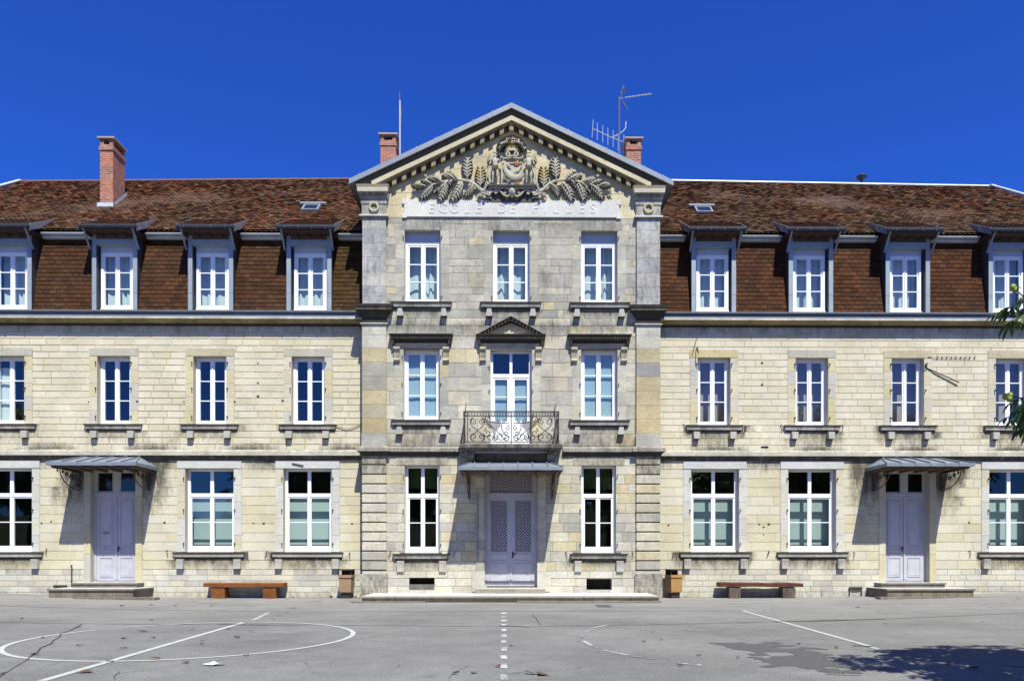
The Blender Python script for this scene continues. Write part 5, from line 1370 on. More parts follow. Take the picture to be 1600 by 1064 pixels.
# band of rings
n = 34
for i in range(n):
    cx = rx0 + (rx1 - rx0) * (i + .5) / n; r.tube([(cx + .045 * math.cos(R(t)), YRl, rz1 - .083 + .058 * math.sin(R(t))) for t in range(0, 361, 45)], .007, 4)
    r.bar((cx - .04, YRl, rz1 - .14), (cx + .04, YRl, rz1 - .025), .007, .007); r.bar((cx + .04, YRl, rz1 - .14), (cx - .04, YRl, rz1 - .025), .007, .007)
zt_ = rz1 - .165
for s in (-1, 1):
    e = rm + s * (rx1 - rx0) / 2; ins = -s
    c1 = e + ins * .40; hh = zt_ - rz0 - .02
    for k in (-1, 1):
        # hearts: two mirrored s-scrolls, volutes above and below
        x0 = c1 + k * .155
        top = sp(c1 + k * .10, zt_ - .13, .10, 90 - k * 0, 1.15, -k); draw([(c1 + k * .0, rz0 + hh * .47), (c1 + k * .10, rz0 + hh * .58), (c1 + k * .20, rz0 + hh * .74), (c1 + k * .205, zt_ - .10), (c1 + k * .17, zt_ - .04)] + top)
        bot = sp(c1 + k * .10, rz0 + .15, .10, -90, 1.15, k); draw([(c1 + k * .0, rz0 + hh * .47), (c1 + k * .10, rz0 + hh * .36), (c1 + k * .20, rz0 + hh * .26), (c1 + k * .205, rz0 + .12), (c1 + k * .17, rz0 + .055)] + bot)
        draw(sp(c1 + k * .2, rz0 + hh * .5, .05, 90, .8, -k))
    # big sweeping scrolls towards the middle
    q = lambda pts: [(rm + s * x, rz0 + z) for x, z in pts]
    W_ = (rx1 - rx0) / 2
    draw(q([(W_ - .62, .68), (W_ - .66, .55), (W_ - .78, .45), (W_ - .95, .32), (W_ - 1.08, .18), (W_ - 1.17, .06), (.12, .03)]), .012)
    for (cx, cz, r0, a0, tn, dr) in ((W_ - .76, .16, .14, 90, 1.3, 1), (W_ - .68, .26, .11, 0, 1.2, -1), (W_ - .90, .10, .09, 90, 1.2, -1), (.30, .17, .13, 180, 1.2, 1), (.14, .10, .08, 90, 1.2, 1), (.16, .26, .08, 0, 1.1, -1), (.12, .40, .07, 90, 1.1, 1), (.42, .14, .10, 90, 1.2, -1), (W_ - .70, .64, .10, 0, 1.2, 1), (W_ - .58, .60, .07, 90, 1.1, -1), (.22, .60, .06, 90, 1, 1), (.36, .62, .06, 90, 1, -1)):
        draw([(rm + s * x, rz0 + z) for x, z in sp(cx, cz, r0, a0, tn, dr)], .012)
    draw(q([(.27, .52), (.28, .40), (.24, .30), (.14, .20), (.05, .14)]), .013); draw(q([(.06, .53), (.27, .54), (.40, .55), (.55, .57)]), .014)
    # lattice wedge
    top_l, top_r = W_ - .62, .30
    poly = [(W_ - .62, .60), (.30, .60), (.30, .46), (.48, .22), (.62, .38), (W_ - .62, .50)]
    def inside(x, z):
        c = False; j = len(poly) - 1
        for i in range(len(poly)):
            (xi, zi), (xj, zj) = poly[i], poly[j]
            if (zi > z) != (zj > z) and x < (xj - xi) * (z - zi) / (zj - zi) + xi: c = not c
            j = i
        return c
    st = .052
    for d in (-1, 1):
        for k in range(-40, 60):
            run = []
            for t in range(0, 90):
                x = .2 + t * .01; z = d * (x - .2) + k * st
                if inside(x, z): run.append((x, z))
                else:
                    if len(run) > 2: r.bar((rm + s * run[0][0], YRl, rz0 + run[0][1]), (rm + s * run[-1][0], YRl, rz0 + run[-1][1]), .014, .014)
                    run = []
            if len(run) > 2: r.bar((rm + s * run[0][0], YRl, rz0 + run[0][1]), (rm + s * run[-1][0], YRl, rz0 + run[-1][1]), .014, .014)
# returns to the wall
for x in (rx0 + .012, rx1 - .012):
    r.bar((x, YRl, rz1 - .01), (x, YP, rz1 - .01), .03, .02); r.bar((x, YRl, rz1 - .155), (x, YP, rz1 - .155), .02, .016); r.bar((x, YRl, rz0 + .01), (x, YP, rz0 + .01), .03, .02)
    for k in range(8):
        y = YRl + (YP - YRl) * (k + .5) / 8; r.bar((x, y, rz0), (x, y, rz1 - .15), .012, .012)
        r.tube([(x, y + .04 * math.cos(R(t)), rz0 + .2 + .1 * math.sin(R(t))) for t in range(0, 361, 45)], .008, 4)
r.build('railing', M['iron'], bal)
xq = PX(829.6, YRl - .03); k = MB(); k.box(xq - .02, xq + .02, YRl - .05, YRl - .021, rz0 - .04, rz1 + .02); k.build('railing_post', M['iron'], bal)
for px, dx in ((727.5, .02), (867, .03)):
    k = MB(); x = PX(px, YP); z = Zp(640); k.tube([(x, YP, z), (x, YP - .1, z + .02), (x + dx, YP - .12, z + .08), (x + dx, YP - .08, z + .18)], .012, 5); k.build('wall_hook', M['rust'], B)

# ---- main door
Yd = YP + RC - .02; m = MB(); x0, x1 = oD[0] + .002, oD[1] - .002; ztr = Zp(772); zt_ = Zp(731); z0 = oD[2]
m.box(x0, x0 + .05, Yd, Yd + .08, z0, oD[3]); m.box(x1 - .05, x1, Yd, Yd + .08, z0, oD[3]); m.box(x0 + .05, x1 - .05, Yd - .01, Yd + .08, ztr - .05, ztr + .05); m.box(x0 + .05, x1 - .05, Yd + .001, Yd + .08, oD[3] - .1, oD[3])
m.box(x0 + .05, x0 + .13, Yd + .01, Yd + .07, ztr + .05, oD[3] - .1); m.box(x1 - .13, x1 - .05, Yd + .01, Yd + .07, ztr + .05, oD[3] - .1)
fr = m.build('door_frame', M['door'], B)
def lattice(xa, xb, za, zb, Y, parent, step=.082):
    l = MB()
    for d in (-1, 1):
        k = -int((zb - za + xb - xa) / step) - 2
        while k < int((zb - za + xb - xa) / step) + 3:
            # line z = za + d*(x-xa) + k*step
            xs = sorted([(xa, za + k * step), (xb, za + d * (xb - xa) + k * step)])
            (p, zp_), (q, zq) = (xa, za + k * step), (xb, za + d * (xb - xa) + k * step)
            def clip(zv): return xa + (zv - za - k * step) / d
            lo, hi = (zp_, zq) if zp_ < zq else (zq, zp_)
            if hi > za and lo < zb:
                pa = (p, zp_) if za <= zp_ <= zb else (clip(min(max(zp_, za), zb)), min(max(zp_, za), zb)); pb = (q, zq) if za <= zq <= zb else (clip(min(max(zq, za), zb)), min(max(zq, za), zb))
                if math.dist(pa, pb) > .03: l.bar((pa[0], Y + (.004 if d > 0 else -.004), pa[1]), (pb[0], Y + (.004 if d > 0 else -.004), pb[1]), .006, .020)
            k += 1
    l.build('lattice', M['lattice'], parent)
    b = MB(); b.face([(xa - .02, Y + .03, za - .02), (xb + .02, Y + .03, za - .02), (xb + .02, Y + .03, zb + .02), (xa - .02, Y + .03, zb + .02)]); b.build('backing', M['void'], parent)
lattice(x0 + .13, x1 - .13, ztr + .06, oD[3] - .1, Yd + .03, fr)
mid = (x0 + x1) / 2
for s, (a, b_) in ((-1, (x0 + .055, mid - .004)), (1, (mid + .004, x1 - .055))):
    m = MB(); z1 = ztr - .055; zb_ = z0 + .02; la, lb = Zp(861.8), Zp(781)
    st = .11
    m.box(a, a + st, Yd + .012, Yd + .06, zb_, z1); m.box(b_ - st, b_, Yd + .012, Yd + .06, zb_, z1); m.box(a + st, b_ - st, Yd + .013, Yd + .06, zb_, la); m.box(a + st, b_ - st, Yd + .013, Yd + .06, lb, z1)
    for (u, v) in ((Zp(911), Zp(880)), (Zp(877), Zp(865.5))):
        for (p, q, e, f) in ((a + .08, b_ - .08, u, u + .02), (a + .08, b_ - .08, v - .02, v), (a + .08, a + .10, u + .02, v - .02), (b_ - .10, b_ - .08, u + .02, v - .02)): m.box(p, q, Yd - .004, Yd + .011, e, f)
    m.box(a + .02, b_ - .02, Yd - .02, Yd + .011, zb_ + .02, zb_ + .05)
    d = m.build('door', M['door'], B); lattice(a + st, b_ - st, la, lb, Yd + .03, d)
    if s > 0:
        h = MB(); xx = a + .05; zz = Zp(865.5); h.box(xx - .02, xx + .02, Yd - .0, Yd + .011, zz - .1, zz + .07); h.tube([(xx, Yd, zz), (xx, Yd - .05, zz), (xx + .1, Yd - .05, zz)], .012, 6); h.build('handle', M['rust'], d)
m = MB(); m.box(mid - .022, mid + .022, Yd - .012, Yd + .011, z0 + .03, ztr - .055); m.build('astragal', M['door'], B)
canopy(PX(798.2, -2.07), YP - .0, 1.57, PX(880, -2.07) - PX(716.5, -2.07), PX(847, YP) - PX(745.5, YP), PZ(734.2, -2.07), PZ(729.8, -2.07), Zp(719.7), 7)
# threshold, terrace and its lower ledge
s = MB(); c1 = (*A(206, 196, 172, .5)[:3], .3); c2 = (*A(206, 190, 154, .21)[:3], .4); c3 = (*A(138, 134, 124, .5)[:3], .7)
s.loft(Xp(743), Xp(851), YP - .42, YP - .10 + .25, [(.1, 0, c1), (Zp(918.8), 0, c2)]); s.build('threshold', M['stone'], B)
zt_ = .168; yt = -2.45; ex = [PX(565, yt)] + [PX(p, yt) for p in (616, 672, 741, 893, 948, 985)] + [PX(1030, yt)]
t = MB()
for a, b_ in zip(ex, ex[1:]):
    k = rnd.uniform(.9, 1.05); cc = tuple(v * k for v in c2[:3]); t.loft(a + .004, b_ - .004, yt + rnd.uniform(0, .015), YP - .0, [(-.05, 0, c3), (zt_ - .075, 0, c3), (zt_ - .07, .0, c3), (zt_ - .05, .003, c1), (zt_ - rnd.uniform(0, .006), .003, (*cc, .18))])
t.build('terrace', M['stone'], B)
for (a, b_, yy, hh) in ((548, 664, -2.72, .035), (808, 1034, -2.78, .045)):
    t = MB(); xx = PX(a, yy)
    while xx < PX(b_, yy) - .05:
        l = min(rnd.uniform(.7, 1.2), PX(b_, yy) - xx); t.box(xx, xx + l - .006, yy + rnd.uniform(0, .04), yt - .0, -.05, hh + rnd.uniform(-.006, .006), (*A(176, 170, 156, .5)[:3], .35)); xx += l
    t.build('kerb_stone', M['stone'], B)
t = MB(); t.box(oV[0][0], oV[0][1], YP - .02, YP + .1, oV[0][2], oV[0][2] + .16, (*A(150, 146, 138)[:3], .5)); t.build('vent_fill', M['stone'], B)
# thin rain pipe left of the door
t = MB(); x = Xp(746.7); t.tube([(x, YP - .05, Zp(875)), (x, YP - .05, Zp(770))], .018, 8); t.build('pipe', M['zinc'], B)
# ================================================================ carved arms and branches in the pediment
YK = YP - .12
def K(px, py): return PX(px, YK), PZ(py, YK, px)
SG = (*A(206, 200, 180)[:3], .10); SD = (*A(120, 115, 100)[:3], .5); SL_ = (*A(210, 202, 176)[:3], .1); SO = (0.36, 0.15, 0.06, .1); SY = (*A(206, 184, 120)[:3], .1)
arms = MB()
# backing slab behind the shield and under the shelf
x0, z0 = K(760, 303.5); x1, z1 = K(840, 289)
arms.prism([(K(768, 310)[0], K(0, 311)[1]), (K(832, 310)[0], K(0, 311)[1]), (K(842, 304)[0], K(0, 304)[1]), (K(839, 290)[0], K(0, 290)[1]), (K(761, 290)[0], K(0, 290)[1]), (K(758, 304)[0], K(0, 304)[1])], YP - .06, YP + .02, SD)
arms.loft(K(762, 0)[0], K(838, 0)[0], YP - .24, YP, [(K(0, 291)[1], -.03, SD), (K(0, 289.6)[1], .0, SG), (K(0, 288)[1], .02, SG)])
# shield with rim
sx0, sx1 = K(783, 0)[0], K(817.5, 0)[0]; sz0, sz1 = K(0, 288)[1], K(0, 251)[1]
arms.box(sx0, sx1, YP - .14, YP, sz0, sz1, SG)
for (a, b, c, d) in ((sx0, sx0 + .03, sz0, sz1), (sx1 - .03, sx1, sz0, sz1), (sx0 + .03, sx1 - .03, sz1 - .03, sz1)): arms.box(a, b, YP - .17, YP - .141, c, d, SL_)
arms.build('shield', M['stone'], B); shield = bpy.data.objects['shield']
# bird-like charge: curved neck and body, wing, small tree and water
ch = MB()
def kt(pts, r0, r1=None, col=SG, y=YP - .16, flat=.6, n=8, mb=None):
    (mb or ch).tube([(K(px, py)[0], y, K(px, py)[1]) for px, py in pts], r0, n, col, None, r1, flat)
kt([(796, 262), (793.5, 258.5), (791, 257.5), (789, 260), (789, 265), (791, 270), (795, 275), (800, 278.5), (806, 279.5), (812, 277.5), (816, 273)], .045, .10)
kt([(796, 262), (798.5, 265)], .03, .01); kt([(800, 277), (804, 273), (809, 268.5), (814, 261.5)], .09, .03, flat=.5)
for i in range(4): kt([(803 + i * 2.2, 272 - i * .8), (808 + i * 2, 267 - i * 2.2)], .03, .015, SL_, YP - .19)
kt([(803, 257), (807, 256), (812, 256.5), (815, 253.5)], .05, .02, SO, YP - .155); kt([(805, 258.5), (811, 259)], .04, .02, SO, YP - .155)
kt([(803, 284), (812, 284)], .06, .05, SO, YP - .15, .3); kt([(804, 287), (811, 287)], .05, .04, SO, YP - .15, .3)
rg = random.Random(3)
for i in range(34):
    px, py = rg.uniform(785, 798), rg.uniform(275, 287)
    if (px - 785) + (py - 275) > 3: 
        x, z = K(px, py); ch.lathe([(0, -.035), (.035, 0), (0, .035)], 6, (x, YP - .15, z), rg.choice([SG, SL_, SD]))
ch.build('charge', M['stone'], shield, smooth=False)
# crown, pearls, volutes, motto ribbon
cr = MB(); x, z = K(800, 237)
for k in range(3):
    zz0, zz1, rr0 = [(z, z + .08, .23), (z + .08, z + .20, .20), (z + .20, z + .30, .24)][k]
    n = 14
    for i in range(n):
        a0, a1 = math.pi + math.pi * i / n, math.pi + math.pi * (i + 1) / n
        r1_ = rr0 + (.03 if k == 2 else 0)
        cr.face([(x + rr0 * math.cos(a0), YP + rr0 * .8 * math.sin(a0), zz0), (x + rr0 * math.cos(a1), YP + rr0 * .8 * math.sin(a1), zz0), (x + r1_ * math.cos(a1), YP + r1_ * .8 * math.sin(a1), zz1), (x + r1_ * math.cos(a0), YP + r1_ * .8 * math.sin(a0), zz1)], [SL_, SY, SO][k] if k < 2 else (*A(190, 160, 110)[:3], .3))
cr.face([(x + .23 * math.cos(math.pi * i / 14), YP - .8 * .23 * math.sin(math.pi * i / 14), z) for i in range(15)], SD)
cr.build('crown', M['stone'], shield)
pr = MB()
for px in (782.5, 785, 788, 791.8, 799.8, 803.3, 807.2, 811, 815): 
    d = (px - 799.5); xx, zz = K(px, 224.5 + .013 * d * d); pr.lathe([(0, -.028), (.022, -.018), (.03, 0), (.022, .018), (0, .028)], 8, (xx, YP - .24, zz), (*A(245, 240, 225)[:3], 0))
pr.build('pearls', M['stone'], shield)
rb = MB(); rc = K(799.5, 246); n = 24; rr1, rr2 = .62, .50
hood_ = []
def ell(a, r): return (rc[0] + r * 1.0 * .82 * math.cos(a), rc[1] + r * .98 * math.sin(a))
a0, a1 = R(24), R(156)
for i in range(n):
    u, v = a0 + (a1 - a0) * i / n, a0 + (a1 - a0) * (i + 1) / n
    for (ra, rb_, ya, yb) in ((.60, .485, YP - .24, YP - .20), (.485, .47, YP - .20, YP), (.60, .61, YP - .24, YP)):
        p, q, s_, t_ = ell(u, rb_), ell(v, rb_), ell(v, ra), ell(u, ra)
        if (ra, rb_) == (.60, .485): rb.face([(p[0], ya, p[1]), (q[0], ya, q[1]), (s_[0], yb, s_[1]), (t_[0], yb, t_[1])], SL_)
        else: rb.face([(p[0], yb, p[1]), (q[0], yb, q[1]), (ell(v, ra)[0], ya, ell(v, ra)[1]), (ell(u, ra)[0], ya, ell(u, ra)[1])], SG)
rb.prism([ell(a0 + (a1 - a0) * i / n, .49) for i in range(n + 1)], YP - .015, YP, SD)
ribbon = rb.build('motto_ribbon', M['stone'], shield)
txt = 'DIV NON IVSTITIE VERACI'; it = []
for i, c in enumerate(txt):
    a = R(150) - R(120) * (i + .5) / len(txt)
    if c == ' ': continue
    p = ell(a, .515); it.append(glyph(c, .10, p[0], p[1], YP - .245, .012, .001, math.pi / 2 - a))
text_mesh(it, (*A(70, 66, 60)[:3], .4), 'lettering', M['stone'], ribbon)
vl = MB()
def spir(px, py, r0, a0, turns, dr, mb, r=.022, col=SL_, y=YP - .2):
    x, z = K(px, py); mb.tube([(x + r0 * (1 - .8 * t / 20) * math.cos(R(a0) + dr * turns * 6.283 * t / 20), y, z + r0 * (1 - .8 * t / 20) * math.sin(R(a0) + dr * turns * 6.283 * t / 20)) for t in range(21)], r, 6, col)
for s in (-1, 1):
    f = lambda p: 800 + s * (p - 800)
    spir(f(806), 243, .085, 200 if s > 0 else -20, 1.2, s, vl, .028); kt([(f(800.6), 245), (f(802.5), 248.5), (f(806), 249.6), (f(812), 249.6), (f(816), 248.4), (f(817.5), 246)], .026, .022, SL_, YP - .19, 1, mb=vl)
    # scrolls under the shelf
    for pts, r in (([(f(804.5), 306), (f(808), 308), (f(813), 305.5), (f(816), 302), (f(820), 298), (f(824), 297), (f(829), 299.5), (f(833), 301.5)], .035), ([(f(833), 301.5), (f(836), 306), (f(841), 304), (f(846), 302)], .03), ([(f(818), 300), (f(814), 304), (f(811), 305)], .02)):
        kt(pts, r, r * .7, SG, YP - .14, 1, mb=vl)
    for (a, b, r, ang, d) in ((811, 301, .05, 90, 1), (825, 302, .045, 0, -1), (819, 294.5, .035, 90, 1), (835, 297, .04, 180, -1), (850, 305, .05, 0, 1), (843, 308, .045, 90, -1)): spir(f(a), b, r, ang, 1.1, d * s, vl, .02, SG, YP - .14)
vl.build('scrollwork', M['stone'], shield)
# mask: continuous head shape
mk = MB(); x, z = K(800, 300); n, m_ = 14, 12
for i in range(m_):
    for j in range(n):
        def pt(i, j):
            v = math.pi * i / m_; u = math.pi * j / n
            r = .115 * (1 + .1 * math.cos(v)); X_ = r * math.sin(v) * math.cos(u); Z_ = .165 * math.cos(v); Y_ = .13 * math.sin(v) * math.sin(u)
            dx = abs(X_)
            Y_ += .035 * math.exp(-((X_ / .022) ** 2 + ((Z_ + .015) / .04) ** 2)) - .03 * math.exp(-(((dx - .045) / .022) ** 2 + ((Z_ - .02) / .018) ** 2)) - .018 * math.exp(-((X_ / .03) ** 2 + ((Z_ + .075) / .01) ** 2)) + .012 * math.exp(-((X_ / .035) ** 2 + ((Z_ + .095) / .012) ** 2))
            return (x + X_, YP - .1 - Y_, z + Z_)
        mk.face([pt(i, j), pt(i + 1, j), pt(i + 1, j + 1), pt(i, j + 1)], SG)
for k in range(-4, 5): mk.tube([(x + .028 * k, YP - .16, z + .165 - .004 * k * k), (x + .033 * k, YP - .2, z + .12 - .005 * k * k)], .022, 5, SG)
mk.build('mask', M['stone'], shield, smooth=True)

# two standing carved children holding the shield
def cherub(cx, side):
    u = 46.0 / 52.0   # total height
    x, zf = K(cx, 288); s = side; H = .92
    def q(a, b, c): return (x + s * a * H, YP - .13 - b * H, zf + c * H)
    V = [(0, .02, .50), (0, .03, .60), (0, .04, .70), (0, .02, .80), (0, .03, .855), (0, .04, .925),      # 0..5 pelvis waist chest neck head
         (-.065, .05, .46), (-.075, .07, .27), (-.075, .03, .05), (-.085, .10, .02),     # 6-9 leg
         (.065, .03, .46), (.075, .05, .27), (.080, .02, .05), (.10, .08, .02),          # 10-13
         (-.10, .03, .775), (-.155, .04, .66), (-.17, .09, .76), (-.165, .12, .80),                # 14-17 arm bent up towards shield
         (.10, .03, .775), (.145, .02, .68), (.17, .05, .62), (.175, .08, .58)]            # 18-21
    E = [(0, 1), (1, 2), (2, 3), (3, 4), (4, 5), (0, 6), (6, 7), (7, 8), (8, 9), (0, 10), (10, 11), (11, 12), (12, 13), (2, 14), (14, 15), (15, 16), (16, 17), (2, 18), (18, 19), (19, 20), (20, 21)]
    rad = [.078, .072, .085, .033, .05, .055, .058, .042, .028, .024, .058, .042, .028, .024, .036, .030, .022, .018, .036, .030, .022, .018]
    me = bpy.data.meshes.new('carved_child'); me.from_pydata([q(*v) for v in V], E, [])
    at = me.color_attributes.new('col', 'FLOAT_COLOR', 'POINT')
    for i in range(len(V)): at.data[i].color = SG
    o = bpy.data.objects.new('carved_child', me); C.objects.link(o); o.parent = B; me.materials.append(M['stone_plain'])
    md = o.modifiers.new('s', 'SKIN'); sv = me.skin_vertices[0].data
    for i, r_ in enumerate(rad): sv[i].radius = (r_ * H, r_ * H * .85); sv[i].use_root = (i == 0)
    o.modifiers.new('d', 'SUBSURF').levels = 2; o.modifiers['d'].render_levels = 2
    dg = bpy.context.evaluated_depsgraph_get(); nm = bpy.data.meshes.new_from_object(o.evaluated_get(dg)); nm.polygons.foreach_set('use_smooth', [True] * len(nm.polygons))
    o.modifiers.clear(); o.data = nm; nm.name = 'carved_child'
    # curly hair, loin cloth, drapery behind
    h = MB()
    for i in range(26):
        a = rnd.uniform(0, math.pi); b = rnd.uniform(.1, 1.3); rr_ = .062
        p = q(rr_ * math.cos(a) * math.sin(b), .035 + rr_ * math.sin(a) * math.sin(b) * .5 - .01, .925 + rr_ * math.cos(b) + .005); h.lathe([(0, -.022), (.022, 0), (0, .022)], 6, p, SG)
    h.build('hair', M['stone'], o)
    d = MB()
    for k in range(7): a = -.07 + .14 * k / 6; d.tube([q(a * 1.1, .09, .55), q(a * 1.2, .10, .49 - .02 * (k % 2)), q(a * 1.25, .085, .44 - .02 * (k % 3))], .022, 6, SD)
    d.build('loincloth', M['stone'], o)
    w = MB()
    w.tube([q(.12, -.02, .50), q(.17, .0, .35), q(.19, .0, .2), q(.16, .0, .05)], .04, 6, SG); w.tube([q(.15, -.02, .55), q(.21, .0, .42), q(.20, .0, .25)], .03, 6, SG)
    for (a, c, r_) in ((.16, .86, .09), (-.13, .88, .08), (.2, .78, .07)): w.lathe([(0, -r_), (r_ * .8, -r_ * .5), (r_, 0), (r_ * .8, r_ * .5), (0, r_)], 8, (x + s * a * H, YP + .01, zf + c * H), SD)
    w.build('drapery', M['stone'], o); w = MB()
    for k in range(6): w.tube([q(.05, -.08, .80), q(.13 + .012 * k, -.06, .93 - .025 * k), q(.19 + .01 * k, -.05, .99 - .055 * k)], .026, 6, SL_, None, .012)
    w.build('wing', M['stone'], o)
mm = stone_mat('carved_limestone', 0.15)
for n_ in list(mm.node_tree.nodes):
    if n_.type == 'ATTRIBUTE':
        rgb = mm.node_tree.nodes.new('ShaderNodeRGB'); rgb.outputs[0].default_value = (*SG[:3], 1)
        for l in list(n_.outputs['Color'].links): mm.node_tree.links.new(rgb.outputs[0], l.to_socket)
        for l in list(n_.outputs['Alpha'].links): l.to_node.inputs[0].default_value = .12; mm.node_tree.links.remove(l)
M['stone_plain'] = mm
cherub(773.7, -1); cherub(826.3, 1)

# branches with big lobed leaves
def leaf(mb, px0, py0, px1, py1, wpx, curl=0.0, lobes=6, col=SG, tipc=None, base=.09):
    x0, z0 = K(px0, py0); x1, z1 = K(px1, py1); L_ = math.hypot(x1 - x0, z1 - z0); ux, uz = (x1 - x0) / L_, (z1 - z0) / L_; vx, vz = -uz, ux; Wd = wpx * 22.9 / FPX / 2
    # midrib
    rib = []
    for i in range(9):
        t = i / 8; b = curl * math.sin(math.pi * t) * L_; rib.append((x0 + ux * L_ * t + vx * b, YP - base - .09 * math.sin(math.pi * (.15 + .8 * t)), z0 + uz * L_ * t + vz * b))
    mb.tube(rib, .022, 6, col, None, .008)
    bk = []
    for s in (1, -1):
        ts = [i / 10 for i in range(11)] if s > 0 else [i / 10 for i in range(10, -1, -1)]
        for t in ts:
            b = curl * math.sin(math.pi * t) * L_; w = .74 * Wd * math.sin(math.pi * (.10 + .86 * t)) ** .8 * (1.0 + (.16 if int(t * 10) % 2 else -.1))
            bk.append((x0 + ux * L_ * (t + .06) + vx * b + s * vx * w, z0 + uz * L_ * (t + .06) + vz * b + s * vz * w))
    area = sum(bk[i][0] * bk[(i + 1) % len(bk)][1] - bk[(i + 1) % len(bk)][0] * bk[i][1] for i in range(len(bk)))
    mb.prism(bk if area > 0 else bk[::-1], YP - .045, YP, (*A(138, 132, 110)[:3], .35))  # darker backing, painting the shadow in the gaps between lobes
    for s in (-1, 1):
        for j in range(lobes):
            t = .12 + .80 * j / (lobes - 1); b = curl * math.sin(math.pi * t) * L_
            p0 = Vector((x0 + ux * L_ * t + vx * b, YP - base - .08 * math.sin(math.pi * (.15 + .8 * t)), z0 + uz * L_ * t + vz * b))
            w = 1.08 * Wd * math.sin(math.pi * (.18 + .74 * t)) ** .7; fwd = .20 * L_ * (1 - .3 * t) + .02
            tip = p0 + Vector((s * vx * w + ux * fwd, 0, s * vz * w + uz * fwd)); tip.y = YP - .06
            m1 = p0.lerp(tip, .55) + Vector((0, -.035, 0)); hw = L_ / lobes * .38
            u = Vector((ux, 0, uz)) * hw
            cc = tipc if (tipc and t > .4) else col
            a1, a2, b1, b2 = p0 - u * .9, p0 + u * .8, m1 - u * .95, m1 + u * .85
            mb.face([a1, b1, m1 + Vector((0, -.02, 0)), p0], cc); mb.face([p0, m1 + Vector((0, -.02, 0)), b2, a2], cc)
            mb.face([b1, tip - u * .1, m1 + Vector((0, -.02, 0))], cc); mb.face([m1 + Vector((0, -.02, 0)), tip + u * .1, b2], cc)
            for p, q in ((a1, b1), (b1, tip), (tip, b2), (b2, a2)): mb.face([p, q, Vector((q.x, YP, q.z)), Vector((p.x, YP, p.z))], SD)  # lobe sides coloured dark to deepen the shade of the relief
    t = Vector((x1, YP - .05, z1)); e = Vector((vx, 0, vz)) * Wd * .3; mb.face([Vector(rib[-2]) + e, t + Vector((ux, 0, uz)) * .05, Vector(rib[-2]) - e], col)
def branch(s):
    b = MB(); f = lambda p: 799.5 + s * (799.5 - p)
    kt([(f(762), 301), (f(752), 297), (f(742), 288), (f(732), 282.5), (f(718), 280.5), (f(703), 281), (f(690), 284), (f(672), 289), (f(655), 291)], .06, .02, SG, YP - .1, .8, mb=b)
    kt([(f(767), 303), (f(760), 302)], .07, .05, SG, YP - .12, .8, mb=b); spir(f(764), 300, .07, 0, 1.1, 1, b, .03, SG, YP - .14)
    S = [(730, 280, 731, 248, 17, .03, 6, SG, None), (750, 292, 750, 262, 17, -.03, 6, SG, SY), (722, 284, 706, 311, 17, .06, 6, SG, None), (697, 283, 687, 311, 16, .05, 6, SG, None), (677, 288, 658, 308, 14, .06, 6, SG, None),
         (740, 287, 727, 304, 13, .1, 6, SG, None), (712, 281, 693, 272, 13, -.05, 6, SG, None), (690, 284, 670, 277, 13, -.08, 6, SG, None), (715, 281, 704, 268, 9, 0, 4, SG, None), (663, 290, 646, 288, 10, .05, 6, SG, None), (675, 288, 660, 281, 9, 0, 4, SG, None), (700, 283, 678, 299, 8, .1, 4, SG, None), (706, 282, 700, 291, 8, 0, 3, SG, None), (757, 299, 765, 282, 10, 0, 4, SL_, None)]
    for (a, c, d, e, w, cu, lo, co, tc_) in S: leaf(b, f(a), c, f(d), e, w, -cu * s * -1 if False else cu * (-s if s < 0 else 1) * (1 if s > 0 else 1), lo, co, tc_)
    for (a, c, r) in ((700.5, 268, .05), (665, 275, .05), (645, 298, .035), (648, 297, .03)):
        x, z = K(f(a), c); b.lathe([(0, -r), (r * .8, -r * .5), (r, 0), (r * .7, r * .6), (0, r)], 8, (x, YP - .1, z), SG if r < .05 else SL_)
        b.tube([(x, YP - .06, z), (x + s * .06, YP - .05, z - .12)], .015, 5, SG)
    kt([(f(750), 303), (f(745), 308), (f(748), 312)], .05, .02, SG, YP - .08, .7, mb=b); kt([(f(752), 300), (f(757), 308), (f(768), 309)], .035, .02, SG, YP - .1, .7, mb=b)
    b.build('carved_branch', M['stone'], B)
branch(1); branch(-1)
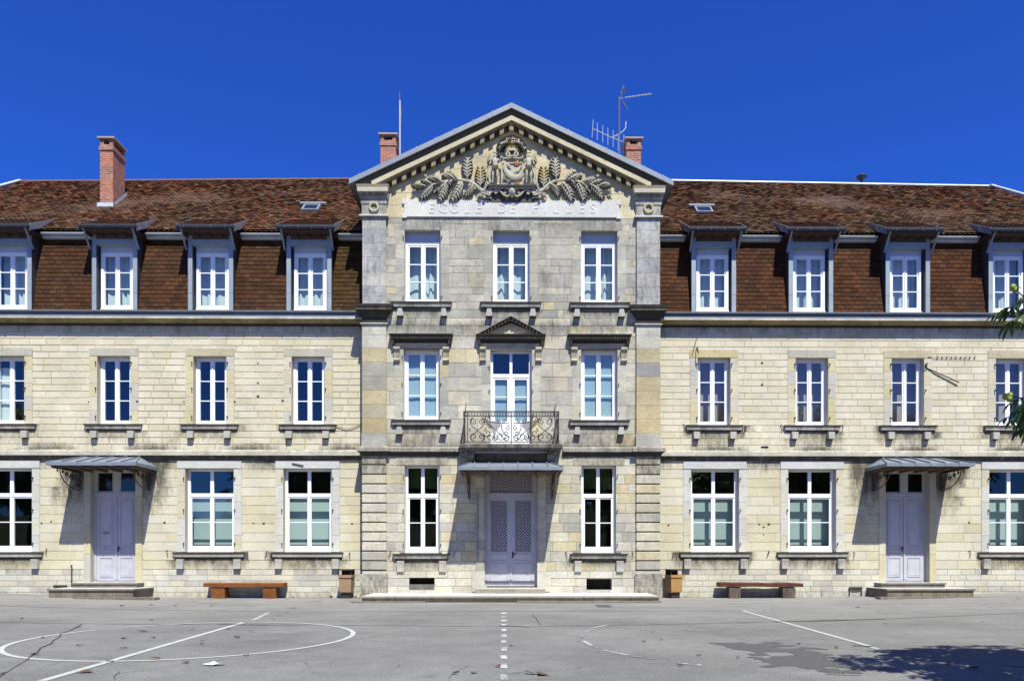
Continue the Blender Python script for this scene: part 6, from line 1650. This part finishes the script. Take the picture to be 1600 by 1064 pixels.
# ================================================================ things in the yard and on the roofs
def bench(x0, x1, y, ms, ml, label, tilt=0.0, lx=((.21, .62), (1.74, 2.12)), rough=0):
    o = empty('bench', ((x0 + x1) / 2, y, zg((x0 + x1) / 2, y))); tag(o, label, 'bench', 'benches along the wall'); w = (x1 - x0)
    m = MB(); n = 18; hw = w / 2; dd = .21
    for i in range(n):   # plank with worn, uneven edges
        a, b = -hw + w * i / n, -hw + w * (i + 1) / n
        def j(x, k): return .008 * noise.noise(Vector((x * 3, k, 1 + rough))) * (1 + rough)
        T = lambda x: .455 + tilt * x + j(x, 1); Bt = lambda x: .335 + tilt * x + j(x, 5)
        fy = lambda x: -dd - j(x, 9)
        m.face([(a, fy(a), Bt(a)), (b, fy(b), Bt(b)), (b, fy(b) - .004, T(b) - .02), (a, fy(a) - .004, T(a) - .02)])
        m.face([(a, fy(a) - .004, T(a) - .02), (b, fy(b) - .004, T(b) - .02), (b, fy(b) + .02, T(b)), (a, fy(a) + .02, T(a))])
        m.face([(a, fy(a) + .02, T(a)), (b, fy(b) + .02, T(b)), (b, dd, T(b)), (a, dd, T(a))]); m.face([(a, dd, Bt(a)), (a, dd, T(a)), (b, dd, T(b)), (b, dd, Bt(b))]); m.face([(a, fy(a), Bt(a)), (a, dd, Bt(a)), (b, dd, Bt(b)), (b, fy(b), Bt(b))])
        if i == 0: m.face([(a, fy(a), Bt(a)), (a, fy(a), T(a)), (a, dd, T(a)), (a, dd, Bt(a))])
        if i == n - 1: m.face([(b, fy(b), Bt(b)), (b, dd, Bt(b)), (b, dd, T(b)), (b, fy(b), T(b))])
    m.build('seat', ms, o)
    for a, b in lx:
        l = MB(); xa, xb = -hw + a, -hw + b; l.loft(xa + .015, xb - .015, -.17, .17, [(-.03, .0), (.0, .012), (.02, .015), (.31, .015), (.333 + tilt * (xa + xb) / 2, .0)]); l.build('leg', ml, o)
    return o
yb = -.29
bench(PX(322, yb), PX(446, yb), yb, M['bench_l'], M['bench_l'], 'orange stained timber bench with block legs against the left wing', lx=((.21, .61), (1.73, 2.10)))
bench(PX(1122, yb - .05), PX(1251, yb - .05), yb - .05, M['bench_r'], M['bench_leg'], 'weathered dark brown timber bench with greyish block legs against the right wing', tilt=-.006, lx=((.28, .62), (1.86, 2.22)), rough=1.5)
def bin_(xc, y, mat, label, w=.36, ztop=.82, rot=0.0):
    o = empty('litter_bin', (xc, y, zg(xc, y))); o.rotation_euler.z = rot; tag(o, label, 'litter bin', 'litter bins beside the pavilion')
    m = MB(); h = w / 2
    m.loft(-h + .01, h - .01, -h + .02, h, [(.16, -.03), (.19, 0), (.60, .015), (.605, .0)]); m.build('bin_body', mat, o)
    m = MB(); 
    for (a, b, c, d) in ((-h - .02, h + .02, -h - .02, -h + .01), (-h - .02, h + .02, h - .0, h + .03), (-h - .02, -h + .01, -h + .01, h), (h - .01, h + .02, -h + .01, h)): m.box(a, b, c, d, .61, .69)
    m.build('rim', mat, o)
    m = MB(); m.box(-h + .01, h - .01, -h + .01, h, .62, .64); m.box(-h - .02, h + .02, -h - .04, h + .03, ztop, ztop + .03)
    for (a, b) in ((-h - .015, h - .02), (h - .01, h - .02), (-h - .015, -h), (h - .01, -h)): m.box(a, a + .025, b, b + .025, .69, ztop)
    m.box(-h + .0, h - .0, h + .01, h + .028, .64, ztop); m.build('hood', M['bin_dark'], o)
    m = MB(); m.box(-h + .05, h - .05, -h + .08, h - .02, -.02, .16); m.build('foot', M['bin_dark'], o)
    return o
bin_(PX(541.5, -.35), -.35, M['bin'], 'dull tan litter bin with dark hood on the left side of the pavilion', rot=R(-4))
bin_(PX(1053.5, -.35), -.35, M['bin2'], 'ochre yellow litter bin with dark hood on the right side of the pavilion', rot=R(14))
# boot scrapers and the little post by the doors
def scraper(px, py, label, w=.36):
    x = PX(px, -.06); z = PZ(py, -.06, px); s = MB(); g0 = zg(x, -.1)
    for k in (-1, 1): s.bar((x + k * w / 2, -.06, g0 + .02), (x + k * w / 2, -.06, z + .01), .02, .02)
    s.bar((x - w / 2 - .02, -.06, z), (x + w / 2 + .02, -.06, z), .025, .05); s.bar((x - w / 2 + .06, -.06, z - .06), (x + w / 2 - .06, -.06, z - .06), .02, .02)
    tag(s.build('boot_scraper', M['rust']), label, 'boot scraper', 'boot scrapers by the doors')
scraper(94, 915, 'low rusty boot scraper at the foot of the wall left of the left wing door'); scraper(1337, 918, 'low rusty boot scraper at the foot of the wall left of the right wing door')
x = PX(111.8, -.08); g0 = zg(x, 0); s = MB(); s.tube([(x, -.08, g0 - .02), (x, -.08, PZ(886, -.08, 112))], .014, 8); s.lathe([(0, -.03), (.03, 0), (.02, .05), (0, .06)], 8, (x, -.08, PZ(885, -.08, 112)))
tag(s.build('iron_post', M['rust']), 'thin rusty iron post with a knob beside the left wing door', 'iron post')
# shutter stays hanging on the wall
SM = MB(); SM.tube([(0, -.03, .09), (.02, -.05, .05), (0, -.05, 0), (-.015, -.04, -.05), (.005, -.03, -.09)], .009, 5); SM.box(-.012, .012, -.03, 0, .07, .10); _s = SM.build('shutter_stay', M['rust']); SME = _s.data; bpy.data.objects.remove(_s)
for px, py in ((73, 862), (262, 864), (416, 866), (547, 868), (609, 866), (709.5, 866), (885, 867), (988, 867), (1051, 868), (1199.5, 865.5), (1334, 867), (1515, 865), (1069, 668), (1164, 671), (1221, 669), (1316, 669)):
    Y = YP if 570 < px < 1030 else 0; o = bpy.data.objects.new('shutter_stay', SME); C.objects.link(o); o.parent = B; X, Z = P(px, py, Y); o.location = (X, Y, Z); o.rotation_euler.y = rnd.uniform(-.3, .3)
# anchor plates and small holes in the walls
AM = MB(); AM.box(-.025, .03, -.012, 0, -.02, .02); _s = AM.build('wall_stud', M['rust']); AME = _s.data; bpy.data.objects.remove(_s)
for px, py in ((403, 567.5), (403, 598), (403, 619), (396, 817), (412, 817.5), (550, 818), (1190.5, 567), (1190.5, 601), (1186, 819), (1201, 818.5), (1193, 823), (1193, 834.5), (1200, 865), (1044.5, 820), (1514, 816), (1489, 927), (287.5, 627.5), (65, 817), (80, 814.5), (257, 816), (242, 917), (265, 917), (266, 918.5), (138.5, 627.5), (214.5, 627.5), (366.5, 627.5), (441.5, 626)):
    o = bpy.data.objects.new('wall_stud', AME); C.objects.link(o); o.parent = B; X, Z = P(px, py, 0); o.location = (X, 0, Z); k = rnd.uniform(.6, 1.3); o.scale = (k, 1, k)
x0, z0 = P(1189, 698, 0); x1, z1 = P(1200.5, 696, 0); s = MB(); s.box(x0, x1, -.012, 0, z0 - .03, z0 + .015); s.build('vent_slot', M['void'], B)
x, z = P(465.5, 726.5, -.03); s = MB(); s.bar((x - .17, -.05, z + .05), (x + .17, -.05, z - .02), .02, .03); s.build('iron_strap', M['rust'], B)
# cable sagging from a sill to the pavilion corner
a, b = P(523, 664.5, -.03), P(566, 661, -.03); s = MB(); s.tube([(a[0] + (b[0] - a[0]) * t / 10, -.03, a[1] + (b[1] - a[1]) * t / 10 - .13 * math.sin(math.pi * t / 10)) for t in range(11)], .010, 5); tag(s.build('cable', M['cable']), 'thin loose cable sagging from a left wing sill to the pavilion corner', 'cable')
s = MB(); a, b = P(559, 712, -.02), P(564, 745, -.02); s.tube([(a[0], -.02, a[1]), ((a[0] + b[0]) / 2 + .02, -.03, (a[1] + b[1]) / 2), (b[0], -.02, b[1])], .008, 5); s.build('cable_end', M['cable'], B)
# old clothes-line arm on the right wing, and the hooks by the first window
X, Z = P(1446.5, 575, 0); X2, Z2 = P(1498.5, 597.5, -.06); s = MB(); s.tube([(X, -.02, Z), (X2, -.06, Z2)], .018, 6); s.tube([(X, -.02, Z + .1), (X, -.05, Z - .02), (X - .05, -.05, Z - .02)], .014, 5); s.tube([(X + .04, -.02, Z + .16), (X, -.06, Z)], .012, 5)
tag(s.build('wall_arm', M['rust']), 'rusty iron arm slanting out from the wall beside a right wing window', 'iron arm')
X, Z = P(1449, 558.5, 0); s = MB(); s.tube([(X + .0, -.03, Z - .0), (P(1516, 559, 0)[0], -.03, P(1516, 559, 0)[1])], .006, 4)
for i in range(9): xx = X + .3 + i * .14; s.box(xx - .012, xx + .012, -.04, 0, Z - .02, Z + .015)
s.build('hook_rail', M['rust'], B)
X, Z = P(1087, 545, 0); s = MB(); s.tube([(X + .02, -.03, P(1, 527, 0)[1]), (X - .06, -.04, Z + .02), (X - .11, -.03, P(1, 552, 0)[1])], .012, 5); s.tube([(X + .04, -.03, Z + .0), (X + .08, -.03, Z - .13)], .012, 5); s.lathe([(0, -.03), (.03, 0), (0, .03)], 6, (X + .03, -.04, Z + .01)); s.tube([(X + .0, -.03, Z), (X - .01, -.03, Z - .5)], .008, 5); s.build('wire_hook', M['rust'], B)

# antennas
def rods(o, pts, r, mat, name): m = MB(); [m.tube(p, r, 5) for p in pts]; return m.build(name, mat, o)
ya = 4.2
def A3(px, py, dy=0): X, Z = P(px, py, ya + dy); return (X, ya + dy, Z)
bx = A3(967.5, 255); o = empty('television_antenna', bx); tag(o, 'television antenna mast with two aerials beside the right chimney behind the pediment', 'antenna')
def loc(p, b=bx): return tuple(p[i] - b[i] for i in range(3))
m = MB(); m.tube([loc(A3(967.5, 255)), loc(A3(967.5, 152))], .028, 8); m.build('mast', M['cable'], o)
rods(o, [[loc(A3(968, 154)), loc(A3(1018, 147, -.2))]], .02, M['alu'], 'boom')
rods(o, [[loc(A3(974 + i * 5, 153.3 - i * .72, -.2)), loc(A3(974 + i * 5, 153.3 - i * .72, .2))] for i in range(9)] + [[loc(A3(974 + i * 5, 151.9 - i * .72)), loc(A3(974 + i * 5, 154.8 - i * .72))] for i in range(9)], .011, M['alu'], 'director')
rods(o, [[loc(A3(970, 153)), loc(A3(979, 138, -.2))], [loc(A3(970, 153)), loc(A3(974, 134, .2))], [loc(A3(971, 155)), loc(A3(981, 172, -.2))], [loc(A3(971, 155)), loc(A3(977, 165, .2))], [loc(A3(969, 146)), loc(A3(973, 140, .1))], [loc(A3(974, 134, .2)), loc(A3(976, 145, .2))], [loc(A3(971, 141)), loc(A3(979, 138, -.2))], [loc(A3(973, 163)), loc(A3(981, 172, -.2))]], .013, M['cable'], 'reflector')
rods(o, [[loc(A3(925.5, 201)), loc(A3(940, 207.5)), loc(A3(955, 215)), loc(A3(968, 219.5)), loc(A3(978, 224))]], .018, M['alu'], 'boom')
rods(o, [[loc(A3(p, q0)), loc(A3(p + d, q1))] for p, q0, q1, d in ((927, 187, 215, -2), (933.3, 192, 219, 0), (941.8, 196, 223, 0), (949.8, 200, 227, 0), (958, 204, 230, 0), (966, 212, 236, 0), (974.7, 211, 239, 0))], .011, M['alu'], 'element')
rods(o, [[loc(A3(957, 215)), loc(A3(967.5, 209.5)), loc(A3(974, 205)), loc(A3(977.5, 200)), loc(A3(978, 190))]], .022, M['alu'], 'arm')
bx2 = A3(624.5, 255); o = empty('pole_antenna', bx2); tag(o, 'slim upright pole antenna beside the left chimney behind the pediment', 'antenna')
l2 = lambda p: loc(p, bx2)
m = MB(); m.tube([l2(A3(624.8, 255)), l2(A3(624.8, 158))], .03, 8); m.build('mast', M['alu'], o)
m = MB(); m.tube([l2(A3(624.6, 172)), l2(A3(624.4, 144))], .02, 6); m.tube([l2(A3(625, 158)), l2(A3(626.8, 182))], .022, 6); m.tube([l2(A3(626.2, 184)), l2(A3(628, 189)), l2(A3(626, 192))], .012, 5); m.build('dipole', M['cable'], o)

# ground litter
rg = random.Random(21)
def pebble_leaf(px, py, s=.09, col=None):
    x, y = G(px, py); m = MB(); a = rg.uniform(0, 6); pts = []
    for i in range(7): t = a + i * 6.283 / 7; r_ = s * rg.uniform(.5, 1.1) * (.55 if i % 2 else 1); pts.append((r_ * math.cos(t), r_ * math.sin(t) * .8, rg.uniform(.004, .035)))
    for i in range(7): m.face([(0, 0, .012), pts[i], pts[(i + 1) % 7]])
    o = m.build('fallen_leaf', M[col or 'leaf_dry'], None, (x, y, zg(x, y) + .002)); tag(o, 'small dry brown leaf lying on the asphalt', 'leaf', 'dry leaves scattered on the asphalt')
for px, py, s in ((124, 1008.5, .08), (224, 986.5, .12), (192, 999, .06), (193, 1013.5, .06), (134, 1050.5, .13), (371, 996.5, .09), (316, 1007.5, .05), (33.5, 967, .08), (68, 997, .06), (240, 997.5, .06), (245, 1029.5, .09), (3, 1054, .07), (831, 1053, .1), (846, 1055, .12), (741, 1052, .07), (712, 1053, .06), (1153, 1028, .05), (1062, 1040.5, .06), (777.5, 1042.5, .05), (799, 1010, .05), (1308, 1012.5, .05), (1247, 1007, .06), (237, 945.5, .1), (274, 946.5, .09), (190, 947.5, .08), (237, 969, .07), (1340, 949, .12), (315, 1002, .05), (357, 983.5, .06), (290, 1036, .07), (1021, 987.5, .05), (1006, 1003, .05), (1092, 1025.5, .05), (386, 1024.5, .06), (120, 980, .1), (53, 1023, .1), (1522, 1045, .09), (1480, 1037, .11)): pebble_leaf(px, py, s)
x, y = G(333, 1039.5); m = MB(); pts = [(-.30, .0), (-.18, -.07), (.02, -.10), (.2, -.06), (.32, .03), (.24, .12), (.05, .10), (-.05, .15), (-.16, .06)]
c = (0, 0, .05); q = [(a * .42, b * .6, .012 + .035 * rg.random()) for a, b in pts]
for i in range(len(q)): m.face([(0, 0, .03), q[i], q[(i + 1) % len(q)]])
tag(m.build('crumpled_paper', M['paper'], None, (x, y, zg(x, y))), 'crumpled scrap of white paper on the asphalt by the painted circle', 'paper scrap')
(xa, y1), (xb, _), (xc_, y0), (xd, _) = G(938, 945), G(958, 945), G(929, 948.5), G(965, 948.5)
m = MB(); m.box(xc_ + .1, xd - .1, y0, y1, 0, .008)
for i in range(9): xx = xc_ + .16 + (xd - xc_ - .32) * i / 8; m.box(xx - .012, xx + .012, y0 + .05, y1 - .05, .009, .014)
tag(m.build('drain_cover', simple('grey_iron', (.11, .115, .125), .6, .3, .2, 8)), 'flat grey iron drain cover in the asphalt before the right end of the terrace', 'drain cover')
# small weeds along the foot of the walls and in the crack
wd = simple('weed', (0.06, .10, .025), .7, 0, .3, 20)
def weed(x, y, s):
    m = MB()
    for i in range(16):
        a = rg.uniform(0, 6.28); l = s * rg.uniform(.4, 1); h = s * rg.uniform(.3, .9); t = Vector((math.cos(a), math.sin(a), 0)); n = Vector((-t.y, t.x, 0)) * s * .10
        p0 = Vector((x, y, zg(x, y))) + t * s * .1; p1 = p0 + t * l * .5 + Vector((0, 0, h)); p2 = p0 + t * l + Vector((0, 0, h * .7)); m.face([p0 - n, p0 + n, p1 + n, p1 - n]); m.face([p1 - n, p1 + n, p2])
    return m
for px, y, s in ((517, -.08, .10), (538, -.2, .06), (1148, -.1, .05), (1070, -.1, .05), (556, -.14, .07), (458, -.1, .05)):
    tag(weed(PX(px, y), y, s).build('weed', wd), 'tiny green weed growing where the wall meets the asphalt', 'weed', 'weeds at the foot of the wall')
# ================================================================ horse chestnut at the right, mostly outside the picture
TX, TY = 10.0, -D + 6.0
def tree():
    rg = random.Random(77); o = empty('horse_chestnut_tree', (TX, TY, 0)); tag(o, 'horse chestnut tree whose leafy twigs with green fruit reach in from the right', 'tree')
    bark = simple('bark', (0.10, .075, .055), .95, 0, .4, 9, bmp=.8)
    m = MB(); m.tube([(0, 0, -.1), (.03, .02, .3), (0, .05, 1.2), (.05, 0, 2.2), (0, .1, 3.4), (.1, .1, 5.4), (.0, .2, 6.8)], .30, 10, None, None, .08); m.lathe([(.46, -.05), (.36, .15), (.29, .45)], 12); m.build('trunk', bark, o, merge=True, smooth=True)
    # crown: lopsided ellipsoid; clumps carried by limbs
    RX, RY, RZ, CZ = 5.2, 2.1, 1.9, 4.4
    lim = MB(); cl = []
    for i in range(190):
        while True:
            v = Vector((rg.uniform(-1, 1), rg.uniform(-1, 1), rg.uniform(-1, 1)))
            if .35 < v.length < 1: break
        k = 1 + .12 * noise.noise(v * 2.0 + Vector((4, 4, 4)))
        p = Vector((v.x * RX * k, v.y * RY * k, CZ + v.z * RZ * k)); cl.append(p)
    # the lower limb and the upper twig that show in the picture
    def at(px, py, dep):
        u = (px - CX) / FPX * dep; return Vector((u * cA + dep * sA - TX, dep * cA - u * sA - D - TY, H0 + (HY - py) / FPX * dep))
    lowt = at(1622, 612, 7.2); upt = at(1622, 470, 7.2)
    for p in cl[:46]:
        b = Vector((0, .05, rg.uniform(2.1, 4.2))); q = b.lerp(p, .5) + Vector((0, 0, .4 + rg.uniform(-.2, .3))); lim.tube([b, b.lerp(q, .5) + Vector((0, 0, .15)), q, p], .10, 6, None, None, .018)
    for t in (lowt, upt):
        b = Vector((0, 0, 2.6 if t is lowt else 3.2)); q = b.lerp(t, .55) + Vector((0, 0, .35)); lim.tube([b, q, t], .09, 6, None, None, .015)
    lim.build('limb', bark, o)
    lf, nt, N, L, bs = newmat('chestnut_leaf'); oc = coords(nt); at_ = attr(nt); n = nz(nt, 3, 3, .6, oc)
    L.new(mix(nt, 1, at_.outputs['Color'], mix(nt, mr(nt, n, .3, .7, 0, 1), (.7, .7, .7), (1.25, 1.25, 1.25)), 'MULTIPLY'), bs.inputs['Base Color']); bs.inputs['Roughness'].default_value = .5
    bs.inputs['Subsurface Weight'].default_value = 0.0
    out = N['Material Output']; tr = N.new('ShaderNodeBsdfTranslucent'); L.new(at_.outputs['Color'], tr.inputs[0]); mx = N.new('ShaderNodeMixShader'); mx.inputs[0].default_value = .28; L.new(bs.outputs[0], mx.inputs[1]); L.new(tr.outputs[0], mx.inputs[2]); L.new(mx.outputs[0], out.inputs[0])
    lv = MB()
    def palm(p, d, size):
        d = d.normalized(); up = Vector((0, 0, 1)); a = d.cross(up)
        a = Vector((1, 0, 0)) if a.length < .1 else a.normalized(); c = rg.choice([(.045, .09, .015), (.065, .12, .022), (.085, .15, .025), (.04, .075, .015), (.11, .17, .035)]); k = rg.uniform(.8, 1.2); c = (c[0] * k, c[1] * k, c[2] * k, 0)
        for j in range(5):
            an = R(-80 + 40 * j); l = size * (1 - .16 * abs(j - 2)); t = (d * math.cos(an) + a * math.sin(an)); dr = Vector((0, 0, -1)); w = l * .17; sdir = t.cross(up); sdir = a if sdir.length < .1 else sdir.normalized()
            pts = [(.0, .02), (.35, .6), (.66, 1.0), (.85, .7), (1.0, 0)]; prev = None
            for (u, ww) in pts:
                cc = p + t * l * u + dr * l * .75 * u * u; e = sdir * w * ww; f = Vector((0, 0, w * ww * .35)); cur = (cc - e + f, cc, cc + e + f)
                if prev: lv.face([prev[0], prev[1], cur[1], cur[0]], c); lv.face([prev[1], prev[2], cur[2], cur[1]], c)
                prev = cur
    for p in cl:
        r_ = rg.uniform(.42, .72)
        for i in range(24):
            v = Vector((rg.gauss(0, 1), rg.gauss(0, 1), rg.gauss(0, .7))); v = v.normalized() * r_ * rg.uniform(.4, 1.05); q = p + v
            palm(q, Vector((v.x, v.y, v.z * .3 - .1)) + (q - Vector((0, 0, CZ))) * .12, rg.uniform(.20, .32))
    for (px, py, dep, n_) in ((1630, 640, 7.3, 16), (1616, 632, 7.2, 9), (1603, 638, 7.0, 4), (1606, 652, 7.0, 3), (1632, 472, 7.2, 16), (1616, 480, 7.1, 9), (1602, 488, 7.1, 5), (1608, 462, 7.1, 3), (1655, 560, 7.3, 10), (1652, 520, 7.4, 10)):
        c = at(px, py, dep)
        for i in range(n_):
            v = Vector((rg.uniform(-.12, .12), rg.uniform(-.3, .3), rg.uniform(-.12, .12))); palm(c + v, Vector((-.8 + rg.uniform(-.5, .9), rg.uniform(-.8, .8), rg.uniform(-.6, .15))), rg.uniform(.10, .17))
    lv.build('crown', lf, o)
    fr = simple('green_fruit', (.20, .27, .035), .5, 0, .15, 30)
    for pts in (((1640, 480), (1620, 474), (1600, 464), (1584, 451)), ((1640, 640), (1618, 628), (1600, 622), (1578, 620)), ((1620, 474), (1604, 484), (1590, 494))):
        m = MB(); m.tube([at(a, b_, 7.05) for a, b_ in pts], .010, 5, None, None, .004); m.build('twig', bark, o)
    for (px, py) in ((1582.5, 449), (1586, 453), (1571, 620), (1577, 623), (1578, 618)):
        p = at(px, py, 7.0); m = MB(); m.lathe([(.006, .030), (.018, .024), (.026, .008), (.026, -.008), (.016, -.024), (.0, -.03)], 10, p); m.tube([p + Vector((0, 0, .025)), p + Vector((.07, .03, .01 + .02))], .004, 4); m.build('fruit', fr, o, merge=True, smooth=True)
tree()

# a row of trees behind the photographer; the ground floor panes mirror them
src = bpy.data.objects['horse_chestnut_tree']; kids = [c for c in src.children if c.name.startswith(('trunk', 'limb', 'crown'))]
for i, (x, y, s, lb) in enumerate(((-8.5, -42, 2.0, 'left of the middle'), (8.5, -43, 2.1, 'right of the middle'), (18.5, -44, 2.2, 'towards the right end'), (-18, -45, 1.9, 'towards the left end'), (28, -45, 2.1, 'at the right end'), (-41, -44, 2.2, 'at far left'))):
    t = empty('large_tree', (x, y, 0)); tag(t, 'tall broad tree mirrored in the ground floor panes, ' + lb + ' of its row', 'tree', 'trees behind the photographer'); t.scale = (s * .62, s, s); t.rotation_euler.z = 0
    for k in kids:
        c = k.copy(); C.objects.link(c); c.parent = t

t = empty('horse_chestnut_tree', (17.5, -15.0, 0)); tag(t, 'unseen horse chestnut copy added right of the first to block sky light', 'tree'); t.scale = (1.35, 1.35, 1.35)  # copy added out of view, shutting off sky light over the tree shadow
for k in kids:
    c = k.copy(); C.objects.link(c); c.parent = t
